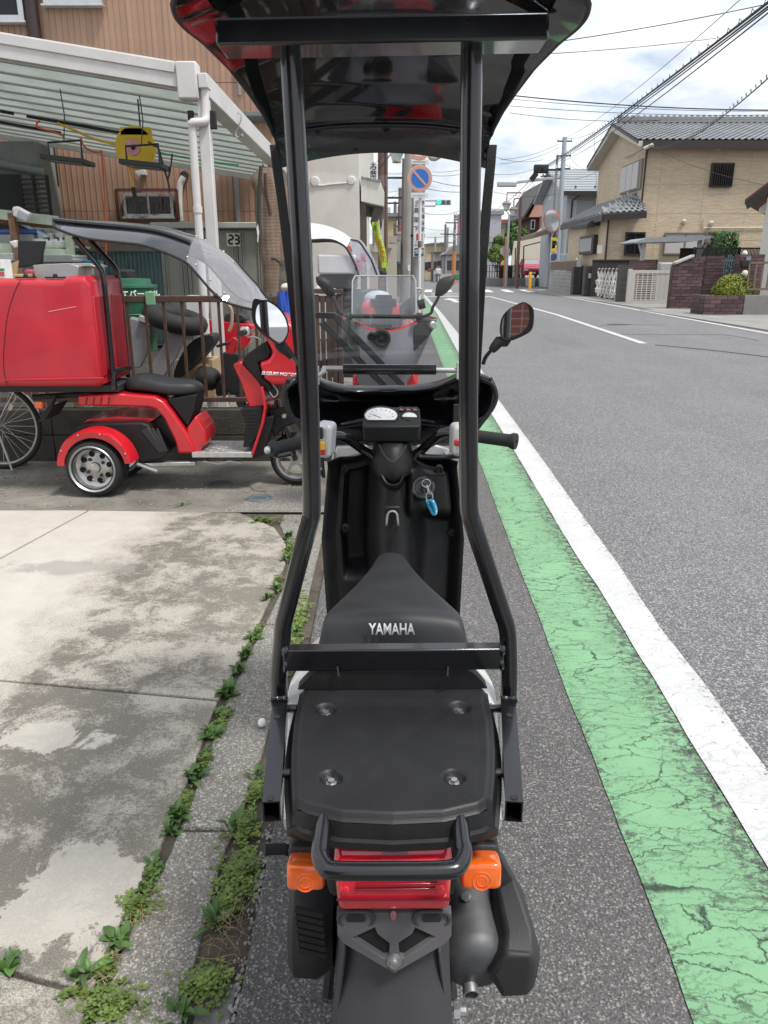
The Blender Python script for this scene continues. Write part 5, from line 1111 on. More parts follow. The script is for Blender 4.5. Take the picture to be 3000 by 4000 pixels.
mb = MB(); c = V3(fw.x,5.21,fr_); mb.lathe([(fr_ * .70,0),(fr_ * .82,-.012),(fr_ * .95,.005),(fr_,.045),(fr_ * .95,.085),(fr_ * .82,.10),(fr_ * .7,.09)],c,(0,1,0),40); fwh = tb(mb,'front_wheel',RUB,sm=50)
mb = MB(); mb.lathe([(fr_ * .74,-.004),(fr_ * .68,-.002),(fr_ * .64,.045),(fr_ * .68,.09),(fr_ * .74,.094)],c,(0,1,0),40); mb.lathe([(.001,0),(.04,0),(.04,.09)],c,(0,1,0),16); tb(mb,'rim',RIM,fwh)
for i in range(5): a = 2 * math.pi * i / 5 + .3; d = V3(math.cos(a),0,math.sin(a)); mb = MB(); mb.bar(c + d * .035 + V3(0,.03,0),c + d * fr_ * .68 + V3(0,.03,0),.03,.026,V3(0,1,0)); tb(mb,'wheel_spoke',RIM,fwh,bev=.006)
mb = MB(); mb.cyl(V3(fw.x,5.19,fr_),p('B',1500,1050,Y=5.19),.018,n=12); tb(mb,'fork',BLK); mb = MB(); mb.cyl(V3(fw.x,5.33,fr_),p('B',1500,1050,Y=5.33),.018,n=12); tb(mb,'fork',BLK)
MB().prism(P2('B',[(1450,1100),(1600,1090),(1630,1170),(1540,1200),(1480,1260),(1455,1180)],5.16),(0,.2,0)).build('fork_cover',MATTE,T,bev=.01)
q = p('B',1535,1140,Y=5.14); mb = MB(); mb.lathe([(.001,-.01),(.014,-.01),(.018,.005)],q,(0,1,0),14); tb(mb,'fork_bolt',ALU)
mb = MB(); mb.tube(spline(P2('B',[(1465,960),(1500,1010),(1480,1040),(1455,1010)],5.08),5),.004,6); tb(mb,'cable_loop',mat('grey_cable',(.3,.3,.29),.5))
for x,y in ((1165,490),): mb = MB(); mb.ell(p('B',x,y,Y=5.01),(.016,.014,.016),10,8); tb(mb,'screen_clip',RUB)
mb = MB(); mb.tube(P2('B',[(1405,455),(1450,510),(1490,560)],5.08),.008,6); mb.tube(P2('B',[(1270,300),(1360,400),(1450,500)],5.28),.006,6); tb(mb,'wiper',RUB)

# ---------------- bicycle at the left edge
B_ = thing('bicycle','bicycle at the left picture edge with its spoked rear wheel beside the trike','bicycle',(-3.0,5.70,0))
bc = p('O',-20,590,Y=5.70); br_ = bc.z - .004
def bwheel(c,r):
    mb = MB(); mb.tube([c + V3(r * .965 * math.cos(a),0,r * .965 * math.sin(a)) for a in [2 * math.pi * k / 56 for k in range(56)]],.019,8,loop=True); w_ = mb.build('wheel',RUB,B_,sm=60)
    mb = MB(); mb.tube([c + V3(r * .90 * math.cos(a),0,r * .90 * math.sin(a)) for a in [2 * math.pi * k / 56 for k in range(56)]],.0125,8,loop=True); mb.build('rim',mat('dull_rim',(.42,.40,.35),.4,m=.8,var=.2),w_,sm=60)
    mb = MB(); mb.cyl(c + V3(0,-.045,0),c + V3(0,.045,0),.018,n=12); mb.build('hub',ALU,w_)
    for k in range(28):
        a = 2 * math.pi * k / 28; b = a + (.55 if k % 4 < 2 else -.55); s = .035 if k % 2 else -.035
        MB().cyl(c + V3(.02 * math.cos(b),s,.02 * math.sin(b)),c + V3(r * .89 * math.cos(a),0,r * .89 * math.sin(a)),.0016,n=5).build('spoke',CHR,w_)
bwheel(V3(bc.x,5.70,br_),br_); bwheel(V3(bc.x - 1.08,5.70,br_),br_)
mb = MB(); c = V3(bc.x,5.70,br_); mb.loft([[c + V3((br_ + .025) * math.cos(a),y,(br_ + .025) * math.sin(a)) for y in (-.03,0,.03)] for a in [R(15 + k * 6) for k in range(26)]],cap=False,closed=False); o = mb.build('mudguard',CHR,B_,sm=60); o.modifiers.new('s','SOLIDIFY').thickness = .003
FRM = mat('bicycle_frame_paint',(.10,.11,.13),.3,coat=.5)
bb = c + V3(-.46,0,-.05); st = c + V3(-.58,0,.46); hd = c + V3(-.98,0,.50)
mb = MB()
for a,b in ((c + V3(0,.06,0),bb + V3(0,.02,0)),(c + V3(0,-.06,0),bb + V3(0,-.02,0)),(c + V3(0,.05,0),st),(c + V3(0,-.05,0),st)): mb.cyl(a,b,.009,n=8)
for a,b in ((bb,st + V3(-.02,0,.15)),(bb,hd + V3(.01,0,-.08)),(st,hd),(hd + V3(-.02,0,.15),c + V3(-1.08,0,0))): mb.cyl(a,b,.015,n=10)
mb.build('frame',FRM,B_)
mb = MB(); mb.ell(st + V3(0,0,.20),(.13,.08,.03),14,8); mb.build('saddle',RUB,B_)
mb = MB(); mb.tube([hd + V3(.1,-.25,.2),hd + V3(-.05,-.15,.22),hd + V3(-.03,0,.18),hd + V3(-.05,.15,.22),hd + V3(.1,.25,.2)],.012,8); mb.build('handlebar',CHR,B_)
for y in (-.05,.05): MB().cyl(c + V3(0,y,0),c + V3(.24,y,.36) * .95,.004,n=6).build('stay',CHR,B_)
q = p('O',118,390,Y=5.685); MB().box(q,(.03,.012,.055),Matrix.Rotation(.6,3,'Y')).build('spoke_reflector',mat('amber_reflector',(.7,.6,.42),.2,coat=.8),B_,bev=.004)
MB().box(p('O',290,210,Y=5.70),(.02,.03,.035)).build('rear_reflector',REDL,B_,bev=.004)
MB().cyl(bb + V3(-.05,-.08,-.05),bb + V3(-.1,-.09,-.27),.008,n=8).build('kick_stand',ALU,B_)
MB().cyl(c + V3(.02,-.07,.0),c + V3(.10,-.09,-br_ + .005),.009,n=8).build('kick_stand',ALU,B_)
# ================================================================== carport, brown house, shed and stored things
# ---- carport: roof falls to a gutter on the right
CPX,CPY0,CPY1,SLP = -1.55,7.0,15.0,.150
zr = lambda x: 2.93 + SLP * (CPX - x)
WALU = mat('white_aluminium',(.60,.585,.565),.42,var=.08,s=4,dirt=.12)
def polym():
    M_,t,b = nmat('white_roof_panel'); l = t.links.new
    co = nd(t,'ShaderNodeTexCoord').outputs['Object']; ns = nd(t,'ShaderNodeTexNoise',i_Scale=1.8,i_Detail=6); l(co,ns.inputs['Vector'])
    c = mixc(t,chain(t,ns.outputs['Fac'],.35,.7),(.74,.77,.75),(.60,.64,.61)); l(c,b.inputs['Base Color']); b.inputs['Roughness'].default_value = .4
    tl = nd(t,'ShaderNodeBsdfTranslucent'); l(c,tl.inputs[0]); ms = nd(t,'ShaderNodeMixShader'); ms.inputs[0].default_value = .55; l(b.outputs[0],ms.inputs[1]); l(tl.outputs[0],ms.inputs[2]); l(ms.outputs[0],t.nodes['Material Output'].inputs[0]); return M_
POLY = polym()
CARP = thing('carport','white aluminium carport with a ribbed lean-to roof over the yard','carport',(CPX,7.0,0))
XLc = -8.6; npn = 13; py = (CPY1 - CPY0 - .1) / npn; Lp = math.hypot(CPX - XLc,SLP * (CPX - XLc)); ang = math.atan(SLP)
pm = MB().box((0,0,0),(Lp,py - .03,.006)).mesh('roof_panel',sm=0); pm.materials.append(POLY)
rm_ = MB().box((0,0,0),(Lp,.020,.03)).mesh('roof_rib',sm=0); rm_.materials.append(mat('grey_rib',(.30,.31,.30),.5,var=.1))
mid = V3((CPX + XLc) / 2,0,zr((CPX + XLc) / 2))
for i in range(npn):
    piece('roof_panel',pm,CARP,mid + V3(0,CPY0 + .07 + py * (i + .5),.01),(0,ang,0))
    piece('roof_rib',rm_,CARP,mid + V3(0,CPY0 + .07 + py * i,0),(0,ang,0))
def slopebox(x0,x1,y0,y1,dz0,dz1,n,m,bev=.004):
    return MB().prism([V3(x0,y0,zr(x0) + dz0),V3(x1,y0,zr(x1) + dz0),V3(x1,y0,zr(x1) + dz1),V3(x0,y0,zr(x0) + dz1)],(0,y1 - y0,0)).build(n,m,CARP,bev=bev)
slopebox(XLc,-1.67,6.95,7.05,-.10,.085,'front_beam',WALU)
slopebox(XLc,-1.68,6.935,6.949,.0,.075,'front_fascia',WALU)
slopebox(XLc,-1.67,CPY1 - .05,CPY1,-.08,.05,'rear_beam',WALU)
MB().bx(-1.665,-1.50,6.92,7.08,2.76,3.03).build('corner_cap',WALU,CARP,bev=.012)
MB().bx(-1.60,-1.44,7.085,CPY1 + .05,2.80,2.97).build('gutter_beam',WALU,CARP,bev=.008)
MB().bx(-1.497,-1.42,6.94,7.06,2.84,2.95).build('gutter_end',WALU,CARP,bev=.008)
pt = p('A',1105,640,Y=7.03); pbx = pt.x
MB().bx(pbx - .045,pbx + .045,6.985,7.085,-.01,2.775).build('post',WALU,CARP,bev=.006)
MB().tube(spline([V3(-1.46,7.0,2.86),V3(-1.46,6.985,2.66),V3(-1.47,6.96,2.60),V3(-1.56,6.93,2.585),V3(pbx - .075,6.94,2.56),V3(pbx - .09,6.95,2.48),V3(pbx - .09,6.95,1.2),V3(pbx - .09,6.95,-.01)],4),.034,12).build('downpipe',mat('white_pvc',(.62,.60,.57),.4,var=.06),CARP,sm=50)
for z in (1.9,2.55): MB().cyl(V3(pbx - .09,6.95,z),V3(pbx - .09,6.95,z + .05),.039,n=14).build('pipe_collar',MATS['white_pvc'],CARP)
for x in (-8.0,): MB().bx(XLc + .05,XLc + .15,7.0,7.1,-.01,zr(XLc + .1) - .12).build('post',WALU,CARP,bev=.006)
for x in (-7.1,-1.52): MB().bx(x - .045,x + .045,CPY1 - .14,CPY1 - .05,-.01,zr(x) - .10).build('post',WALU,CARP,bev=.006)
for i,(x0,x1,nm) in enumerate(((1006,1044,'left'),(1117,1166,'right'))):
    a = p('A',x0,592,Y=6.99); b = p('A',x1,692,Y=6.99); MB().bx(a.x,b.x,6.985 + .03,7.06,b.z,a.z).solo('black_pad',RUB,'square black pad on the %s side of the carport corner post' % nm,'pad',bev=.006)
q = [p('A',x,y,Y=8.4) for x,y in ((1278,640),(1275,612),(1300,615),(1300,650),(1272,720),(1285,742),(1306,738),(1306,722))]
MB().tube(spline(q,4),.007,8).solo('s_hook',CHR,'steel S-hook hanging from the carport gutter beam','hook')
# ---- lights, hose reel, cables under the carport
DK = mat('dark_grey_metal',(.045,.05,.05),.5,m=.3)
def flood(c,w_,d_,label):
    t = thing('flood_lamp',label,'lamp',c,'flood lamps hung under the carport')
    c = Vector(c); MB().box(c,(w_,d_,.045),Matrix.Rotation(R(6),3,'Y')).build('housing',DK,t,bev=.006)
    MB().box(c - V3(0,.02,.026),(w_ * .8,d_ * .75,.006),Matrix.Rotation(R(6),3,'Y')).build('lamp_glass',mat('lamp_glass',(.16,.20,.18),.15),t)
    MB().tube([c + V3(-w_ * .42,0,.01),c + V3(-w_ * .42,0,.17),c + V3(w_ * .34,0,.19),c + V3(w_ * .34,0,.01)],.012,6).build('bracket',DK,t)
    zz = zr(c.x) - .02; MB().tube([c + V3(-.02,0,.18),c + V3(.015,0,lerp(c.z + .18,zz,.5) - c.z),c + V3(0,0,zz - c.z)],.006,5).build('chain',DK,t)
flood(p('A',368,868,Y=8.6),.44,.34,'dark flood lamp hanging left of the yellow reel')
flood(p('A',785,893,Y=8.2),.42,.32,'dark flood lamp hanging just below the yellow reel')
rl = p('A',735,800,Y=8.5); t = thing('hose_reel','yellow cable reel hanging under the carport roof','reel',rl)
YEL = mat('yellow_plastic',(.70,.47,.015),.38,var=.08)
MB().lathe([(.001,0),(.19,0),(.20,.012),(.20,.07),(.19,.085),(.001,.085)],rl - V3(0,.05,0),(0,1,0),36).build('drum',YEL,t)
a,b = p('A',650,730,Y=8.48),p('A',820,760,Y=8.48); MB().bx(a.x,b.x,8.45,8.53,rl.z + .10,rl.z + .19).build('casing',YEL,t,bev=.015)
MB().lathe([(.001,0),(.075,0),(.078,.004)],p('A',716,795,Y=8.442),(0,1,0),28).build('label_disc',mat('pink_label',(.68,.30,.34),.5,var=.2,s=30),t)
MB().lathe([(.001,-.01),(.022,-.01),(.024,.004)],p('A',718,795,Y=8.438),(0,1,0),16).build('hub',RUB,t)
zz = zr(rl.x) - .02
MB().tube([rl + V3(.06,0,.17),V3(rl.x + .06,rl.y,zz)],.008,6).build('hanger',DK,t)
ORC = mat('orange_cable',(.62,.11,.03),.5); YLC = mat('yellow_cable',(.66,.40,.02),.5)
def cable(fr,pts,Y,r,m,name,label,cat='cable'): return MB().tube(spline(P2(fr,pts,Y),5),r,8).solo(name,m,label,cat)
cable('A',[(215,650),(198,668),(205,688),(260,705),(330,728),(345,745)],8.6,.010,ORC,'cable','short orange cable bent down to the left flood lamp')
cable('A',[(310,665),(370,690),(430,715),(470,735),(560,765),(655,785)],8.5,.012,YLC,'cable','yellow cable running from the carport to the reel')
cable('A',[(438,745),(445,775),(465,800),(500,818),(535,822),(548,812)],8.6,.010,ORC,'cable','orange cable loop hanging between the two flood lamps')
cable('A',[(548,812),(556,920),(565,1080),(572,1240),(574,1400)],8.6,.010,ORC,'cable','orange cord hanging straight down behind the canopy posts')
cable('A',[(700,905),(712,960),(720,1010)],8.4,.012,YLC,'cable','short yellow cord hanging below the reel')
MB().cyl(p('A',720,1012,Y=8.4),p('A',728,1062,Y=8.4),.022,n=10).solo('connector',RUB,'black connector at the end of the yellow cord','connector')
STR = mat('dark_strap',(.05,.055,.045),.8)
cable('A',[(800,765),(830,785),(855,800),(870,850),(885,910),(905,970),(918,1035)],8.3,.010,STR,'strap','dark tie-down strap dangling beside the yellow reel','strap')
cable('A',[(930,830),(925,880),(915,940),(905,975)],8.3,.008,STR,'strap','short dark strap end hanging right of the reel','strap')
cable('A',[(820,815),(900,832),(1000,850),(1150,875),(1290,892)],9.4,.010,mat('green_cord',(.10,.45,.26),.5),'cord','thin green cord strung under the carport panels','cord')
def onroof(x,y,dz=-.045):
    r_ = p('A',x,y,Y=1.0) - V3(0,0,CAMH); t_ = (2.93 + SLP * CPX + dz - CAMH) / (r_.z + SLP * r_.x); return V3(0,0,CAMH) + r_ * t_
for pts,lb in (([(145,628),(400,668),(695,724)],'black aluminium track under the front carport panels'),([(0,600),(75,614)],'short black track piece at the left picture edge'),([(0,660),(330,718)],'black track above the left flood lamp')):
    a,b = onroof(*pts[0]),onroof(*pts[-1]); MB().bar(a,b,.05,.035).solo('track',RUB,lb,'track',bev=.004)
# rolled-up mesh curtain
def weave():
    M_,t,b = nmat('brown_mesh_cloth'); l = t.links.new; co = nd(t,'ShaderNodeTexCoord').outputs['Object']
    wv = nd(t,'ShaderNodeTexWave',wave_type='BANDS',bands_direction='Z',i_Scale=22,i_Distortion=2.5,i_Detail=2); l(co,wv.inputs['Vector'])
    ns = nd(t,'ShaderNodeTexNoise',i_Scale=5,i_Detail=6); l(co,ns.inputs['Vector'])
    a = mixc(t,chain(t,ns.outputs['Fac'],.3,.7),(.24,.165,.115),(.36,.265,.20)); a = mixc(t,chain(t,wv.outputs['Fac'],.2,.7,.55,0),a,(.05,.032,.022)); l(a,b.inputs['Base Color']); b.inputs['Roughness'].default_value = .9
    bp = nd(t,'ShaderNodeBump',i_Strength=.5,i_Distance=.01); l(wv.outputs['Fac'],bp.inputs['Height']); l(bp.outputs[0],b.inputs['Normal']); return M_
mc = thing('mesh_curtain','brown mesh curtain gathered and strapped, hanging from the carport gutter','curtain',p('P',590,1820,Y=8.9))
prof = [(20,430,620),(60,390,640),(160,300,690),(270,315,700),(390,362,722),(520,362,725),(700,362,712),(850,385,706),(1000,400,700),(1110,420,700),(1250,435,712),(1330,448,718),(1440,465,705),(1600,472,708),(1770,480,705),(1850,490,700),(2100,495,690)]
rings = []
for i,(y,a,b) in enumerate(prof):
    A_,B2 = p('P',a,y,Y=8.9),p('P',b,y,Y=8.9); c = (A_ + B2) / 2; hw = (B2.x - A_.x) / 2
    ring = []
    for k in range(36):
        an = 2 * math.pi * k / 36; rr = 1 + .16 * noise.noise(V3(math.cos(an) * 2.2,math.sin(an) * 2.2,i * .32)) + .09 * math.sin(an * 5 + i * .35) + .05 * math.sin(an * 11 + i * .2)
        ring.append(c + V3(math.cos(an) * hw * rr,math.sin(an) * hw * .55 * rr,0))
    rings.append(ring)
MB().loft(rings).build('cloth',weave(),mc,sm=60)
MB().tube(spline(P2('P',[(585,1340),(640,1330),(720,1390),(715,1430)],8.76),5),.016,8).build('strap',STR,mc)
MB().tube(spline(P2('P',[(440,0),(425,200),(415,500),(420,800),(430,970),(400,1100)],8.75),5),.02,8).build('strap',STR,mc)
MB().tube(spline(P2('P',[(500,100),(520,400),(560,600),(580,710)],8.73),5),.018,8).build('strap',mat('brown_webbing',(.075,.04,.03),.8),mc)
MB().prism(P2('P',[(395,830),(375,890),(390,1000),(385,1090),(400,1095),(415,940)],8.73),(0,.01,0)).build('white_tag',mat('white_scrap',(.75,.74,.72),.8),mc)
for x in (470,560,610): MB().cyl(p('P',x,-20,Y=8.95),p('P',x - 10,60,Y=8.92),.012,n=8).build('hook',RUB,mc)

# ---- brown house
YH = 15.4
SID = mat('brown_metal_siding',(.37,.225,.155),.5,var=.10,s=3,rnd=.09,dirt=.12)
Hs = thing('brown_house','two-storey house with brown ribbed metal siding behind the carport','house',(-4,YH,0))
XHL,XHR = -13.0,p('P',878,1000,Y=YH).x
zA = p('P',700,1350,Y=YH).z; zJ1 = p('A',1100,1140,Y=YH).z; zJ2 = p('A',1200,445,Y=YH).z
MB().bx(XHL,XHR - .01,YH + .02,YH + 7,0,9.6).build('wall',mat('house_core',(.2,.12,.08),.8),Hs)
BW = .105
def board(h):
    w_ = BW; pr_ = [(0,0),(w_ - .020,0),(w_ - .015,-.014),(w_ - .005,-.014),(w_,0),(w_,.012),(0,.012)]
    m_ = MB().prism([V3(x,y,0) for x,y in pr_],(0,0,h)).mesh('siding_board',sm=0); m_.materials.append(SID); return m_
tiers = [(zA,zJ1 - .006),(zJ1 + .004,zJ2 - .006),(zJ2 + .004,9.5)]
bms = [board(b - a) for a,b in tiers]
n_ = int((XHR - XHL) / BW)
for (a,b),me in zip(tiers,bms):
    for i in range(n_):
        x = XHR - BW * (i + 1)
        if x < -9.2: break
        piece('siding_board',me,Hs,(x,YH,a))
MB().bx(XHL,-9.2,YH - .01,YH + .015,zA,9.5).build('plain_siding',SID,Hs)
MB().bx(XHL,XHR + .03,YH - .3,YH + 7.2,9.6,9.75).build('roof',mat('dark_roof',(.06,.06,.065),.6),Hs)
# foundation blocks
FB = mat('weathered_block',(.19,.175,.15),.9,var=.3,s=4,bump=.4,dirt=.5,rnd=.12)
x = XHR - .01
while x > -4.9:
    for k in range(8): MB().bx(x - .39,x - .004,YH - .03,YH + .018,zA - .20 * (k + 1) + .004,zA - .20 * k).build('foundation_block',FB,Hs,bev=.006)
    x -= .394
def window(par,fr,x0,y0,x1,y1,Y,fm,panes=2,gl=None,th=.05,fw_=.04,sill=True):
    a,b = p(fr,x0,y0,Y=Y),p(fr,x1,y1,Y=Y); W_ = b.x - a.x; H_ = a.z - b.z
    mb = MB(); mb.bx(a.x,b.x,Y - th,Y,a.z - fw_,a.z); mb.bx(a.x,b.x,Y - th,Y,b.z,b.z + fw_); mb.bx(a.x,a.x + fw_,Y - th,Y,b.z + fw_,a.z - fw_); mb.bx(b.x - fw_,b.x,Y - th,Y,b.z + fw_,a.z - fw_)
    f = mb.build('window',fm,par)
    for i in range(panes):
        xa,xb = lerp(a.x + fw_,b.x - fw_,i / panes),lerp(a.x + fw_,b.x - fw_,(i + 1) / panes)
        MB().bx(xa + .012,xb - .012,Y - th * .45 - .006 * i,Y - th * .45 + .004 - .006 * i,b.z + fw_ + .01,a.z - fw_ - .01).build('pane',gl or GLS,f)
        if i: MB().bx(xa - .02,xa + .02,Y - th * .8,Y - th * .2,b.z + fw_,a.z - fw_).build('sash',fm,f)
    if sill: MB().bx(a.x - .03,b.x + .03,Y - th - .05,Y,b.z - .035,b.z - .002).build('sill',fm,f,bev=.004)
    return f,a,b
GLS = mat('window_glass',(.010,.012,.014),.06,var=.3,s=2,spec=.35)
SILF = mat('silver_window_frame',(.52,.53,.54),.4,m=.4,var=.08)
window(Hs,'A',-320,-260,145,122,YH - .03,SILF,1,fw_=.09,th=.10)
window(Hs,'A',205,-330,560,32,YH - .03,SILF,2,fw_=.07,th=.10)
a = p('A',165,0,Y=YH - .08); MB().cyl(V3(a.x,YH - .08,2.9),V3(a.x,YH - .08,9.6),.11,n=14).build('drain_pipe',mat('dark_brown_pipe',(.035,.018,.018),.5),Hs)
a = p('A',1292,470,Y=YH - .06); MB().cyl(V3(a.x,YH - .06,4.4),V3(a.x,YH - .06,8.5),.038,n=12).build('drain_pipe',mat('grey_pipe',(.24,.22,.21),.5),Hs)
a = p('A',1280,1080,Y=YH - .06); MB().cyl(V3(a.x,YH - .06,zA),V3(a.x,YH - .06,3.4),.05,n=12).build('drain_pipe',mat('grey_pipe',(.24,.22,.21),.5),Hs)
a = p('A',1380,625,Y=YH - .5); MB().box((a.x - .05,YH - .35,a.z),(.75,.7,.07)).build('small_awning',mat('awning_grey',(.14,.15,.15),.6),Hs,bev=.006)
# barred window
wf_,a,b = window(Hs,'A',668,1045,945,1172,YH - .03,SILF,2,fw_=.05,th=.08)
RST = mat('rust_red_iron',(.12,.045,.035),.7,var=.3,s=20)
mb = MB(); e_ = .10; y_ = YH - .16
for q0,q1 in ((V3(a.x - e_,y_,a.z + .05),V3(b.x + e_,y_,a.z + .05)),(V3(a.x - e_,y_,b.z - .06),V3(b.x + e_,y_,b.z - .06)),(V3(a.x - e_,y_,b.z - .06),V3(a.x - e_,y_,a.z + .05)),(V3(b.x + e_,y_,b.z - .06),V3(b.x + e_,y_,a.z + .05))): mb.bar(q0,q1,.05,.05)
grl = mb.build('window_grille',RST,Hs)
for i in range(4):
    cx = lerp(a.x,b.x,(i + .5) / 4); 
    for s in (-1,1):
        pts = [V3(cx + s * (.03 + .12 * (t / 14)) * math.cos(t * .36 + i),y_,(a.z + b.z) / 2 + (.03 + .26 * (t / 14)) * math.sin(t * .36 + i)) for t in range(15)]
        MB().tube(pts,.0055,5).build('scroll_bar',RST,grl)
q = [p('A',x,y,Y=YH - .1) for x,y in ((992,955),(985,970),(972,1000),(968,1080),(975,1195))]; MB().tube(spline(q,4),.055,10).build('wrapped_pipe',mat('white_wrap',(.66,.66,.65),.8,var=.1,bump=.5,bs=30),Hs); MB().cyl(q[0] + V3(0,.02,.02),q[0] + V3(0,.12,.05),.075,n=14).build('pipe_flange',DK,Hs)
MB().prism(P2('A',[(728,925),(757,915),(760,960)],YH - .06),(0,.01,0)).build('vent_flap',WALU,Hs); a,b = p('A',756,918,Y=YH - .1),p('A',788,946,Y=YH - .1); MB().bx(a.x,b.x,YH - .14,YH,b.z,a.z).build('vent_box',WALU,Hs,bev=.008)
# teal corrugated fence sheets below the siding at the left
TEAL = mat('teal_corrugated_steel',(.085,.14,.15),.55,m=.2,var=.3,s=3,dirt=.3,rnd=.1)
tf_ = thing('corrugated_sheet','teal corrugated steel sheeting below the brown siding','sheeting',(-4.4,15.3,.2))
xa,xb = p('B',300,350,Y=15.3).x,p('B',890,350,Y=15.3).x; zt3 = p('B',600,246,Y=15.3).z
for i in range(3):
    u0,u1 = lerp(xa,xb,i / 3),lerp(xa,xb,(i + 1) / 3) - .006
    MB().grid(lambda u,v: (lerp(u0,u1,u),15.3 + .012 * math.sin((u0 + (u1 - u0) * u) * 2 * math.pi / .076) - .004 * (i % 2),lerp(.1,zt3,v)),90,1,.001).build('steel_sheet',TEAL,tf_,sm=60)
MB().bx(xa,xb,15.22,15.26,zt3 - .02,zt3 + .06).build('top_batten',mat('grey_batten',(.20,.19,.18),.7),tf_)
# grey annex with louvred shutter at far left
an = thing('grey_annex','grey rendered wall corner with a pipe under the carport at far left','building',(-8,14.6,0))
xr_ = p('A',190,800,Y=14.5).x; MB().bx(-13,xr_,14.5,YH - .04,0,zr(xr_) - .06).build('wall',mat('grey_render',(.24,.255,.25),.9,var=.15,s=3,bump=.3),an)
a,b = p('A',-200,850,Y=14.3),p('A',245,935,Y=14.3); MB().cyl(a,b,.07,n=14).build('pipe',mat('pipe_grey_green',(.20,.22,.22),.5),an)
sh = thing('louvred_shutter','black frame louvred shutter standing open at far left','shutter',p('A',195,1240,Y=14.0))
a,b = p('A',98,945,Y=14.0),p('A',288,1200,Y=14.0)
for x0_,x1_ in ((a.x,a.x + .04),((a.x + b.x) / 2 - .02,(a.x + b.x) / 2 + .02),(b.x - .04,b.x)): MB().bx(x0_,x1_,13.97,14.03,b.z - .5,a.z).build('stile',RUB,sh)
for x0_,x1_ in ((a.x + .04,(a.x + b.x) / 2 - .02),((a.x + b.x) / 2 + .02,b.x - .04)):
    for i in range(14): z = a.z - .06 - i * .075; MB().box(((x0_ + x1_) / 2,14.0,z),(x1_ - x0_,.05,.012),Matrix.Rotation(R(-38),3,'X')).build('louvre',mat('louvre_grey',(.13,.13,.13),.6),sh)
MB().bx(-12,a.x,14.06,14.1,b.z - .5,a.z + .02).build('dark_panel',RUB,sh)
# ---- storage shed with the number 23
YS = 9.3
sd2 = thing('storage_shed','grey-green metal storage shed with a number plate 23','shed',(-2.4,YS + .6,0))
SHD = mat('shed_grey_steel',(.235,.24,.205),.5,var=.08,s=2,dirt=.12,rnd=.05)
xa,xb = p('B',862,200,Y=YS).x,p('B',1425,200,Y=YS).x; zs = p('B',1100,122,Y=YS).z
for i in range(4):
    u0,u1 = lerp(xa,xb,i / 4) + .004,lerp(xa,xb,(i + 1) / 4) - .004; MB().bx(u0,u1,YS - .012 * (i % 2),YS + .03,.04,zs - .02).build('door_panel',SHD,sd2,bev=.004)
    for k in (.12,.2,.8,.88): x = lerp(u0,u1,k); MB().bx(x - .006,x + .006,YS - .02 - .012 * (i % 2),YS - .012 * (i % 2),.1,zs - .06).build('pressed_rib',SHD,sd2)
MB().bx(xa + .01,xb - .01,YS + .03,YS + 1.1,0,zs - .02).build('carcass',SHD,sd2)
MB().bx(xa - .06,xb + .06,YS - .12,YS + 1.15,zs - .015,zs + .05).build('roof',mat('shed_roof',(.36,.37,.33),.5,var=.1),sd2,bev=.01)
q = p('B',1263,188,Y=YS - .025); a,b = p('B',1222,152,Y=YS - .022),p('B',1304,224,Y=YS - .022); pl23 = MB().bx(a.x,b.x,YS - .024,YS - .013,b.z,a.z).build('number_plate',mat('cream_plate',(.60,.58,.48),.6),sd2)
def seg7(s,cx,cz,w_,h_,Y,par):
    segs = {'2': 'abged','3': 'abgcd'}
    L7 = dict(a=((-1,2),(1,2)),b=((1,2),(1,0)),c=((1,0),(1,-2)),d=((-1,-2),(1,-2)),e=((-1,0),(-1,-2)),g=((-1,0),(1,0)))
    for k in segs[s]:
        (x0,z0),(x1,z1) = L7[k]; a = V3(cx + x0 * w_ * .5,Y,cz + z0 * h_ * .25); b = V3(cx + x1 * w_ * .5,Y,cz + z1 * h_ * .25); d = (b - a) * .06; MB().bar(a + d,b - d,.004,.022,V3(0,0,1) if abs((b - a).x) > .01 else V3(1,0,0)).build('digit_stroke',RUB,par)
W2 = (b.x - a.x)
seg7('2',q.x - W2 * .21,q.z,W2 * .28,(a.z - b.z) * .62,YS - .026,pl23); seg7('3',q.x + W2 * .21,q.z,W2 * .28,(a.z - b.z) * .62,YS - .026,pl23)
# ---- shelf rack and stored things at the left, behind the red box
YR = 7.4
rk = thing('steel_rack','rusty pale green steel shelf rack behind the red cargo box','rack',(-4.3,YR,0))
PGR = mat('pale_green_rusty_paint',(.36,.43,.32),.6,var=.25,s=8,dirt=.45)
RUSTP = mat('rusty_pipe',(.20,.115,.07),.8,var=.45,s=14)
def rbar(a,b,w_,h_,m=PGR,n='shelf_beam'): MB().bar(p('L',*a,Y=YR),p('L',*b,Y=YR),w_,h_).build(n,m,rk,bev=.003)
rbar((-600,120),(760,280),.04,.085); rbar((-600,630),(300,645),.04,.10); rbar((550,680),(900,688),.04,.06)
MB().cyl(p('L',-600,220,Y=YR + .1),p('L',740,330,Y=YR + .1),.035,n=10).build('pipe',RUSTP,rk)
for x,yy in ((185,YR - .02),(885,YR),(-500,YR)): q = p('L',x,400,Y=yy); MB().bx(q.x - .03,q.x + .03,yy - .03,yy + .03,0,p('L',x,175 if x < 800 else 470,Y=yy).z).build('upright',RUSTP if x < 800 else PGR,rk,bev=.003)
for zz,yy in ((p('L',0,590,Y=YR).z,.5),(p('L',0,830,Y=YR).z,.5)): MB().bx(p('L',-500,500,Y=YR).x,p('L',900,500,Y=YR).x,YR,YR + yy,zz - .02,zz).build('shelf',PGR,rk)
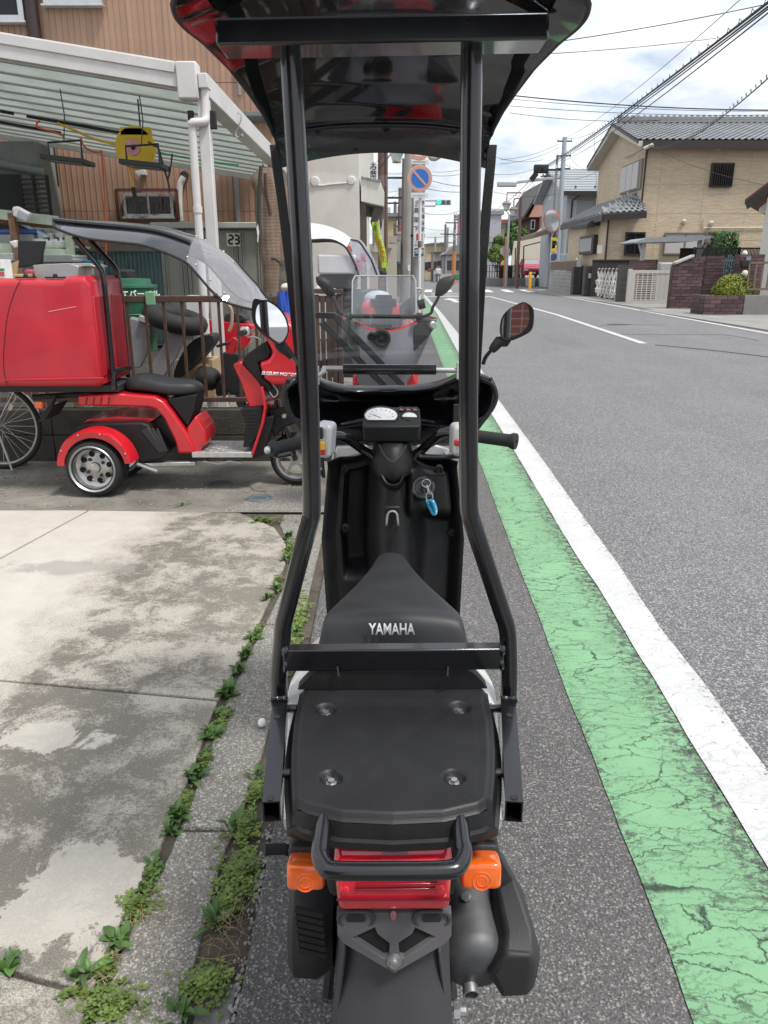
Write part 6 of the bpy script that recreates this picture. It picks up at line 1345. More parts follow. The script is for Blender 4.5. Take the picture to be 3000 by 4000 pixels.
def lbox(x0,y0,x1,y1,Y,d,name,m,label,cat,bev=.006,fr='L'):
    a,b = p(fr,x0,y0,Y=Y),p(fr,x1,y1,Y=Y); return MB().bx(a.x,b.x,Y,Y + d,b.z,a.z).solo(name,m,label,cat,bev=bev)
PALE = mat('translucent_white_plastic',(.52,.53,.50),.35,var=.12,s=12)
t = thing('storage_tub','clear plastic tub with a blue lid on the rack','tub',p('L',230,590,Y=YR + .1)); a,b = p('L',-200,430,Y=YR + .08),p('L',455,588,Y=YR + .08); MB().bx(a.x,b.x,YR + .08,YR + .42,b.z,a.z).build('tub',mat('clear_tub',(.30,.31,.31),.25,var=.1),t,bev=.02); a,b = p('L',-220,382,Y=YR + .06),p('L',472,438,Y=YR + .06); MB().bx(a.x,b.x,YR + .06,YR + .44,b.z,a.z).build('lid',mat('blue_lid',(.05,.10,.34),.4),t,bev=.012)
for i,(x,y,lb) in enumerate(((560,520,'white plastic jug on the rack beside the blue-lidded tub'),(680,540,'white plastic jug in the middle of the rack end'),(790,540,'white plastic jug nearest the rack corner'))):
    q = p('L',x,660,Y=YR + .1); t = thing('plastic_jug',lb,'jug',q,'white jugs on the rack'); h = p('L',x,470,Y=YR + .1).z - q.z
    MB().lathe([(.001,0),(.085,0),(.095,.02),(.095,h * .6),(.07,h * .8),(.03,h * .86),(.03,h)],q,(0,0,1),16).build('jug_body',PALE,t); MB().cyl(q + V3(0,0,h),q + V3(0,0,h + .025),.034,n=12).build('cap',PALE,t); MB().tube([q + V3(.05,-.05,h * .8),q + V3(.10,-.08,h * .85),q + V3(.10,-.08,h * .5)],.008,6).build('handle',RUB,t)
for i,(x,y,w_) in enumerate(((540,420,.11),(640,400,.10),(760,400,.12))): q = p('L',x,470,Y=YR + .3); MB().ell(q + V3(0,0,.06),(w_,.09,.10),12,8).solo('plastic_bag',PALE,'crumpled white plastic bag, %s of the three on the rack' % ('leftmost','middle','rightmost')[i],'bag','bags on the rack')
MB().box(p('L',500,420,Y=YR + .1),(.36,.05,.03),Matrix.Rotation(R(28),3,'Y')).solo('light_tube',mat('cyan_white_plastic',(.50,.68,.72),.3),'pale blue plastic strip leaning over the tub','strip',bev=.006)
t = thing('floodlight','white square floodlight clamped on the rack post','lamp',p('L',290,260,Y=YR - .1)); c = p('L',290,190,Y=YR - .1); Mf = Matrix.Rotation(R(28),3,'Y')
MB().box(c,(.13,.07,.09),Mf).build('housing',WALU,t,bev=.012); MB().box(c + V3(-.055,.02,.035),(.06,.07,.055),Mf).build('ballast',WALU,t,bev=.02); MB().box(c + V3(.015,-.037,-.012),(.09,.006,.055),Mf).build('lamp_glass',mat('lamp_glass_pale',(.30,.33,.36),.15),t)
MB().prism(P2('L',[(225,528),(572,535),(540,700),(535,830),(232,885)],6.9),(0,.05,0)).solo('monitor',RUB,'large flat black screen panel leaning behind the red box','screen',bev=.006)
MB().prism(P2('L',[(110,545),(205,520),(215,620),(190,640)],7.0),(0,.08,0)).solo('small_case',WALU,'small tilted pale case beside the black screen','case',bev=.01)
MB().prism(P2('L',[(545,740),(560,710),(925,712),(948,735),(945,765),(960,775),(960,812),(540,812)],7.2),(0,.35,0)).solo('tool_case',mat('grey_case',(.22,.225,.23),.4,var=.1),'grey moulded tool case lying below the jugs','case',bev=.012)
STL = mat('stainless_sheet',(.55,.53,.52),.28,m=.9,var=.12,s=3)
mb = MB(); q = P2('L',[(430,845),(880,822),(1018,862),(1005,1045),(455,1045)],6.55); mb.prism(q,(0,.30,0)); mb.solo('steel_tray',STL,'tapered stainless steel tray on top of the stored things','tray',bev=.004)
lbox(1020,870,1215,1000,6.7,.3,'steel_box',STL,'open stainless steel box next to the tapered tray','box'); MB().prism(P2('L',[(890,822),(1160,825),(1240,868),(1020,862)],6.62),(0,.3,0)).solo('steel_sheet_plate',STL,'thin stainless plate lying over the steel box','plate',bev=.003)
CARD = mat('cardboard',(.42,.29,.17),.85,var=.12,s=6)
MB().prism(P2('L',[(60,865),(238,785),(218,960),(75,1000)],6.45),(0,.012,0)).solo('cardboard_flap',CARD,'raised brown cardboard flap above the red box','cardboard',bev=.002)
lbox(70,965,275,1060,6.35,.25,'cardboard_box',CARD,'low cardboard carton edge resting behind the red box','carton')
t = thing('carton','white and green printed carton at the left picture edge','carton',p('L',20,1040,Y=6.2)); a,b = p('L',-80,775,Y=6.2),p('L',62,1040,Y=6.2); MB().bx(a.x,b.x,6.2,6.35,b.z,a.z).build('carton_body',mat('white_card',(.78,.78,.76),.6),t,bev=.004); a,b = p('L',-80,890,Y=6.198),p('L',60,922,Y=6.198); MB().bx(a.x,b.x,6.195,6.1995,b.z,a.z).build('green_band',mat('green_print',(.03,.30,.12),.5),t); a,b = p('L',-80,935,Y=6.198),p('L',60,985,Y=6.198); MB().bx(a.x,b.x,6.195,6.1995,b.z,a.z).build('red_band',mat('red_print',(.55,.08,.09),.5,var=.5,s=60),t)
lbox(300,900,445,1050,6.6,.2,'pink_bag',mat('dusky_pink',(.38,.05,.10),.6),'dark pink package wedged beside the steel tray','package',.02)
lbox(1010,785,1200,830,7.4,.3,'blue_crate',mat('teal_blue',(.03,.16,.24),.5),'teal blue crate behind the steel box','crate')
lbox(-400,690,170,800,7.3,.3,'metal_duct',mat('duct_grey',(.40,.40,.40),.4,m=.5),'grey sheet metal duct piece at the left edge','duct')
tbl = thing('work_table','low work table under the stored things behind the trike','table',(-4.0,6.7,0)); ztb2 = p('L',500,1045,Y=6.55).z - .004; MB().bx(-5.5,p('L',1240,1000,Y=6.6).x,6.18,7.0,ztb2 - .03,ztb2).build('table_top',mat('board_grey',(.2,.18,.16),.8),tbl)
for x in (-5.3,-3.9,-2.75): MB().bx(x - .025,x + .025,6.3,6.36,0,ztb2 - .03).build('leg',RUSTP,tbl); MB().bx(x - .025,x + .025,6.85,6.9,0,ztb2 - .03).build('leg',RUSTP,tbl)
# ---- things behind the fence
t = thing('green_bucket','green plastic bucket with a lid and white lettering behind the fence','bucket',p('M',130,620,Y=6.75)); q = p('M',125,620,Y=6.75); zt4 = p('M',125,92,Y=6.75).z; rb = p('M',277,100,Y=6.75).x - q.x
GRN = mat('green_bucket_plastic',(.035,.15,.085),.35,var=.08)
MB().lathe([(.001,0),(rb * .82,0),(rb * .98,zt4 - q.z),(rb * 1.0,zt4 - q.z + .01)],q,(0,0,1),28).build('bucket_body',GRN,t)
MB().lathe([(rb * 1.04,0),(rb * 1.04,.02),(rb * .8,.025),(rb * .78,.07),(.001,.075)],V3(q.x,q.y,zt4),(0,0,1),28).build('lid',GRN,t)
for dz in (.11,.22): MB().lathe([(rb * .97,0),(rb * 1.0,.006),(rb * .97,.012)],V3(q.x,q.y,zt4 - dz),(0,0,1),28).build('hoop',GRN,t)
text('エバーベル',.062,p('M',150,152,Y=6.75 - rb * .96),(1,.15,0),(0,0,1),mat('white_print',(.8,.78,.77),.5),t,bold=.002)
lbox(-60,-60,60,40,7.0,.2,'black_container',RUB,'black container on the far side of the bucket','container',.02,'M')
a,b = p('M',190,300,Y=6.6),p('M',690,420,Y=6.6); ty = thing('motorcycle_tyre','worn black motorcycle tyre leaning behind the fence','tyre',(a + b) / 2 - V3(0,0,.3))
c = (a + b) / 2; ax1 = (b - a).normalized(); ax2 = V3(-.2,.95,.12).normalized(); rr = (b - a).length / 2 - .05
MB().tube([c + ax1 * rr * math.cos(k_) + ax2 * rr * math.sin(k_) for k_ in [2 * math.pi * i / 40 for i in range(40)]],.075,14,loop=True).build('tyre_casing',RUB,ty,sm=60)
PG = mat('grey_abs_panel',(.235,.235,.245),.42,var=.12,s=8)
MB().prism(P2('M',[(30,420),(60,345),(200,380),(222,440),(210,640),(150,770),(60,775)],6.5),(0,.05,.01)).solo('body_panel',PG,'grey plastic scooter panel leaning below the green bucket','panel',bev=.012)
MB().prism(P2('M',[(200,800),(330,600),(420,400),(440,380),(530,520),(440,700),(340,862)],6.42),(0,.05,.01)).solo('body_panel',PG,'grey plastic scooter panel propped under the tyre','panel',bev=.012)
MB().bar(p('M',140,345,Y=6.48),p('M',575,520,Y=6.48),.06,.045).solo('panel_rail',mat('pale_grey_rail',(.33,.34,.34),.45),'pale grey rail lying across the leaning panels','rail',bev=.006)
mb = MB(); mb.prism(spline(P2('M',[(430,800),(500,640),(600,530),(740,490),(760,560),(650,700),(560,790),(440,870)],6.6),3,True),(0,.25,0)); mb.solo('upturned_saddle',RUB,'upturned black scooter seat lying behind the fence','seat',bev=.03,seg=3)
t = thing('cardboard_box','brown cardboard box with a round print behind the fence bars','carton',p('M',600,960,Y=6.7)); a,b = p('M',440,700,Y=6.7),p('M',770,900,Y=6.7); MB().bx(a.x,b.x,6.7,7.0,b.z - .12,a.z).build('carton_body',CARD,t,bev=.005); q = p('M',632,858,Y=6.698); MB().tube([q + V3(.045 * math.cos(k_),0,.045 * math.sin(k_)) for k_ in [2 * math.pi * i / 24 for i in range(24)]],.003,5,loop=True).build('round_print',mat('brown_ink',(.16,.09,.05),.8),t); text('25',.05,q,(1,0,0),(0,0,1),mat('brown_ink',(.16,.09,.05),.8),t)
MB().tube(spline(P2('M',[(615,790),(640,760),(690,750),(740,790),(790,850)],6.55),5),.018,10).solo('bent_pipe',mat('bronze_pipe',(.20,.13,.08),.5,m=.5,var=.3),'bent bronze exhaust pipe in front of the cardboard box','pipe')
MB().tube(spline(P2('M',[(895,460),(915,400),(915,290),(880,230),(860,205)],6.4),5),.014,10).solo('bent_tube',mat('tan_hose',(.40,.30,.22),.5,var=.15),'tan bent hose rising beside the carport post','hose')
MB().prism(spline(P2('M',[(835,660),(880,640),(985,660),(990,760),(980,960),(940,1000),(850,950),(822,900)],6.3),3,True),(0,.14,0)).solo('black_bag',RUB,'tall black fabric bag hanging behind the fence','bag',bev=.03,seg=3)
MB().ell(p('M',720,860,Y=6.45),(.11,.10,.10),16,10).solo('helmet',RUB,'black open helmet lying behind the fence','helmet')
lbox(770,880,880,1010,6.4,.15,'fan_part',mat('dark_steel',(.07,.07,.075),.4,m=.6),'dark metal engine part on the ground behind the fence','engine part',.02,'M')
# red scooter half hidden behind the fence
rs = thing('red_scooter','small red scooter with a black seat half hidden behind the fence','scooter',(p('M',850,900,Y=7.6).x,7.6,0))
MB().prism(spline(P2('M',[(695,470),(720,360),(840,375),(1010,395),(1090,420),(1060,560),(960,640),(760,620)],7.5),3,True),(0,.26,0)).build('body',RED,rs,bev=.03,seg=3)
MB().prism(spline(P2('M',[(850,345),(880,312),(980,310),(1030,350),(1015,382),(870,385)],7.5),3,True),(0,.26,0)).build('seat',SEATM,rs,bev=.02,seg=3)
MB().prism(P2('M',[(520,160),(690,165),(690,330),(530,330)],7.6),(0,.2,0)).build('white_box',WALU,rs,bev=.015)
for x in (700,1120):
    q = p('M',x,800,Y=7.62); MB().lathe([(.13,-.045),(.19,-.05),(.215,0),(.19,.05),(.13,.045)],V3(q.x,7.62,.215),(0,1,0),28).build('wheel',RUB,rs)
MB().prism(spline(P2('U',[(565,330),(590,240),(660,330),(690,480),(700,620),(600,600)],6.6),3,True),(0,.12,0)).solo('black_bracket',GREYP,'grey-black upright bracket beside the blue towel','bracket',bev=.01)
lbox(795,40,1330,215,7.0,.3,'cooler_box',mat('cream_foam',(.62,.60,.52),.6,var=.06),'cream foam box sitting behind the blue towel','box',.035,'U')
MB().prism(P2('N',[(200,340),(215,300),(420,340),(460,380),(430,395),(210,372)],6.5),(0,.3,0)).solo('foam_lid',mat('cream_foam',(.62,.60,.52),.6),'pale foam lid on top of the board fence','lid',bev=.01)
# ================================================================== the scooters ahead, the white building, poles and signs
# ---- second scooter with a small windshield
Y2 = 4.5
G2 = mat('grey_plastic_panel',(.16,.16,.18),.36,var=.1,s=6,coat=.15)
S2 = thing('windshield_scooter','grey-backed red scooter with a small clear windshield parked just ahead','scooter',(.02,4.5,0))
def s2(mb,n,m,par=None,**k): return mb.build(n,m,par or S2,**k)
topE = [(478,618),(600,660),(700,715),(800,740),(900,748),(1000,742),(1100,715),(1200,668),(1310,612),(1425,632)]
botE = [(640,1290),(660,1300),(720,1310),(800,1315),(890,1318),(980,1315),(1050,1310),(1090,1300),(1110,1290),(1130,1280)]
def g2f(u,v):
    T_ = spline([p('N',x,y,Y=Y2) for x,y in topE],3); B2_ = spline([p('N',x,y,Y=Y2) for x,y in botE],3)
    j = u * (len(T_) - 1); i = min(int(j),len(T_) - 2); a = lerp(T_[i],T_[i + 1],j - i); b = lerp(B2_[i],B2_[i + 1],j - i)
    q = lerp(a,b,v ** .9); s = u * 2 - 1; q = q.copy(); k = 1 - .10 * math.sin(math.pi * v)
    q.y += .10 * s * s - .05 * math.sin(math.pi * v); return q
mb = MB(); mb.grid(g2f,40,20,.006); s2(mb,'inner_shield',G2,sm=60)
mb = MB(); mb.tube([Vector(g2f(u / 40,0)) for u in range(41)],.007,8); s2(mb,'red_rim',RED)
mb = MB(); mb.prism(P2('N',[(1210,690),(1300,625),(1420,635),(1410,700),(1340,800),(1190,960),(1140,1060),(1170,900)],Y2 - .01),(0,.06,0)); s2(mb,'side_wing',mat('dark_wing',(.03,.03,.035),.3,coat=.4),bev=.012,seg=3)
mb = MB(); mb.prism(P2('N',[(470,620),(570,650),(620,800),(660,1000),(640,1060),(560,900),(500,760)],Y2 - .01),(0,.06,0)); s2(mb,'side_wing',mat('dark_wing',(.03,.03,.035),.3,coat=.4),bev=.012,seg=3)
for x,y,r_ in ((872,820,.050),(770,808,.026)):
    q = p('N',x,y,Y=Y2 - .075); mb = MB(); mb.lathe([(r_,.05),(r_,0),(r_ * .9,-.008),(r_ * .7,-.008),(r_ * .62,.004),(r_ * .25,.004),(r_ * .2,-.004),(.001,-.004)],q,(0,1,0),24); s2(mb,'lock_ring',RUB)
q = p('N',1385,690,Y=Y2 - .03); mb = MB(); mb.lathe([(.022,.03),(.022,0),(.015,-.006),(.001,-.006)],q,(-.4,1,0),16); s2(mb,'side_knob',ALU)
WS2 = glassy('hazed_windshield',(.95,.96,.97),.9,.12,.10,.16)
def w2f(u,v):
    y = lerp(200,735,v); s = u * 2 - 1; ins = 26 * max(0,1 - v * 9) ** 2
    q = p('N',lerp(572 + ins,1216 - ins,u),y,Y=Y2 + .02); q.y += .10 * (1 - s * s) + .10 * (1 - v); return q
mb = MB(); mb.grid(w2f,24,16); wsh = s2(mb,'windshield',WS2,sm=60)
mb = MB(); mb.tube([Vector(w2f(0,1 - v / 10)) for v in range(11)] + [Vector(w2f(u / 12,0)) for u in range(1,13)] + [Vector(w2f(1,v / 10)) for v in range(1,11)],.004,6); s2(mb,'windshield_edge',mat('pale_edge',(.45,.46,.47),.3),wsh)
for hous,stem in (([(215,210),(250,203),(295,212),(365,262),(400,345),(395,400),(330,400),(275,335),(225,275)],[(385,400),(415,470),(430,510),(455,560),(520,600),(550,600)]),([(1590,195),(1600,235),(1560,320),(1480,395),(1408,400),(1403,370),(1420,275),(1480,215)],[(1440,400),(1410,460),(1380,510),(1360,570),(1290,600),(1240,612)])):
    mb = MB(); mb.tube(spline(P2('N',stem,Y2),4),.009,10); st = s2(mb,'mirror_stem',BLK)
    q = spline(P2('N',hous,Y2),4,True); c = sum(q,Vector()) / len(q)
    mb = MB(); mb.loft([[c + (a - c) * .55 + V3(0,.05,0) for a in q],[c + (a - c) * .95 + V3(0,.03,0) for a in q],q,[c + (a - c) * .9 + V3(0,-.012,0) for a in q],[c + (a - c) * .4 + V3(0,-.025,0) for a in q]]); s2(mb,'mirror_back',MATTE,st,sm=60)
mb = MB(); mb.cyl(p('N',520,600,Y=Y2 + .03),p('N',1270,605,Y=Y2 + .03),.012,n=10); s2(mb,'handlebar',BLK)
for x0,x1 in ((520,570),(1215,1275)): mb = MB(); mb.cyl(p('N',x0,600,Y=Y2 - .02),p('N',x1,603,Y=Y2 - .02),.02,n=12); s2(mb,'grip',RUB)
mb = MB(); mb.box(p('N',890,560,Y=Y2 + .25),(.10,.06,.20)); mb.box(p('N',885,470,Y=Y2 + .22),(.16,.05,.05)); s2(mb,'phone_holder',RUB,bev=.01)
for pts in ([(580,1190),(640,1160),(690,1240),(680,1300),(580,1300)],[(1090,1300),(1110,1220),(1200,1170),(1220,1300)]): mb = MB(); mb.prism(P2('N',pts,Y2 + .1),(0,.12,0)); s2(mb,'red_side_panel',RED,bev=.012)
# black support frame leaning across it
for a,b in (((200,590),(415,595)),((265,655),(900,1300)),((405,600),(1085,1300))): mb = MB(); mb.bar(p('N',*a,Y=4.0),p('N',*b,Y=4.28 if b[1] > 700 else 4.0),.014,.034 if a[0] > 250 else .03); s2(mb,'support_frame',BLK,bev=.003)
mb = MB(); mb.bx(-.05,.30,4.55,5.35,.25,.45); s2(mb,'frame_body',MATTE,bev=.03); mb = MB(); mb.bx(-.02,.22,3.9,4.4,.42,.62); s2(mb,'seat',SEATM,bev=.05,seg=4)
mb = MB(); mb.bx(0,.2,3.95,4.6,.22,.42); s2(mb,'rear_body',RED,bev=.04,seg=3)
for y in (4.05,5.3):
    mb = MB(); mb.lathe([(.14,-.045),(.20,-.05),(.22,0),(.20,.05),(.14,.045)],V3(.09,y,.22),(1,0,0),32); s2(mb,'wheel',RUB,sm=50)
mb = MB(); mb.bx(-.02,.22,5.0,5.12,.3,.95); s2(mb,'front_shield',RED,bev=.05,seg=4)
# ---- red scooter with box further ahead
Y3 = 6.6
S3 = thing('box_scooter','red delivery scooter with a red rear box seen through the windshield','scooter',(.1,6.6,0))
a,b = p('N',660,455,Y=Y3),p('N',1050,640,Y=Y3); MB().bx(a.x,b.x,Y3,Y3 + .5,b.z,a.z).build('rear_box',RED,S3,bev=.05,seg=4)
a,b = p('N',640,600,Y=Y3 - .02),p('N',1080,650,Y=Y3 - .02); MB().bx(a.x,b.x,Y3 - .02,Y3 + .52,b.z - .03,b.z + .04).build('carrier',RUB,S3,bev=.01)
MB().bx(-.05,.30,Y3 + .05,Y3 + 1.3,.25,b.z - .06).build('body',RED,S3,bev=.05,seg=3)
MB().prism(spline(P2('N',[(1010,620),(1020,560),(1080,470),(1200,400),(1215,480),(1200,560),(1100,640)],Y3 + .3),3,True),(0,.08,0)).build('dark_mudguard',RUB,S3,bev=.02)
MB().ell(p('N',830,425,Y=Y3 + .8),(.13,.12,.075),18,12).build('white_tank',mat('pale_blue_white',(.55,.62,.66),.25,coat=.5),S3)
MB().cyl(p('N',1232,490,Y=Y3 + .9),p('N',1300,472,Y=Y3 + .9),.045,n=14).build('grip',RUB,S3)
for x0,x1,y in ((490,560,492),(505,575,442)): MB().cyl(p('N',x0,y,Y=Y3 + .9),p('N',x1,y - 15,Y=Y3 + .9),.032,n=12).build('grip',RUB,S3)
MB().tube(spline(P2('N',[(1215,415),(1240,380),(1265,340),(1250,325),(1210,328)],Y3 + .9),5),.012,8).build('mirror_arm',ALU,S3)
for y in (6.85,8.0): MB().lathe([(.14,-.045),(.20,-.05),(.22,0),(.20,.05),(.14,.045)],V3(.12,y,.22),(1,0,0),28).build('wheel',RUB,S3)
# ---- white roofed canopy scooter with a white and grey box
YW = 9.2
S4 = thing('white_canopy_scooter','canopy scooter with a white roof and a white-lidded grey box','scooter',(p('D',500,1000,Y=YW).x,YW + .3,0))
cr4 = spline(P2('D',[(120,668),(225,668),(330,680),(430,712),(510,752),(565,792),(640,800),(700,880),(750,960),(800,1085)],YW + .28),3)
ed4 = spline(P2('D',[(120,800),(235,805),(330,800),(410,805),(470,830),(520,865),(560,930),(590,990),(610,1040),(622,1095)],YW),3)
def can4(v0,v1):
    def f(u,v):
        s = u * 2 - 1; j = lerp(v0,v1,v) * (len(cr4) - 1); i = min(int(j),len(cr4) - 2); c = lerp(cr4[i],cr4[i + 1],j - i); e = lerp(ed4[i],ed4[i + 1],j - i); k = abs(s) ** 1.8
        return (lerp(c.x,e.x,k),YW + .28 + s * .28,lerp(c.z,e.z,k))
    return f
MB().grid(can4(0,.56),20,16,.004).build('canopy_roof',WPNT,S4,sm=60)
MB().grid(can4(.55,1),20,16).build('canopy_screen',SCR,S4,sm=60)
for u in (0,.32,.68,1): MB().tube([Vector(can4(.0 if u in (0,1) else .55,1)(u,v / 40)) for v in range(41)],.012,8).build('edge_rubber',RUB,S4)
a,b = p('D',290,922,Y=YW + .02),p('D',602,1080,Y=YW + .02); MB().bx(a.x,b.x,YW + .02,YW + .58,b.z,a.z).build('box_lid',mat('white_box_plastic',(.70,.70,.71),.4,var=.04),S4,bev=.02,seg=3)
a,b = p('D',302,1082,Y=YW + .03),p('D',604,1200,Y=YW + .03); MB().bx(a.x,b.x,YW + .03,YW + .57,b.z,a.z - .002).build('box_base',mat('dark_grey_box',(.045,.05,.058),.45),S4,bev=.012)
MB().bx(a.x + .1,p('D',800,1200,Y=YW).x,YW + .1,YW + .5,.2,b.z - .01).build('body',mat('dark_grey_box',(.045,.05,.058),.45),S4,bev=.03)
MB().tube(spline(P2('D',[(235,810),(238,900),(240,1100),(250,1300)],YW),4),.016,8).build('canopy_post',RUB,S4)
for pts,nm,c in (([(525,855),(560,850),(575,900),(540,900)],'sticker',(.6,.12,.06)),([(585,960),(630,955),(650,1060),(600,1050)],'sticker',(.62,.30,.35)),([(640,920),(668,915),(690,985),(650,980)],'sticker',(.6,.25,.32))):
    MB().prism(P2('D',pts,YW + .02),(0,.003,0)).build(nm,mat('sticker_%d' % int(c[1] * 100),c,.5,var=.5,s=40),S4)
for x in (350,760):
    q = p('D',x,1000,Y=YW + .3); MB().lathe([(.12,-.05),(.18,-.06),(.20,0),(.18,.06),(.12,.05)],V3(q.x,YW + .3,.2),(0,1,0),24).build('wheel',RUB,S4)
MB().ell(p('D',820,1078,Y=YW + .4),(.05,.05,.05),12,8).build('mirror_back',RUB,S4)
# ---- white rendered building with an awning
YB = 17.0
WB = thing('white_building','white rendered building wall with a small awning over a shutter','building',(-3,20,0))
STU = mat('white_render',(.72,.685,.625),.85,var=.07,s=2.5,bump=.35,bs=25,dirt=.06)
xc = p('D',628,600,Y=YB).x; ztop = 11.0
MB().bx(-3.2,xc,YB,YB + 12,0,ztop).build('wall',STU,WB)
x2 = p('D',705,200,Y=YB + 1.8).x; MB().bx(xc - .3,x2,YB + 1.8,YB + 11,p('D',700,330,Y=YB + 1.8).z,ztop).build('upper_wall',STU,WB)
MB().tube(spline(P2('D',[(262,318),(280,355),(330,362),(400,352),(480,346),(562,338)],YB - .015),5),.018,6).build('render_ridge',STU,WB)
for x,y,r_ in ((270,330,.10),(565,322,.09)): MB().lathe([(.001,-.05),(r_ * .8,-.045),(r_,0)],p('D',x,y,Y=YB),(0,1,0),18).build('render_boss',STU,WB)
xa = p('D',645,390,Y=YB + .5).x; xb = p('D',832,390,Y=YB + .5).x; za = p('D',700,322,Y=YB + .5).z; zb5 = p('D',700,395,Y=YB + .5).z
mb = MB(); mb.prism([V3(xa,YB + .3,za + .03),V3(xb - .08,YB + .3,za - .05),V3(xb,YB + .3,za - .25),V3(xb,YB + .3,za - .52),V3(xa,YB + .3,za - .42)],(0,5,0)); aw = mb.build('awning',STU,WB,bev=.01)
mb = MB(); mb.prism([V3(xa,YB + .25,za + .06),V3(xb - .07,YB + .25,za - .02),V3(xb - .08,YB + .25,za - .05),V3(xa,YB + .25,za + .03)],(0,5.1,0)); mb.build('awning_flashing',mat('green_grey_flashing',(.22,.28,.27),.5),aw)
MB().prism([V3(xb - .20,YB + .6,za - .45),V3(xb - .02,YB + .6,za - .52),V3(xb - .06,YB + .6,za - .80),V3(xb - .30,YB + .6,za - .80)],(0,4.5,0)).build('shutter_housing',mat('brown_housing',(.10,.075,.06),.6),aw)
BRW = mat('brown_post',(.09,.065,.05),.6,var=.2)
for yy in (YB + .4,YB + 1.0): MB().bx(xc + .01,xc + .13,yy,yy + .1,0,za - .45).build('shutter_post',BRW,WB)
MB().bx(xc + .003,xc + .02,YB + 1.1,YB + 5,0,za - .5).build('shutter_backing',BRW,WB)
for i in range(30): MB().bx(xc + .02,xc + .035,YB + 1.12,YB + 5,.05 + i * .1,.14 + i * .1).build('shutter_slat',mat('shutter_grey',(.17,.16,.15),.5,rnd=.1),WB)
MB().prism(P2('D',[(700,515),(815,512),(822,545),(730,545)],YB + 1.5),(0,2.5,0)).build('peeling_fascia',mat('peeling_yellow_green',(.36,.42,.20),.8,var=.6,s=7,dirt=.7),WB)
MB().prism(P2('D',[(728,545),(822,545),(815,632),(738,620)],YB + 1.6),(0,.5,0)).build('peeling_sign',mat('peeling_yellow_green',(.36,.42,.20),.8),WB)
MB().prism(P2('D',[(735,632),(828,632),(828,900),(735,900)],YB + 3.0),(0,.3,0)).build('side_wall',STU,WB)
# hanging shop sign
sg = thing('shop_sign','white upright hanging shop sign with black characters above the awning','sign',p('D',742,330,Y=YB + 2.5)); a,b = p('D',706,182,Y=YB + 2.5),p('D',779,332,Y=YB + 2.5)
MB().bx(a.x,b.x,YB + 2.5,YB + 2.62,b.z,a.z).build('sign_board',mat('white_sign',(.75,.77,.80),.4,var=.03),sg,bev=.008)
INK = mat('black_ink',(.02,.02,.022),.5)
for i,ch in enumerate('大沢商店'): text(ch,.165,V3((a.x + b.x) / 2,YB + 2.495,lerp(a.z,b.z,(i + .5) / 4)),(1,0,0),(0,0,1),INK,sg,bold=.001)
MB().tube([V3(b.x,YB + 2.56,a.z - .15),V3(b.x + .3,YB + 2.56,a.z + .2)],.015,6).build('sign_stay',DK,sg)
# lime banner
bn = thing('banner','lime yellow curved banner flag with red lettering by the shutter','banner',p('D',840,1045,Y=16.5))
LIME = mat('lime_cloth',(.52,.72,.04),.6,var=.06)
bl = spline(P2('D',[(730,658),(745,760),(775,870),(800,960),(810,1025)],16.5),6); brr = spline(P2('D',[(778,655),(800,770),(835,870),(850,950),(860,1030)],16.5),6)
def bnf(u,v):
    j = v * (len(bl) - 1); i = min(int(j),len(bl) - 2); return lerp(lerp(bl[i],bl[i + 1],j - i),lerp(brr[i],brr[i + 1],j - i),u) + V3(0,.06 * math.sin(u * 5 + v * 4),0)
MB().grid(bnf,10,30,.004).build('flag_cloth',LIME,bn,sm=70)
for i,ch in enumerate('商店街大売出'): text(ch,.13,Vector(bnf(.5,.14 + i * .125)) + V3(0,-.03,0),(1,0,-.12),(.12,0,1),mat('red_orange_print',(.70,.10,.02),.5) if i else INK,bn,bold=.001)
MB().prism(P2('D',[(838,1025),(862,1022),(868,1042),(848,1050)],16.5),(0,.02,0)).build('flag_tail',LIME,bn)
MB().tube(spline(P2('D',[(785,640),(800,760),(835,880),(850,1000),(855,1300)],16.6),5),.012,6).build('flag_pole',mat('white_print',(.8,.78,.77),.5),bn)
# tan low house and walls beyond the shop
TAN = mat('tan_render',(.50,.45,.36),.85,var=.06)
def farbox(x0,y0,x1,y1,Y,d,name,m,label,cat,fr='I'):
    a,b = p(fr,x0,y0,Y=Y),p(fr,x1,y1,Y=Y); t = thing(name,label,cat,((a.x + b.x) / 2,Y + d / 2,0)); MB().bx(a.x,b.x,Y,Y + d,-.03,a.z).build('wall',m,t); return t,a,b
t,a,b = farbox(-60,1450,405,1900,30,4,'garden_wall',TAN,'pale rendered garden wall with a gate frame behind the banner','wall')
a,b = p('I',60,1505,Y=29.9),p('I',330,1530,Y=29.9); MB().bx(a.x,b.x,29.85,29.98,b.z,a.z).build('coping',mat('brown_coping',(.22,.16,.12),.7),t)
t,a,b = farbox(200,1090,385,1500,42,8,'tan_house',mat('yellow_tan_render',(.62,.50,.30),.85,var=.05),'tan yellow house wall behind the garden wall','house')
MB().bx(a.x - .3,b.x + .1,41.8,50,a.z,a.z + .25).build('roof',mat('grey_roof',(.25,.24,.23),.7),t)
t,a,b = farbox(270,1330,412,1900,36,4,'grey_wall_house',mat('grey_tan_render',(.40,.36,.31),.85,var=.05),'grey-tan low building beside the tan house','building')
t,a,b = farbox(218,920,315,1100,70,10,'glass_building',mat('pale_glass_block',(.52,.57,.62),.4,var=.1),'pale glassy building block far behind the tan house','building')
for i in range(3): x = lerp(a.x,b.x,(i + .5) / 3); MB().bx(x - .5,x + .5,69.9,69.98,a.z - 4.5,a.z - .5).build('window',mat('far_glass',(.30,.36,.42),.2),t)

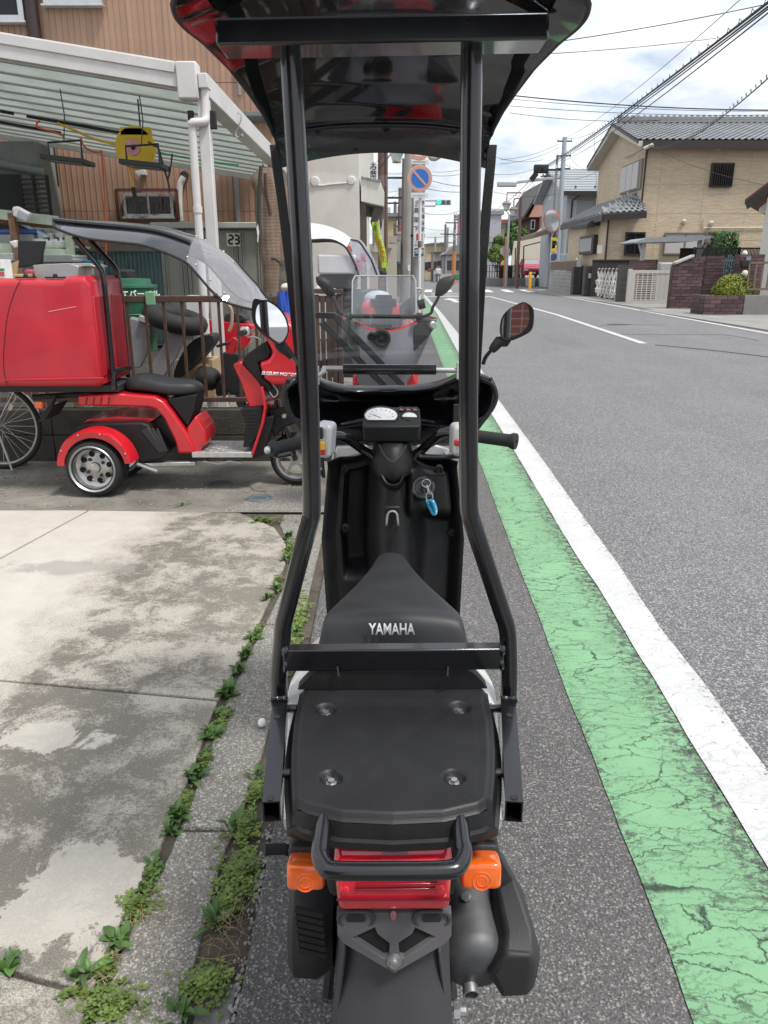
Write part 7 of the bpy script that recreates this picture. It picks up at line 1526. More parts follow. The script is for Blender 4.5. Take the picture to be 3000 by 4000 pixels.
# ---- poles
CONC = mat('pole_concrete',(.36,.345,.32),.8,var=.12,s=2,bump=.2)
BPOL = mat('brown_steel_pole',(.15,.085,.065),.5,var=.15)
def upole(fr,x,y,Y,r,top,name,m,label,cat='utility pole',taper=.7):
    q = p(fr,x,y,Y=Y); t = thing(name,label,cat,(q.x,Y,0)); MB().cyl(V3(q.x,Y,-.02),V3(q.x,Y,top),r,r * taper,16).build('shaft',m,t); return t,q.x
P1,p1x = upole('I',705,1500,20,.175,11.0,'utility_pole',CONC,'thick concrete utility pole carrying the white notice board')
P2_,p2x = upole('I',575,900,27,.17,12.5,'utility_pole',CONC,'grey utility pole just left of the no-parking sign')
P3,p3x = upole('I',183,700,24,.105,11,'steel_pole',BPOL,'brown steel pole beside the hanging shop sign','pole',.9)
for i,(x,Y,top,lb) in enumerate(((512,36,12.5,'brown utility pole with transformers, second left of the notice board'),(455,44,12,'thin utility pole behind the convex mirror'),(382,56,12,'utility pole leftmost of the distant row'),(435,66,11,'short far utility pole between the distant row'))):
    t,x_ = upole('I',x,1000,Y,.17,p('I',x,(220,640,840,900)[i],Y=Y).z,'utility_pole',mat('far_pole',(.19,.16,.15),.8,var=.1),lb,taper=.6)
    zt5 = t.children[0].data.vertices[-1].co.z
    for k in range(3): MB().bx(x_ - .9,x_ + .9,Y - .05,Y + .05,zt5 - .8 - k * .8,zt5 - .72 - k * .8).build('crossarm',DK,t)
    MB().cyl(V3(x_ + .35,Y - .2,zt5 - 4.2),V3(x_ + .35,Y - .2,zt5 - 3.3),.28,n=14).build('transformer',mat('transformer_grey',(.28,.28,.28),.6),t); MB().cyl(V3(x_ - .4,Y - .2,zt5 - 4.2),V3(x_ - .4,Y - .2,zt5 - 3.4),.25,n=14).build('transformer',MATS['transformer_grey'],t)
for z in (2.2,3.4,4.9,6.2): MB().lathe([(.176,0),(.182,.01),(.182,.04),(.176,.05)],V3(p1x,20,z),(0,0,1),18).build('steel_band',DK,P1)
# notice board on the pole
a,b = p('I',650,772,Y=19.78),p('I',800,1635,Y=19.78); nb = thing('notice_board','long white notice board with black and red characters on the utility pole','sign',((a.x + b.x) / 2,19.78,b.z))
MB().bx(a.x,b.x,19.77,19.80,b.z,a.z).build('board',mat('white_sign',(.75,.77,.80),.4),nb,bev=.004); W_ = b.x - a.x
REDI = mat('red_ink',(.62,.03,.05),.5)
def bt(s,fx,fy,size,m=INK,sx=1): text(s,size,V3(lerp(a.x,b.x,fx),19.765,p('I',700,fy,Y=19.77).z),(1,0,0),(0,0,1),m,nb,bold=.0015,sx=sx)
bt('1日',.26,850,.085,sx=.8); bt('60',.24,895,.075,REDI); bt('休',.85,850,.085,sx=.7); bt('千',.82,893,.06,REDI)
for ch,y in (('高',970),('架',1105),('下',1235)): bt(ch,.25,y,.135,sx=.95)
for ch,y in (('北',965),('越',1055),('谷',1150),('駅',1240)): bt(ch,.82,y,.12,sx=.8)
qa,qb = p('I',688,1300,Y=19.765),p('I',775,1392,Y=19.765); MB().bx(qa.x,qb.x,19.762,19.768,qb.z,qa.z).build('red_square',REDI,nb); text('P',.15,V3((qa.x + qb.x) / 2,19.760,(qa.z + qb.z) / 2),(1,0,0),(0,0,1),mat('white_print',(.8,.78,.77),.5),nb,bold=.003)
bt('この先',.5,1425,.065); bt('FDパーク',.5,1470,.05)
qa,qb = p('I',662,1508,Y=19.765),p('I',792,1622,Y=19.765); MB().bx(qa.x,qb.x,19.762,19.768,qb.z,qa.z).build('green_square',mat('dark_green_print',(.01,.06,.05),.5),nb); text('交番',.11,V3((qa.x + qb.x) / 2,19.760,(qa.z + qb.z) / 2),(1,0,0),(0,0,1),mat('white_print',(.8,.78,.77),.5),nb,bold=.0015)
# small notice lower on the pole row
a,b = p('I',565,1750,Y=26.8),p('I',600,1835,Y=26.8); nb2 = MB().bx(a.x,b.x,26.76,26.8,b.z,a.z).solo('pole_notice',mat('white_sign',(.75,.77,.80),.4),'small white notice strapped low on the grey pole','sign')
# round signs on the white pole
Yp = 16.0
SP_ = thing('sign_pole','white sign pole carrying a no-parking disc and a speed limit disc','sign',(p('I',736,2000,Y=Yp).x,Yp,0)); sx_ = p('I',736,1500,Y=Yp).x
MB().cyl(V3(sx_,Yp,-.02),V3(sx_,Yp,p('I',736,60,Y=Yp).z + .8),.031,n=16).build('pole',mat('white_pole_paint',(.72,.72,.72),.4,var=.05),SP_)
q = p('I',736,1455,Y=Yp); MB().lathe([(.033,-.06),(.036,-.05),(.036,.05),(.033,.06)],q,(0,0,1),16).build('rust_patch',RUSTP,SP_)
PINK = mat('faded_red_sign',(.66,.34,.27),.5,var=.08); BLU = mat('sign_blue',(.03,.17,.55),.45,var=.05); WSG = mat('sign_white',(.78,.76,.72),.5,var=.03)
def disc(c,r_,th,m,name,par,r0=.001): return MB().lathe([(r0,0),(r_,0),(r_,th),(r0,th)],c,(0,1,0),40).build(name,m,par,sm=30)
c = p('I',740,505,Y=Yp - .06); rS = (p('I',917,505,Y=Yp - .06).x - p('I',560,505,Y=Yp - .06).x) / 2
d1 = disc(c,rS,.01,WSG,'no_parking_disc',SP_); disc(c - V3(0,.003,0),rS * .97,.003,PINK,'red_ring',d1,.001); disc(c - V3(0,.006,0),rS * .71,.003,BLU,'blue_field',d1)
d_ = V3(1,0,-1.05).normalized(); MB().bar(c - d_ * rS * .74 - V3(0,.008,0),c + d_ * rS * .74 - V3(0,.008,0),.004,rS * .17,V3(.7,0,.7)).build('red_bar',PINK,d1)
c2 = p('I',730,55,Y=Yp - .06); d2 = disc(c2,rS * .97,.01,WSG,'speed_limit_disc',SP_); disc(c2 - V3(0,.003,0),rS * .94,.003,PINK,'red_ring',d2); disc(c2 - V3(0,.006,0),rS * .68,.003,WSG,'white_field',d2); text('30',rS * 1.0,c2 - V3(0,.0075,0),(1,0,0),(0,0,1),mat('sign_ink_blue',(.02,.04,.18),.5),d2,bold=.012)
for x0,y0,x1,y1,nm in ((612,712,857,785,'pale_grey_plate'),(612,232,866,300,'pale_plate')): a,b = p('I',x0,y0,Y=Yp - .05),p('I',x1,y1,Y=Yp - .05); pl_ = MB().bx(a.x,b.x,Yp - .06,Yp - .05,b.z,a.z).build(nm,WSG,SP_,bev=.003); MB().bx(a.x + .03,b.x - .06,Yp - .063,Yp - .0595,b.z + .03,a.z - .03).build('faded_print',PINK if y0 < 400 else mat('grey_print',(.5,.52,.46),.5),pl_)
# street lamp with lantern left of the signs
def lantern(par,c,s=1):
    FRB = mat('lantern_bronze',(.26,.20,.17),.5)
    MB().lathe([(.10 * s,-.40 * s),(.15 * s,-.40 * s),(.27 * s,-.05 * s),(.25 * s,-.05 * s)],c,(0,0,1),4).build('lantern_glass',mat('lantern_glass',(.60,.62,.60),.3,var=.1),par,sm=0)
    MB().lathe([(.30 * s,-.06 * s),(.31 * s,0),(.15 * s,.14 * s),(.04 * s,.18 * s)],c,(0,0,1),8,cap=True).build('lantern_cap',FRB,par,sm=0)
    MB().lathe([(.02 * s,-.45 * s),(.16 * s,-.43 * s),(.16 * s,-.39 * s)],c,(0,0,1),8,cap=True).build('lantern_foot',FRB,par,sm=0)
LT = thing('street_lamp','lantern street lamp hanging left of the no-parking sign','street lamp',(p3x + .3,23,0)); lq = p('I',405,95,Y=23); lantern(LT,lq,.75)
MB().tube(spline([lq + V3(0,0,.15),lq + V3(0,0,.6),lq + V3(-.6,.5,.9),V3(p3x,24,lq.z + 1)],4),.03,8).build('lamp_arm',BPOL,LT); MB().cyl(V3(p3x + .14,24,-.02),V3(p3x + .14,24,lq.z + 1),.05,n=10).build('lamp_post',BPOL,LT)
LT2 = thing('street_lamp','small distant lantern lamp below the convex mirror','street lamp',(p('I',460,1400,Y=40).x,40,0)); lq = p('I',462,1310,Y=40); lantern(LT2,lq,.8); MB().cyl(V3(lq.x - .3,40,-.02),V3(lq.x - .3,40,lq.z + .5),.06,n=10).build('lamp_post',BPOL,LT2); MB().tube([V3(lq.x - .3,40,lq.z + .45),lq + V3(0,0,.3),lq + V3(0,0,.1)],.03,6).build('lamp_arm',BPOL,LT2)
# convex mirror, white speaker shade, traffic signal
def cmirror(c,r_,nrm,pole_xy,label,ring=(.75,.16,.03)):
    t = thing('convex_mirror',label,'traffic mirror',(pole_xy[0],pole_xy[1],0)); n = Vector(nrm).normalized()
    MB().lathe([(.001,.10),(r_ * .5,.075),(r_ * .85,.03),(r_,0)],c,n,28).build('mirror_glass',mat('dull_mirror',(.62,.64,.66),.12,m=.9,var=.1),t,sm=60)
    MB().lathe([(r_ * .97,.0),(r_ * 1.02,.03),(r_ * 1.05,.0),(r_ * 1.03,-.03),(.001,-.08)],c,n,28).build('orange_rim',mat('orange_rim',ring,.5),t,sm=60)
    MB().cyl(V3(pole_xy[0],pole_xy[1],-.02),V3(pole_xy[0],pole_xy[1],c.z + .3),.045,n=12).build('post',mat('orange_post',(.60,.20,.05),.5),t)
c = p('I',540,1225,Y=38); cmirror(c,.30,(.55,-1,-.25),(c.x + .3,38.2),'convex traffic mirror with an orange rim on the left pavement')
c = p('I',115,1465,Y=26.5); cmirror(c,.18,(-1,.3,0),(c.x + .12,26.6),'small brown-backed traffic mirror behind the lime banner')
sp_ = thing('loudspeaker','pale horn shade hanging right of the speed sign','speaker',p('I',990,230,Y=19.6)); MB().prism(spline(P2('I',[(865,190),(930,235),(990,230),(1080,170),(1140,95),(1140,-60),(880,-60)],19.6),3,True),(0,.3,0)).build('shade',mat('pale_shade',(.55,.54,.48),.5,var=.1),sp_,bev=.05,seg=3); MB().tube([p('I',880,60,Y=19.7),V3(p1x,20,p('I',880,20,Y=19.7).z)],.03,6).build('arm',DK,sp_)
TS = thing('traffic_signal','horizontal traffic signal showing green on a long arm','traffic light',(p('I',720,870,Y=62).x,62,0)); a,b = p('I',965,812,Y=62),p('I',1185,888,Y=62)
MB().bx(a.x,b.x,61.9,62.15,b.z,a.z).build('housing',mat('signal_grey',(.42,.43,.44),.5),TS,bev=.03); rL = (a.z - b.z) * .38
for i,(m_,n_s) in enumerate(((mat('green_signal',(.0,.75,.45),.2,em=1.6),'green_lens'),(mat('dark_lens',(.10,.10,.10),.3),'amber_lens'),(mat('dark_lens',(.10,.10,.10),.3),'red_lens'))):
    c = V3(lerp(a.x,b.x,(i + .62) / 3.2),61.86,(a.z + b.z) / 2); MB().lathe([(.001,0),(rL,0),(rL,.05)],c,(0,1,0),24).build(n_s,m_,TS)
for dz in (.12,-.25): MB().cyl(V3(p('I',720,870,Y=62).x,62,(a.z + b.z) / 2 + dz),V3(a.x,62,(a.z + b.z) / 2 + dz),.06,n=8).build('arm',mat('signal_grey',(.42,.43,.44),.5),TS)
px_ = p('I',720,870,Y=62).x; MB().cyl(V3(px_,62,-.03),V3(px_,62,a.z + .6),.12,n=12).build('mast',mat('signal_grey',(.42,.43,.44),.5),TS)
for x,y,lb,m_ in ((490,1543,'small round sign with a pale face on the far left pole',WSG),(492,1597,'small dark blue round sign under the pale one',BLU)):
    c = p('I',x,y,Y=80); t = thing('round_sign',lb,'sign',c); o = disc(c,.16,.02,m_,'sign_face',t); disc(c + V3(0,.004,0),.19,.01,PINK,'rim',t); MB().bx(c.x - .03,c.x + .03,80.03,80.1,c.z - .3,c.z + .3).build('bracket',DK,t)
sgp = MB(); q = p('I',490,1600,Y=80.15); sgp.cyl(V3(q.x,80.15,-.03),V3(q.x,80.15,q.z + 1.2),.04,n=10); sgp.solo('thin_pole',mat('signal_grey',(.42,.43,.44),.5),'thin grey pole holding two small round signs','pole')
for x0,y0,x1,y1,Y,lb in ((425,1400,455,1500,43.7,'small white advertising plate high on a distant pole'),(425,1680,462,1740,43.7,'small blue advertising plate low on a distant pole')):
    a,b = p('I',x0,y0,Y=Y),p('I',x1,y1,Y=Y); MB().bx(a.x,b.x,Y,Y + .03,b.z,a.z).solo('pole_plate',WSG if y0 < 1600 else BLU,lb,'sign')
# ---- the far end of the street
def farhouse(x0,x1,ytop,yroof,Y,wall,roofc,label,wins=4,seed=0):
    a,b = p('I',x0,ytop,Y=Y),p('I',x1,ytop,Y=Y); zr_ = p('I',x0,yroof,Y=Y).z; t = thing('house',label,'house',((a.x + b.x) / 2,Y + 4,0),'houses at the far end of the street')
    MB().bx(a.x,b.x,Y,Y + 8,-.03,a.z).build('wall',wall,t); mx_ = (a.x + b.x) / 2
    MB().prism([V3(a.x - .4,Y - .4,a.z),V3(b.x + .4,Y - .4,a.z),V3(mx_ + .01 + (b.x - a.x) * .2,Y - .4,zr_),V3(mx_ - (b.x - a.x) * .2,Y - .4,zr_)],(0,8.8,0)).build('roof',roofc,t)
    rnd = random.Random(seed)
    for i in range(wins):
        for k in range(2):
            x = lerp(a.x,b.x,(i + .5) / wins); z = 1.2 + k * 2.7
            if z + 1.3 < a.z: w_ = MB().bx(x - .5,x + .5,Y - .06,Y - .01,z,z + 1.2).build('window',SILF,t); MB().bx(x - .43,x + .43,Y - .075,Y - .061,z + .07,z + 1.13).build('pane',GLS,w_)
G_R = mat('grey_roof',(.25,.24,.23),.7)
farhouse(830,1100,1455,1432,112,mat('yellow_tan_render',(.62,.50,.30),.85),G_R,'yellow flat-roofed block at the far end of the street',5,1)
farhouse(955,1150,1570,1555,100,mat('grey_tan_render',(.40,.36,.31),.85),G_R,'grey-tan house with balcony at the far right of the street',3,2)
farhouse(1140,1420,1600,1470,88,mat('grey_far_wall',(.34,.34,.35),.85),G_R,'grey gabled house behind the orange pole',3,3)
farhouse(-40,180,1520,1450,125,mat('grey_tan_render',(.40,.36,.31),.85),G_R,'low tan house closing the far street',3,4)
farhouse(560,830,1560,1520,135,mat('grey_far_wall',(.34,.34,.35),.85),G_R,'grey house far behind the thick utility pole',4,5)
for i,(x,y0,Y,m_,lb) in enumerate(((1108,1165,92,'far_pole','dark distant pole left of the forked pole'),(1140,1210,98,'pole_concrete','forked pale distant pole with insulators'),(1247,1020,76,'orange_post','tall distant pole with an orange base'),(962,1350,105,'pole_concrete','far pale pole before the yellow block'),(1065,1500,96,'far_pole','short dark pole before the grey-tan house'),(918,1560,96,'far_pole','short brown pole at the far crossing'))):
    q = p('I',x,y0,Y=Y); t = thing('utility_pole',lb,'utility pole',(q.x,Y,0),'poles at the far end of the street'); MB().cyl(V3(q.x,Y,-.03),V3(q.x,Y,q.z),.16,.12,10).build('shaft',MATS[m_] if y0 > 1030 else MATS['far_pole'],t)
    if y0 < 1030: MB().cyl(V3(q.x,Y,0),V3(q.x,Y,3.0),.19,n=10).build('orange_wrap',MATS['orange_post'],t)
    if i in (1,2): 
        for k in range(2): MB().bx(q.x - .9,q.x + .9,Y - .06,Y + .06,q.z - .8 - k,q.z - .7 - k).build('crossarm',DK,t)
PPL = mat('white_shirt',(.65,.65,.64),.8); TRS = mat('grey_trousers',(.12,.12,.13),.8); SKN = mat('skin',(.42,.26,.19),.6); HRB = mat('dark_hair',(.02,.017,.015),.6)
def person(x,Y,lb):
    q = p('I',x,1900,Y=Y); t = thing('person',lb,'person',(q.x,Y,0),'people at the far crossing')
    def sk(edges,rad,name,m):
        me = bpy.data.meshes.new(name); vs = [Vector(v) for v in edges[0]]; me.from_pydata([tuple(v) for v in vs],edges[1],[]); ob = bpy.data.objects.new(name,me); COL.objects.link(ob); ob.parent = t
        mo = ob.modifiers.new('skin','SKIN')
        for i,v in enumerate(me.skin_vertices[0].data): v.radius = (rad[i],rad[i]); v.use_root = i == 0
        ob.modifiers.new('sub','SUBSURF').render_levels = 1; me.materials.append(m); return ob
    sk(([(0,0,.92),(0,0,1.2),(0,0,1.42),(0,0,1.50),(0,0,1.62),(-.19,0,1.38),(-.24,.02,1.12),(-.24,-.06,.88),(.19,0,1.38),(.24,.02,1.12),(.24,-.06,.88),(-.10,0,.88),(-.11,0,.48),(-.11,.02,.06),(-.11,-.12,.03),(.10,0,.88),(.12,-.1,.48),(.13,-.05,.06),(.13,-.18,.03)],[(0,1),(1,2),(2,3),(3,4),(2,5),(5,6),(6,7),(2,8),(8,9),(9,10),(0,11),(11,12),(12,13),(13,14),(0,15),(15,16),(16,17),(17,18)]),[.15,.14,.13,.055,.095,.055,.045,.035,.055,.045,.035,.085,.06,.04,.035,.085,.06,.04,.035],'body',PPL)
    MB().loft([[V3(q.x + sx * .09 + math.cos(a) * r_,Y + math.sin(a) * r_,z) for a in [2 * math.pi * k / 10 for k in range(10)]] for sx,r_,z in ((0,.18,.98),(0,.19,.84),(0,.17,.70),(0,.15,.15))]).build('trousers',TRS,t); MB().ell(V3(q.x,Y,1.62),(.085,.10,.12),12,8).build('face',SKN,t); MB().ell(V3(q.x,Y + .02,1.67),(.098,.11,.11),12,8).build('hair',HRB,t)
person(988,84,'person in a white shirt walking at the far crossing'); person(1018,88,'second person in a pale shirt behind the first walker')
a,b = p('I',1040,1880,Y=80),p('I',1230,1960,Y=80); MB().bx(a.x,b.x,80,80.3,-.03,a.z).solo('low_wall',TAN,'low pale wall at the far right of the crossing','wall')
q = [p('I',x,y,Y=74) for x,y in ((1230,1880),(1420,1870),(1420,1975),(1240,1965))]; MB().prism(q,(0,.3,0)).solo('green_netting',mat('green_net',(.02,.20,.05),.7,var=.3),'bright green netting over a pile at the far crossing','netting',bev=.1,seg=3)
for x,lb in ((860,'dark red shop awning at the far end of the street'),): MB().prism(P2('I',[(865,1815),(905,1795),(940,1800),(935,1840),(880,1850)],95),(0,2,0)).solo('shop_awning',mat('dark_red_cloth',(.20,.04,.04),.7),lb,'awning')
sgn = thing('shop_banner_sign','pink shop signboard with white letters at the right pole','sign',p('I',1315,1380,Y=60)); a,b = p('I',1295,1080,Y=60),p('I',1420,1300,Y=60); MB().bx(a.x,b.x,60,60.2,b.z,a.z).build('board',mat('pink_sign',(.60,.12,.16),.5),sgn); text('クリニック',.42,V3((a.x + b.x) / 2 - .6,59.98,(a.z + b.z) / 2),(0,0,-1),(1,0,0),WSG,sgn,bold=.004); MB().cyl(V3(b.x,60.3,-.03),V3(b.x,60.3,a.z),.1,n=10).build('post',DK,sgn)
# ================================================================== right side of the street
LEAFT = mat('tree_leaf',(.065,.135,.028),.55,var=.45,s=1.6)
LEAFB = mat('bush_leaf',(.19,.22,.022),.55,var=.45,s=5)
LEAFH = mat('hedge_leaf',(.055,.15,.03),.5,var=.45,s=4)
BARK = mat('bark',(.11,.085,.06),.9,var=.3,s=9)
def crown(c,rad,n,sz,rnd,lumps=9,box=False):
    mb = MB(); c = Vector(c); ls = []
    for i in range(lumps):
        a = rnd.uniform(0,6.28); e = rnd.uniform(-.5,1); k = rnd.uniform(.35,.75)
        ls.append((V3(math.cos(a) * rad[0] * k * math.cos(e),math.sin(a) * rad[1] * k * math.cos(e),rad[2] * k * math.sin(e)),rnd.uniform(.32,.55)))
    for i in range(n):
        if box: q = V3(rnd.uniform(-1,1),rnd.uniform(-1,1),rnd.uniform(-1,1)); m_ = max(abs(q.x),abs(q.y),abs(q.z)); q = q / m_ * rnd.uniform(.88,1.04); o = V3(q.x * rad[0],q.y * rad[1],q.z * rad[2]); nrm = q.normalized()
        else:
            l_,r_ = rnd.choice(ls); d = V3(rnd.gauss(0,1),rnd.gauss(0,1),rnd.gauss(0,1)).normalized(); k = rnd.random() ** .25
            o = l_ + V3(d.x * rad[0],d.y * rad[1],d.z * rad[2]) * r_ * k; nrm = d
        nn = (nrm + V3(rnd.gauss(0,.5),rnd.gauss(0,.5),rnd.gauss(0,.5) + .3)).normalized(); x,y = frame_of(nn); s = sz * rnd.uniform(.6,1.3); a = rnd.uniform(0,6.28)
        u = x * math.cos(a) + y * math.sin(a); v = nn.cross(u); q = c + o
        mb.face([q - u * s,q - v * s * .45,q + u * s,q + v * s * .45])
    return mb
def tree(x,y,z0,h,rad,n,sz,label,m=LEAFT,seed=1):
    rnd = random.Random(seed); t = thing('tree',label,'tree',(x,y,z0)); mb = MB(); top = V3(x,y,z0 + h)
    mb.tube([V3(x,y,z0 - .1),V3(x + .05,y,z0 + h * .35),V3(x,y,z0 + h * .75)],[rad[0] * .12,rad[0] * .08,rad[0] * .03],8)
    for k in range(7): a = rnd.uniform(0,6.28); b0 = V3(x,y,z0 + h * rnd.uniform(.25,.55)); mb.tube([b0,b0 + V3(math.cos(a) * rad[0] * .4,math.sin(a) * rad[1] * .4,h * .15),b0 + V3(math.cos(a) * rad[0] * .75,math.sin(a) * rad[1] * .75,h * .28)],[rad[0] * .05,rad[0] * .03,rad[0] * .01],6)
    mb.build('trunk',BARK,t,sm=60); crown(V3(x,y,z0 + h - rad[2]),rad,n,sz,rnd,14).build('crown',m,t,sm=0,fix=False); return t
# ---- beige house
BEI = None
def beige():
    M_,t,b = nmat('beige_textured_siding'); l = t.links.new; co = nd(t,'ShaderNodeTexCoord').outputs['Object']
    mpp = nd(t,'ShaderNodeMapping'); mpp.inputs['Scale'].default_value = (2.2,2.2,14); l(co,mpp.inputs[0])
    vo = nd(t,'ShaderNodeTexVoronoi',i_Scale=1.6); l(mpp.outputs[0],vo.inputs['Vector']); ns = nd(t,'ShaderNodeTexNoise',i_Scale=1.2,i_Detail=5); l(co,ns.inputs['Vector'])
    sc_ = nd(t,'ShaderNodeSeparateColor'); l(vo.outputs['Color'],sc_.inputs[0])
    a = mixc(t,sc_.outputs[0],(.52,.42,.29),(.64,.53,.39)); a = mixc(t,chain(t,ns.outputs['Fac'],.3,.7,0,.3),a,(.46,.37,.26)); l(a,b.inputs['Base Color']); b.inputs['Roughness'].default_value = .85
    bp = nd(t,'ShaderNodeBump',i_Strength=.6,i_Distance=.02); l(sc_.outputs[0],bp.inputs['Height']); l(bp.outputs[0],b.inputs['Normal']); return M_
BEI = beige()
Y0 = 43.0; XC0 = 13.35; XE = 24.0; YBK = 52.0
BH = thing('beige_house','two-storey beige house with grey tiled roof across the street','house',(17,47,0))
ze = p('X',800,440,Y=Y0).z; zri = p('X',700,212,Y=Y0 + 4.6).z
DKB = mat('dark_brown_trim',(.030,.022,.020),.5)
MB().bx(XC0,XE,Y0,YBK,0,ze + .3).build('upper_wall',BEI,BH)
MB().prism([V3(XC0,Y0,ze + .3),V3(XC0,YBK,ze + .3),V3(XC0,(Y0 + YBK) / 2,zri - .25)],(XE - XC0,0,0)).build('gable_wall',BEI,BH)
XL1 = p('E',700,1000,Y=Y0).x; zl1 = p('E',800,815,Y=Y0).z
MB().bx(XL1,XC0 - .002,Y0 - .002,YBK - .3,0,zl1 + .05).build('lower_wall',BEI,BH)
for i in range(5): x = XC0 + .9 + i * 2.3; MB().bx(x - .008,x + .008,Y0 - .006,Y0,.5,ze).build('siding_joint',mat('joint_brown',(.42,.34,.23),.8),BH)
for z in (2.9,4.2,5.6,6.9): MB().bx(XC0,XE,Y0 - .005,Y0,z - .006,z + .006).build('siding_joint',MATS['joint_brown'],BH)
# roof deck + tiles
ym = (Y0 + YBK) / 2; xo0,xo1 = 12.75,XE + .5; ye = Y0 - .65; zee = p('X',800,372,Y=ye).z
MB().prism([V3(xo0,ye,zee - .05),V3(xo0,ym,zri - .06),V3(xo0,YBK + .6,zee - .05),V3(xo0,YBK + .6,zee - .3),V3(xo0,ym,zri - .4),V3(xo0,ye,zee - .3)],(xo1 - xo0,0,0)).build('roof',mat('white_soffit',(.50,.47,.42),.7),BH)
MB().bx(xo0 + .25,xo1,ye - .06,ye + .06,zee - .42,zee - .03).build('fascia',DKB,BH)
for yy,s in ((ye,1),(YBK + .6,-1)): MB().prism([V3(xo0 - .03,yy,zee - .02),V3(xo0 - .03,ym,zri + .0),V3(xo0 - .03,ym,zri - .14),V3(xo0 - .03,yy,zee - .16)],(.05,0,0)).build('verge_trim',DKB,BH)
TIL = mat('grey_clay_tile',(.235,.245,.255),.42,var=.18,s=6,rnd=.16)
sl_ = V3(0,ym - ye,zri - zee); nr = 12; tl_len = sl_.length / nr; sa = math.atan2(sl_.z,sl_.y); TW = .33
def tilemesh():
    mb = MB(); mb.grid(lambda u,v: ((u - .5) * TW,v * tl_len * 1.12,.05 * math.sin(u * math.pi * 2) * (1 if u < .5 else .45) + .05 * (1 - v)),8,1,.03); m_ = mb.mesh('roof_tile',sm=60); m_.materials.append(TIL); return m_
tm = tilemesh(); rest = MB(); ncol = int((xo1 - xo0) / TW)
for c in range(ncol):
    for r_ in range(nr):
        q = V3(xo0 + TW * (c + .5),ye + sl_.y * r_ / nr,zee + sl_.z * r_ / nr)
        if c < 23: piece('roof_tile',tm,BH,q,(sa,0,0))
        else:
            Mx = Matrix.Rotation(sa,3,'X'); rest.add([q + Mx @ v.co for v in tm.vertices],[tuple(f.vertices) for f in tm.polygons])
rest.build('roof_tile_field',TIL,BH,sm=60,fix=False,kind='stuff')
for k in range(3): MB().bx(xo0 + .3,xo1,ym - .16 + k * .03,ym + .16 - k * .03,zri + .02 + k * .11,zri + .12 + k * .11).build('ridge_course',TIL,BH,bev=.02)
for i in range(36): MB().ell((xo0 + .45 + i * .33,ym,zri + .37),(.10,.10,.06),8,5).build('ridge_cap_tile',TIL,BH)
# lower hip roof
c0 = p('E',690,808,Y=Y0 - .6); c1 = p('E',945,792,Y=Y0 - .6); t0 = V3(XC0 - .02,Y0 + .9,p('E',868,690,Y=Y0 + .5).z); c1t = V3(c1.x,Y0 + .0,c0.z + .55); cf = V3(c0.x,YBK + .3,c0.z); tfar = V3(XC0 - .02,YBK - 1,t0.z)
mb = MB(); mb.add([c0,c1,V3(c1.x,Y0 + .2,t0.z - .35),t0,cf,tfar],[(0,1,2,3),(0,3,5,4)]); o = mb.build('lower_roof',TIL,BH,sm=0); o.modifiers.new('s','SOLIDIFY').thickness = .08
mb = MB(); mb.bar(c0 - V3(0,0,.18),c1 - V3(0,0,.18),.10,.30); mb.bar(c0 - V3(0,0,.18),cf - V3(0,0,.18),.10,.30); mb.build('lower_fascia',DKB,BH)
MB().tube([c0,t0],.10,8).build('hip_ridge',TIL,BH)
for r_ in range(5):
    for c in range(7):
        u = (c + .5) / 7; v = r_ / 5; a = lerp(c0,c1,u); b = lerp(t0,V3(c1.x,Y0 + .2,t0.z - .35),u); q = lerp(a,b,v); d = (b - a); ang2 = math.atan2(d.z,d.y); piece('roof_tile',tm,BH,q + V3(0,0,.02),(ang2,0,0),((c1 - c0).length * (1 - v * .5) / 7 / TW,d.length / 5 / tl_len,1))
for i in range(14):
    v = (i + .5) / 14; a = lerp(c0,cf,v); b = lerp(t0,tfar,v); MB().tube([a + V3(0,0,.04),b + V3(0,0,.04)],.07,6).build('tile_roll',TIL,BH)
# openings
window(BH,'X',1095,605,1290,845,Y0 - .01,DKB,2,fw_=.06,th=.14,sill=False)
a,b = p('X',1110,620,Y=Y0 - .1),p('X',1280,835,Y=Y0 - .1)
for i in range(9): x = lerp(a.x,b.x,(i + .5) / 9); MB().cyl(V3(x,Y0 - .17,b.z),V3(x,Y0 - .17,a.z),.018,n=6).build('window_bar',DKB,BH)
window(BH,'E',820,915,922,1050,Y0 - .02,DKB,2,fw_=.07,th=.14,sill=False)
PSH = mat('pale_shutter',(.52,.50,.48),.5,var=.05)
window(BH,'E',1050,918,1285,1048,Y0 - .02,mat('shutter_frame',(.20,.17,.14),.5),2,gl=PSH,fw_=.06,th=.12,sill=False)
window(BH,'E',1288,912,1412,1000,Y0 - .02,mat('shutter_frame',(.20,.17,.14),.5),1,gl=mat('olive_shutter',(.20,.18,.13),.6),fw_=.06,th=.10,sill=False)
def sidewin(fr,pts,X_,name,m,par,d=.08):
    q = [p(fr,x,y,X=X_) for x,y in pts]; ys = [v.y for v in q]; zs = [v.z for v in q]; return min(ys),max(ys),min(zs),max(zs)
y0_,y1_,z0_,z1_ = sidewin('X',[(222,640),(222,900),(395,575),(395,850)],XC0,'',None,None); y1_ = min(y1_,YBK - .6)
zz0,zz1 = p('X',395,850,X=XC0).z,p('X',395,580,X=XC0).z
sf = MB().bx(XC0 - .10,XC0,y0_ - .05,y1_,zz0 - .05,zz1 + .05).build('shutter_box',mat('shutter_frame',(.20,.17,.14),.5),BH)
for i in range(3): MB().bx(XC0 - .14,XC0 - .101,lerp(y0_ + .35,y1_,i / 3) + .03,lerp(y0_ + .35,y1_,(i + 1) / 3) - .03,zz0 + .03,zz1 - .03).build('shutter_leaf',PSH,sf)
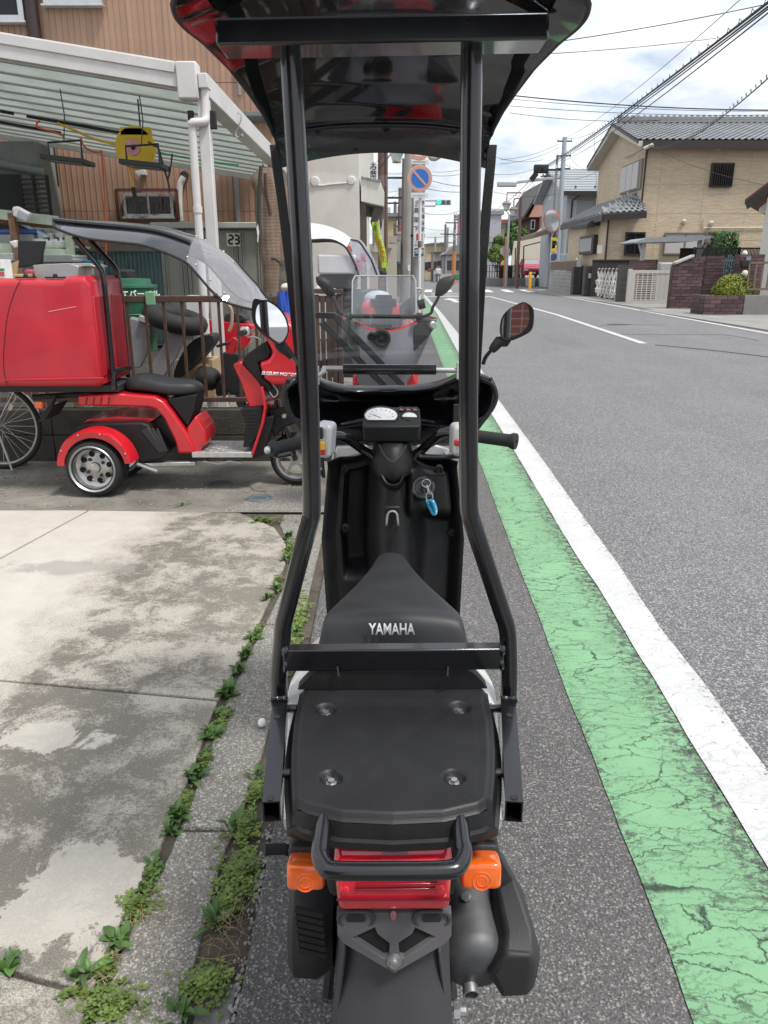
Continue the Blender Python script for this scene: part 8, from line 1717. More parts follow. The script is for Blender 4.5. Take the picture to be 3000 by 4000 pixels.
ya = p('E',655,990,X=XL1).y; yb5 = p('E',572,990,X=XL1).y; za,zb6 = p('E',655,930,X=XL1).z,p('E',655,1042,X=XL1).z
sw_ = MB().bx(XL1 - .25,XL1,ya,min(yb5,YBK - 1),zb6,za).build('bay_window',DKB,BH,bev=.02); MB().bx(XL1 - .27,XL1 - .251,ya + .3,min(yb5,YBK - 1) - .2,zb6 + .15,za - .15).build('pane',GLS,sw_)
MB().prism([V3(XL1,ya - .2,za + 1.0),V3(XL1 - .7,ya - .2,za + .55),V3(XL1 - .7,ya - .2,za + .35),V3(XL1,ya - .2,za + .45)],(0,3,0)).build('dark_awning',mat('dark_grey_canvas',(.05,.055,.06),.7),BH)
for x,y in ((1368,420),(1163,852),(1323,862)): q = p('E',x,y,Y=Y0); MB().lathe([(.001,-.16),(.09,-.15),(.12,-.06),(.12,0)],q,(0,1,.3),14).build('vent_cap',mat('white_vent',(.66,.63,.58),.5),BH)
MB().tube([p('E',1281,838,Y=Y0 - .06),p('E',1281,890,Y=Y0 - .06),p('E',1640,888,Y=Y0 - .06)],.028,8).build('wall_pipe',mat('white_vent',(.66,.63,.58),.5),BH)
q = p('X',440,520,Y=Y0 - .06); MB().tube([p('X',500,440,Y=Y0 - .5),p('X',455,480,Y=Y0 - .06),p('X',445,560,Y=Y0 - .06),V3(p('X',440,560,Y=Y0 - .06).x,Y0 - .06,c1.z - .2)],.045,8).build('downpipe',DKB,BH)
q = p('E',703,900,Y=Y0 - .06); MB().cyl(V3(XL1 + .05,Y0 - .06,.2),V3(XL1 + .05,Y0 - .06,c0.z - .3),.045,n=8).build('downpipe',DKB,BH)
a,b = p('E',655,990,Y=Y0 - .05),p('E',678,1040,Y=Y0 - .05); MB().bx(a.x,b.x,Y0 - .2,Y0 - .006,b.z,a.z).build('meter_box',mat('white_vent',(.66,.63,.58),.5),BH)
# ---- block wall with brown panel fence
def seg(A,B,u): return lerp(A,B,u)
A_,B2 = V3(11.55,55.7),V3(11.05,46.4)
bwz = p('J',968,1510,Y=46.4).z; bpz = p('J',985,1385,Y=46.4).z
CB = mat('grey_concrete_block',(.34,.335,.32),.9,var=.2,s=3,bump=.3,rnd=.07,dirt=.25)
W1 = thing('block_wall','grey concrete block wall at the street corner','wall',(11.3,51,0))
nb_ = 12
for i in range(nb_):
    for r_ in range(6):
        a,b = seg(A_,B2,i / nb_),seg(A_,B2,(i + 1) / nb_); z0,z1 = bwz * r_ / 6,bwz * (r_ + 1) / 6; d = (b - a).normalized(); MB().bar(a + d * .006 + V3(0,0,(z0 + z1) / 2),b - d * .006 + V3(0,0,(z0 + z1) / 2),.15,z1 - z0 - .01).build('concrete_block',CB,W1)
W2_ = thing('panel_fence','brown opaque panel fence on top of the block wall','fence',(11.3,51,bwz))
BPN = mat('brown_panel',(.13,.085,.05),.6,var=.1,rnd=.08)
for i in range(4): a,b = seg(A_,B2,i / 4),seg(A_,B2,(i + 1) / 4); d = (b - a).normalized(); MB().bar(a + d * .02 + V3(0,0,(bwz + bpz) / 2 + .06),b - d * .02 + V3(0,0,(bwz + bpz) / 2 + .06),.03,bpz - bwz - .12).build('panel',BPN,W2_)
for z in (bwz + .05,bpz): MB().bar(A_ + V3(0,0,z),B2 + V3(0,0,z),.05,.05).build('rail',mat('grey_rail',(.3,.3,.28),.5),W2_)
# pillars in dark ribbed tile
DTL = mat('dark_ribbed_tile',(.075,.072,.075),.7,var=.2,rnd=.15)
def ribpillar(fr,x0,x1,ytop,Y,dpt,label):
    a,b = p(fr,x0,ytop,Y=Y),p(fr,x1,ytop,Y=Y); t = thing('gate_pillar',label,'pillar',((a.x + b.x) / 2,Y + dpt / 2,0),'dark tiled gate pillars'); n = int(a.z / .085)
    MB().bx(a.x + .02,b.x - .02,Y + .02,Y + dpt - .02,0,a.z).build('core',DKB,t)
    me = MB().box((0,0,0),(b.x - a.x,dpt,.066)).mesh('tile_course',sm=0); me.materials.append(DTL)
    for i in range(n): piece('tile_course',me,t,((a.x + b.x) / 2,Y + dpt / 2,(i + .5) * a.z / n))
    return t,a,b
ribpillar('J',972,1055,1450,45.6,.6,'dark ribbed pillar next to the block wall')
ribpillar('J',1092,1186,1440,42.8,.5,'dark ribbed pillar left of the accordion gate')
ribpillar('J',1468,1575,1430,35.8,.6,'dark ribbed pillar between the two gates')
a,b = p('J',1052,1440,Y=45.0),p('J',1092,1440,Y=45.0); MB().bx(a.x,b.x,45,45.08,.05,a.z).solo('black_wicket',RUB,'narrow black wicket gate between two dark pillars','gate')
q = p('J',1140,1540,Y=42.78); MB().bx(q.x - .1,q.x + .1,42.72,42.79,q.z - .14,q.z + .1).solo('letter_plate',mat('white_vent',(.66,.63,.58),.5),'small white letter plate on a dark pillar','letterbox')
q = p('J',1018,1400,Y=46.2); t = thing('water_heater','white outdoor boiler unit behind the dark pillar','boiler',(q.x,46.4,0)); a,b = p('J',1002,1360,Y=46.4),p('J',1045,1450,Y=46.4); MB().bx(a.x,b.x,46.4,46.7,.0,a.z).build('casing',WPNT,t,bev=.03)
# accordion gate
AG = thing('accordion_gate','white folding accordion gate half stretched between dark pillars','gate',(11.2,40,0)); Ga,Gb = V3(p('J',1190,1700,Y=42.9).x,42.9),V3(p('J',1472,1750,Y=36.4).x,36.4)
ztg = p('J',1200,1500,Y=42.7).z; WAL = mat('white_gate_alu',(.68,.67,.64),.4,var=.08)
for i in range(15):
    q = seg(Ga,Gb,(i + .5) / 15); off = .05 if i % 2 else -.05
    MB().tube(spline([q + V3(off,0,.10),q + V3(-off,0,.45),q + V3(off,0,.8),q + V3(-off,0,ztg)],4),.05,8).build('gate_bar',WAL,AG)
    MB().tube(spline([q + V3(-off,0,ztg),q + V3(-off,-.05,ztg + .12),q + V3(-off,-.2,ztg + .15)],4),.035,8).build('gate_hoop',mat('grey_hoop',(.45,.44,.42),.45),AG)
for k in range(14):
    a,b = seg(Ga,Gb,(k + .5) / 15),seg(Ga,Gb,(k + 1.5) / 15)
    for z in (.22,.62): MB().cyl(a + V3(-.06,0,z),b + V3(-.06,0,z + .30),.018,n=6).build('scissor_link',WAL,AG); MB().cyl(a + V3(-.06,0,z + .30),b + V3(-.06,0,z),.018,n=6).build('scissor_link',WAL,AG)
for k in range(5): q = seg(Ga,Gb,(k + .5) / 5); MB().cyl(q + V3(-.05,0,.045),q + V3(.05,0,.045),.05,n=12).build('castor',RUB,AG)
# lattice gate
LGt = thing('lattice_gate','pale grey lattice driveway gate with wide frame','gate',(11.7,34.8,0)); YG = 34.6; a,b = p('K',560,425,Y=YG),p('K',930,690,Y=YG); zt6,zb7 = a.z,p('K',700,690,Y=YG).z
LGM = mat('warm_grey_gate',(.50,.47,.44),.45,var=.05)
for (x0,x1,z0,z1) in ((a.x,b.x,zt6 - .14,zt6),(a.x,b.x,zb7 - .06,zb7 + .1),(a.x,a.x + .15,zb7 + .1,zt6 - .14),(b.x - .06,b.x,zb7 + .1,zt6 - .14)): MB().bx(x0,x1,YG - .05,YG + .05,z0,z1).build('frame_bar',LGM,LGt)
MB().bx(a.x - .16,a.x - .01,YG - .08,YG + .08,0,zt6 + .05).build('gate_post',LGM,LGt)
for i in range(12): z = lerp(zb7 + .1,zt6 - .14,(i + .5) / 12); MB().bx(a.x + .15,b.x - .06,YG - .02,YG + .02,z - .022,z + .022).build('slat',LGM,LGt)
for i in range(9): x = lerp(a.x + .15,b.x - .06,(i + .5) / 9); MB().bx(x - .025,x + .025,YG - .032,YG - .018,zb7 + .1,zt6 - .14).build('upright',LGM,LGt)
# scooter-like shrouded machine behind the gate
q = p('K',840,420,Y=36.5); t = thing('water_tap_unit','grey machine standing behind the lattice gate','machine',(q.x,36.6,0)); MB().bx(q.x - .45,q.x + .45,36.5,37.1,.0,q.z - .2).build('cabinet',mat('machine_grey',(.42,.41,.39),.5),t,bev=.05); MB().bx(q.x - .3,q.x + .35,36.55,37.0,q.z - .198,q.z + .3).build('head',mat('machine_grey',(.42,.41,.39),.5),t,bev=.06)
# ---- brick walls: each brick its own piece
BRK = mat('dark_red_brick',(.095,.055,.058),.75,var=.25,s=8,rnd=.42,bump=.3)
MORT = mat('dark_mortar',(.06,.052,.05),.9,var=.2)
def brickwall(name,fr,xs,ytop,Y,th,label,bl=.36,bh=.115,z0=0,topz=None,cap=None):
    a,b = p(fr,xs[0],ytop,Y=Y),p(fr,xs[1],ytop,Y=Y); zt = topz or a.z; t = thing(name,label,'wall',((a.x + b.x) / 2,Y + th / 2,z0)); nrow = max(1,round((zt - z0) / bh)); bh = (zt - z0) / nrow
    hgt = (lambda x: zt) if cap is None else cap
    if cap is None: MB().bx(a.x + .012,b.x - .012,Y + .012,Y + th,z0,zt - .005).build('mortar',MORT,t)
    else: MB().prism([V3(a.x + .012,Y + .012,z0),V3(b.x - .012,Y + .012,z0),V3(b.x - .012,Y + .012,hgt(b.x) - .012)] + [V3(x,Y + .012,hgt(x) - .012) for x in (lerp(a.x,b.x,.5),lerp(a.x,b.x,.02))],(0,th - .02,0)).build('mortar',MORT,t)
    me = MB().box((0,0,0),(bl - .014,.05,bh - .014)).mesh('brick',sm=0); me.materials.append(BRK); L_ = b.x - a.x
    for r_ in range(nrow):
        x = a.x - (bl / 2 if r_ % 2 else 0)
        while x < b.x - .02:
            x0,x1 = max(x,a.x),min(x + bl,b.x)
            if x1 - x0 > .04 and z0 + (r_ + 1) * bh <= min(hgt(x0),hgt(x1)) + .03: piece('brick',me,t,((x0 + x1) / 2,Y + .022 + random.uniform(-.003,.003),z0 + (r_ + .5) * bh),(0,0,0),((x1 - x0) / bl,1,1))
            x += bl
    ns = int(th / .2)
    for r_ in range(nrow):                 # end face towards the road
        for k in range(max(1,int(th / .3))):
            if z0 + (r_ + 1) * bh <= hgt(a.x) + .03: piece('brick',me,t,(a.x + .02,Y + .06 + (k + .5) * (th - .06) / max(1,int(th / .3)),z0 + (r_ + .5) * bh),(0,0,math.pi / 2),((th - .07) / max(1,int(th / .3)) / bl,.8,1))
    return t,a,b
xk0,xk1 = p('K',905,500,Y=29.8).x,p('K',1152,500,Y=29.8).x; zk0,zk1 = p('K',938,378,Y=29.8).z,p('K',1062,316,Y=29.8).z; xm = p('K',1062,316,Y=29.8).x
brickwall('brick_wall','K',(905,1150),316,29.8,.35,'tall dark red brick wall with a sloping shoulder beside the gate',topz=zk1,cap=lambda x: interp(x,[(xk0,zk0),(xm,zk1),(xk1 + 1,zk1)]))
brickwall('brick_wall','K',(1165,1312),310,30.2,.35,'dark red brick wall section right of the narrow drain slot')
brickwall('brick_wall','K',(555,755),345,37.5,.3,'low dark brick wall behind the lattice gate')
brickwall('brick_pillar','K',(1440,1640),296,29.0,.5,'dark brick gate pillar with a letterbox behind the round bush')
tpl,a,b = brickwall('brick_planter','K',(1150,1472),632,25.6,1.1,'dark red brick planter under the round bush')
a,b = p('K',1474,628,Y=25.65),p('K',1900,628,Y=25.65); MB().bx(a.x,b.x,25.65,26.0,0,a.z).solo('concrete_wall',mat('grey_render_wall',(.22,.21,.20),.9,var=.2,s=1.5,dirt=.3),'low grey concrete wall at the right picture edge','wall',bev=.01)
MB().prism([V3(xk0 - .03,29.76,zk0),V3(xm,29.76,zk1),V3(xm,29.76,zk1 + .07),V3(xk0 - .03,29.76,zk0 + .07)],(0,.42,0)).solo('wall_coping',mat('pale_coping',(.42,.40,.38),.8),'pale sloping coping on the tall brick wall','coping')
bq = p('K',1385,545,Y=26.15); bz = p('K',1385,632,Y=26.15).z; bu = thing('round_bush','round clipped yellow-green bush in the brick planter','bush',(bq.x,26.15,bz)); rx = (p('K',1560,545,Y=26.15).x - p('K',1210,545,Y=26.15).x) / 2; rzz = p('K',1385,452,Y=26.15).z - bz
rnd = random.Random(5); mb = MB()
for i in range(5200):
    d = V3(rnd.gauss(0,1),rnd.gauss(0,1),abs(rnd.gauss(0,1))).normalized(); k = rnd.random() ** .18 * (1 + .06 * noise.noise(d * 3)); q = V3(bq.x,26.15,bz) + V3(d.x * rx,d.y * rx * .62,d.z * rzz) * k; nn = (d + V3(rnd.gauss(0,.5),rnd.gauss(0,.5),rnd.gauss(0,.5))).normalized(); x,y = frame_of(nn); s = rnd.uniform(.022,.045); mb.face([q - x * s,q - y * s * .6,q + x * s,q + y * s * .6])
mb.build('foliage',LEAFB,bu,sm=0,fix=False); MB().cyl(V3(bq.x,26.15,bz - .1),V3(bq.x,26.15,bz + rzz * .7),.05,n=8).build('stem',BARK,bu)
# garden hedge, small carport, fences
q = p('K',1335,220,Y=37.5); a,b = p('K',1262,130,Y=37.5),p('K',1405,300,Y=37.5); hd_ = thing('hedge','tall clipped green hedge behind the brick wall','hedge',(q.x,37.8,0)); crown(V3((a.x + b.x) / 2,37.9,a.z - .9),((b.x - a.x) / 2,.5,.95),3800,.07,random.Random(3),box=True).build('foliage',LEAFH,hd_,sm=0,fix=False); MB().bx((a.x + b.x) / 2 - .5,(a.x + b.x) / 2 + .5,37.6,38.2,0,a.z - .3).build('stem',BARK,hd_)
a,b = p('K',1150,165,Y=38),p('K',1275,300,Y=38); hd2 = thing('hedge','smaller looser green shrub left of the tall hedge','hedge',((a.x + b.x) / 2,38.3,0)); crown(V3((a.x + b.x) / 2,38.3,a.z - .7),((b.x - a.x) / 2,.5,.7),2200,.07,random.Random(4)).build('foliage',LEAFH,hd2,sm=0,fix=False); MB().cyl(V3((a.x + b.x) / 2,38.3,0),V3((a.x + b.x) / 2,38.3,a.z - .5),.08,n=8).build('stem',BARK,hd2)
sc5 = thing('small_carport','grey flat carport roof on pale posts before the beige house','carport',(p('K',900,300,Y=38.5).x,38.5,0)); GRF = mat('blue_grey_metal_roof',(.30,.33,.36),.45)
MB().prism(P2('K',[(575,198),(682,163),(1228,146),(1226,160),(1062,192),(690,200),(580,208)],38.0),(0,2.5,0)).build('roof',GRF,sc5)
for x in (658,1112): q = p('K',x,200,Y=38.3); MB().bx(q.x - .09,q.x + .09,38.3,38.45,0,q.z + .1).build('post',PSH,sc5); MB().cyl(V3(q.x,38.35,q.z - .7),V3(q.x + (.35 if x > 900 else -.25),38.35,q.z),.06,n=8).build('brace',PSH,sc5)
MSH = mat('dark_mesh_panel',(.035,.03,.028),.7,var=.2)
for (x0,x1,yt,yb6,Y,lb) in ((238,760,345,420,42.6,'dark brown mesh fence below the beige house'),(950,1145,252,330,39.0,'black solid fence panel behind the brick wall')):
    a,b = p('K',x0,yt,Y=Y),p('K',x1,yb6,Y=Y); t = thing('mesh_fence',lb,'fence',((a.x + b.x) / 2,Y,0)); MB().bx(a.x,b.x,Y,Y + .03,0,a.z - .05).build('mesh_panel',MSH,t); MB().bx(a.x,b.x,Y - .03,Y + .06,a.z - .05,a.z + .03).build('top_rail',DKB,t)
a,b = p('K',1070,248,Y=36.2),p('K',1800,232,Y=36.2); t = thing('iron_fence','black upright iron fence above the brick walls','fence',((a.x + b.x) / 2,36.2,0)); zf1 = a.z
for z in (zf1,zf1 - 1.1): MB().bx(a.x,b.x,36.18,36.23,z - .03,z + .03).build('rail',RUB,t)
me = MB().box((0,0,0),(.03,.03,1.1)).mesh('picket',sm=0); me.materials.append(RUB)
for i in range(64): piece('picket',me,t,(lerp(a.x,b.x,i / 63),36.2,zf1 - .55))
for i in range(5): x = lerp(a.x,b.x,i / 4); MB().bx(x - .04,x + .04,36.24,36.32,0,zf1 + .05).build('post',RUB,t)
bg_ = thing('iron_gate','blue-grey wrought iron gate between the brick walls','gate',(p('K',1370,400,Y=29.9).x,29.9,0)); BGI = mat('blue_grey_iron',(.10,.14,.17),.45,var=.15); a,b = p('K',1312,325,Y=29.9),p('K',1440,470,Y=29.9)
for i in range(8): x = lerp(a.x,b.x,(i + .5) / 8); MB().tube(spline([V3(x,29.9,.1),V3(x + .03,29.9,.8),V3(x - .04,29.9,1.4),V3(x,29.9,a.z + .12 * math.sin(i * .9))],4),.025,6).build('bar',BGI,bg_)
for z in (.2,1.2,a.z - .1): MB().bx(a.x,b.x,29.88,29.92,z - .03,z + .03).build('rail',BGI,bg_)
for i in range(3): c = V3(lerp(a.x,b.x,(i + .6) / 3.2),29.87,a.z - .5); MB().tube([c + V3(math.cos(k * .7) * .02 * k * .7,0,math.sin(k * .7) * .03 * k * .7) for k in range(12)],.02,6).build('scroll',BGI,bg_)
a,b = p('K',1445,345,Y=28.95),p('K',1520,400,Y=28.95); MB().bx(a.x,b.x,28.85,28.99,b.z,a.z).solo('letterbox',RUB,'black letterbox on the brick gate pillar','letterbox',bev=.02)
a,b = p('K',1485,315,Y=28.95),p('K',1518,345,Y=28.95); MB().bx(a.x,b.x,28.93,28.99,b.z,a.z).solo('name_plate',mat('grey_plate',(.25,.25,.25),.4),'small grey name plate above the letterbox','plate')
for x,y,Y,lb in ((1470,293,29.2,'round white lamp on the brick gate pillar'),(1472,455,26.3,'small white globe lamp above the round bush')):
    q = p('K',x,y,Y=Y); t = thing('globe_lamp',lb,'lamp',q); MB().ell(q,(.10,.10,.12),12,8).build('globe',mat('white_globe',(.70,.68,.62),.3),t); MB().cyl(q - V3(0,0,.45),q - V3(0,0,.10),.04,n=10).build('stem',DKB,t)
br5 = thing('brown_railing','brown metal railing on the low concrete wall at the right edge','railing',(p('K',1580,620,Y=25.8).x,25.8,.8)); a,b = p('K',1515,365,Y=25.8),p('K',1860,600,Y=25.8); BRR = mat('bronze_railing',(.16,.11,.075),.5)
for z in (a.z,b.z + .08): MB().bx(a.x,b.x,25.77,25.83,z - .035,z + .035).build('rail',BRR,br5)
for i in range(8): x = lerp(a.x,b.x,i / 7); MB().bx(x - .025,x + .025,25.78,25.82,.85,a.z).build('upright',BRR,br5)
# ---- neighbouring house corner at the right edge
NH = thing('white_house_corner','white house corner with dark red roof edge at the right picture edge','house',(17,31.5,0)); Yn = 31.5
xw = p('X',1625,1150,Y=Yn).x; zs_ = p('X',1560,970,Y=Yn).z; fd,sd6 = V3(.86,-.51),V3(.51,.86)          # the house stands askew to the road
O_ = V3(xw,Yn); WHR = mat('white_house_render',(.62,.59,.54),.8,var=.05)
MB().prism([O_,O_ + fd * 6,O_ + fd * 6 + sd6 * 7,O_ + sd6 * 7],(0,0,zs_ + .1)).build('wall',WHR,NH)
q0 = p('X',1430,968,Y=Yn + .2); UP6 = V3(0,0,1)
g = lambda u,z: q0 + fd * u + UP6 * z
MB().prism([g(0,0),g(4.2,3.4),g(8.4,0),g(8.4,-.16),g(4.2,3.2),g(0,-.16)],sd6 * 8).build('roof',mat('dark_red_roof',(.14,.025,.03),.5),NH)
MB().prism([g(.02,-.10) - sd6 * .05,g(4.2,3.26) - sd6 * .05,g(4.2,2.9) - sd6 * .05,g(.12,-.36) - sd6 * .05],sd6 * .12).build('bargeboard',DKB,NH)
MB().prism([g(.5,-.30) + sd6 * .4,g(4.2,2.9) + sd6 * .4,g(7.9,-.3) + sd6 * .4,g(7.9,-.5) + sd6 * .4,g(.5,-.5) + sd6 * .4],sd6 * .1).build('gable_board',WHR,NH)
# ---- grey house
GH = thing('grey_house','grey house with a pale metal roof behind the street corner pole','house',(19,64,0)); Yg = 60.0
GW = mat('grey_house_render',(.31,.33,.34),.85,var=.05,s=1); GWL = mat('pale_grey_render',(.44,.46,.48),.85,var=.04)
xg = p('J',890,900,Y=Yg).x; zge = p('J',1000,650,Y=Yg).z; zgr = p('J',1000,420,Y=Yg + 4).z
MB().bx(xg,xg + 14,Yg,Yg + 9,0,zge).build('wall',GW,GH); MB().prism([V3(xg,Yg,zge),V3(xg,Yg + 9,zge),V3(xg,Yg + 4.5,zgr - .3)],(14,0,0)).build('gable',GWL,GH)
MB().bx(xg - .03,xg,Yg - .03,Yg + 9,0,zge).build('pale_gable_wall',GWL,GH); MB().bx(xg - .031,xg + .7,Yg - .04,Yg - .005,0,zge - .1).build('corner_pilaster',GWL,GH)
yA,yC = Yg - .7,Yg + 9.7; ymg = Yg + 4.5
RFM = mat('pale_metal_roof',(.33,.36,.375),.5,var=.06)
for yy in (yA,yC): MB().prism([V3(xg - .7,yy,zge - .1),V3(xg - .7,ymg,zgr),V3(xg - .7,ymg,zgr - .18),V3(xg - .7,yy,zge - .28)],(15.5,0,0)).build('roof',RFM,GH)
for i in range(9): v = (i + .5) / 9; MB().bx(xg - .7,xg + 14.8,lerp(yA,ymg,v) - .05,lerp(yA,ymg,v) + .05,lerp(zge - .1,zgr,v) - .02,lerp(zge - .1,zgr,v) + .05).build('roof_seam',RFM,GH)
MB().bx(xg - .7,xg + 14.8,yA - .12,yA,zge - .42,zge - .12).build('gutter',DKB,GH)
for i in range(9): x = xg + .5 + i * 1.4; MB().box((x,yA + .55,zge + .22),(.10,.10,.14)).build('snow_guard',DKB,GH)
q = p('J',895,700,Y=Yg - .1); MB().tube([V3(xg + .8,Yg - .6,zge - .3),V3(xg + .35,Yg - .1,zge - .7),V3(xg + .3,Yg - .1,.5)],.06,8).build('downpipe',DKB,GH)
MB().prism([V3(xg - 2.2,Yg + 1,3.9),V3(xg - .05,Yg + 1,4.6),V3(xg - .05,Yg + 1,4.2),V3(xg - 2.2,Yg + 1,3.6)],(0,5,0)).build('porch_roof',mat('tan_porch_roof',(.22,.17,.12),.7),GH)
MB().bx(xg - .06,xg - .031,Yg + 1.5,Yg + 5,0,3.5).build('garage_shutter',mat('shutter_grey',(.17,.16,.15),.5),GH)
for z in (2.8,): MB().bx(xg - .05,xg - .031,Yg + 5.8,Yg + 7,zge - 2.4,zge - 1.2).build('window',GLS,GH)
q = p('J',745,745,Y=Yg + 6); MB().ell(q,(.3,.3,.25),10,8).build('roof_vent',mat('white_vent',(.66,.63,.58),.5),GH)
a,b = p('J',828,1315,Y=57.2),p('J',912,1400,Y=57.2); MB().bx(a.x,b.x,57.2,57.7,0,a.z).solo('utility_cabinet',mat('pale_blue_cabinet',(.36,.43,.50),.5),'pale blue utility cabinet beside the corner pole','cabinet',bev=.04)
# ---- pink and brick house behind, cream wall, car
RH = thing('pink_gable_house','pink gabled house with a red brick wall down the side street','house',(22,90,0)); Yr = 88.0
PNKW = mat('pink_render',(.52,.28,.22),.85,var=.05); BRKR = mat('red_brick_wall',(.26,.085,.07),.85,var=.2,s=2)
x0,x1 = p('J',500,900,Y=Yr).x,p('J',700,900,Y=Yr).x; z1 = p('J',640,610,Y=Yr).z; z2 = p('J',505,930,Y=Yr).z
MB().prism([V3(x0,Yr,z2),V3(x1,Yr,z2),V3(x1,Yr,z1),V3(x1 - .6,Yr,z1)],(0,12,0)).build('gable',PNKW,RH); a = p('J',615,880,Y=Yr); MB().bx(a.x,x1,Yr - .05,Yr + 12,0,z2 + .1).build('brick_wall',BRKR,RH); MB().bx(x0 + .3,a.x,Yr + .6,Yr + 12,0,z2).build('recess_wall',mat('dark_brown_wall',(.10,.05,.04),.8),RH)
MB().prism([V3(x0 - .6,Yr - .5,z2 - .2),V3(x1 - .6,Yr - .5,z1 + .2),V3(x1 + 2,Yr - .5,z1 + .3),V3(x1 + 2,Yr - .5,z1 + .6),V3(x1 - .7,Yr - .5,z1 + .5),V3(x0 - .7,Yr - .5,z2)],(0,13,0)).build('roof',DKB,RH)
a,b = p('J',520,960,Y=Yr + .5),p('J',560,1060,Y=Yr + .5); w_ = MB().bx(a.x,b.x,Yr + .5,Yr + .58,b.z,a.z).build('window',SILF,RH); MB().bx(a.x + .1,b.x - .1,Yr + .45,Yr + .49,b.z + .1,a.z - .1).build('pane',GLS,w_)
CRM = mat('cream_wall',(.60,.56,.44),.85,var=.05); Yc = 84
q = P2('J',[(300,1420),(345,1180),(460,1175),(635,1045),(635,1420)],Yc); q = [V3(v.x,v.y,v.z if i not in (0,4) else 0) for i,v in enumerate(q)]; MB().prism(q,(0,.4,0)).solo('cream_wall',CRM,'tall cream stepped wall beside the red car','wall')
plt = MB().bx(p('J',60,1600,Y=70).x,p('J',660,1600,Y=70).x,69,83.9,-.03,p('J',500,1568,Y=70.5).z); zp = p('J',500,1568,Y=70.5).z
o = plt.build('raised_yard',mat('yard_grey',(.20,.195,.19),.9,var=.2),sm=0); struct(o)
a,b = p('J',60,1435,Y=69.5),p('J',420,1560,Y=69.5); t = thing('wire_fence','dark wire fence along the raised yard beside the red car','fence',((a.x + b.x) / 2,69.5,zp))
for i in range(14): x = lerp(a.x,b.x,i / 13); MB().bx(x - .03,x + .03,69.47,69.53,zp,a.z).build('post',RUB,t)
for z in (a.z,lerp(zp,a.z,.5),zp + .08): MB().bx(a.x,b.x,69.48,69.52,z - .02,z + .02).build('wire',RUB,t)
MB().bx(p('J',185,1500,Y=69.6).x,p('J',330,1500,Y=69.6).x,69.6,69.66,zp,p('J',185,1440,Y=69.6).z).build('solid_panel',MSH,t)
fr7 = thing('gate_frame','tall thin dark frame standing left of the red car','frame',(p('J',400,1600,Y=69.2).x,69.2,zp)); BRS = mat('dark_frame_steel',(.05,.04,.04),.5)
MB().tube([p('J',350,1620,Y=69.2),p('J',358,1255,Y=69.2),p('J',445,1235,Y=69.2),p('J',432,1625,Y=69.2)],.06,6).build('frame',BRS,fr7); MB().cyl(p('J',445,1235,Y=69.2),p('J',745,1160,Y=69.2),.05,n=6).build('top_bar',BRS,fr7)
# red compact car, front view
CAR = thing('red_car','red compact car facing the street in the raised yard','car',(p('J',548,1568,Y=71).x,72.5,zp)); cx = p('J',545,1500,Y=71).x; CRD = mat('car_red',(.42,.014,.05),.22,coat=.6)
hw = .86; mb = MB(); rings = []
for y,z0,z1,w_ in ((71.0,.30,.78,.80),(71.12,.24,.86,.85),(71.6,.22,.96,.86),(72.0,.22,1.0,.86),(74.2,.25,.95,.86),(74.6,.35,.85,.80)):
    rings.append([V3(cx - w_ * .95,y,zp + z0),V3(cx - w_,y,zp + lerp(z0,z1,.4)),V3(cx - w_ * .98,y,zp + z1 - .06),V3(cx - w_ * .85,y,zp + z1),V3(cx + w_ * .85,y,zp + z1),V3(cx + w_ * .98,y,zp + z1 - .06),V3(cx + w_,y,zp + lerp(z0,z1,.4)),V3(cx + w_ * .95,y,zp + z0)])
MB().loft(rings).build('body',CRD,CAR,bev=.03,seg=2,sm=50)
rings = [[V3(cx - w_,y,zp + z0),V3(cx - w2,y2,zp + z1),V3(cx + w2,y2,zp + z1),V3(cx + w_,y,zp + z0)] for y,z0,w_,y2,z1,w2 in ((71.75,.98,.80,72.3,1.62,.62),(74.4,.93,.78,74.0,1.62,.62))]
mb = MB(); mb.add(rings[0] + rings[1],[(0,1,2,3),(4,5,6,7),(0,1,5,4),(1,2,6,5),(2,3,7,6)]); mb.build('cabin',CRD,CAR,bev=.05,seg=2)
MB().prism([V3(cx - .70,71.84,zp + 1.04),V3(cx + .70,71.84,zp + 1.04),V3(cx + .57,72.24,zp + 1.54),V3(cx - .57,72.24,zp + 1.54)],(0,-.02,.012)).build('windscreen',mat('car_glass',(.30,.36,.40),.05,coat=.5),CAR)
MB().bx(cx - .55,cx + .55,70.97,71.02,zp + .32,zp + .52).build('grille',RUB,CAR,bev=.02)
pl7 = MB().bx(cx - .18,cx + .18,70.93,70.96,zp + .36,zp + .50).build('number_plate',WSG,CAR)
MB().bx(cx - .5,cx + .5,70.965,71.01,zp + .66,zp + .69).build('chrome_strip',CHR,CAR)
for s in (-1,1):
    MB().box((cx + s * .62,71.03,zp + .66),(.34,.10,.13)).build('headlight',mat('headlight_lens',(.70,.72,.74),.1,coat=1),CAR,bev=.03); MB().box((cx + s * .98,72.0,zp + 1.04),(.20,.12,.15)).build('door_mirror',CRD,CAR,bev=.04)
    for y in (71.6,73.9):
        wh = MB().lathe([(.18,-.09),(.27,-.10),(.30,-.05),(.30,.05),(.27,.10),(.18,.09)],V3(cx + s * .76,y,zp + .30),(1,0,0),24).build('wheel',RUB,CAR); MB().lathe([(.001,-.02),(.19,-.02),(.19,.02),(.001,.02)],V3(cx + s * .80,y,zp + .30),(1,0,0),16).build('rim',ALU,wh)
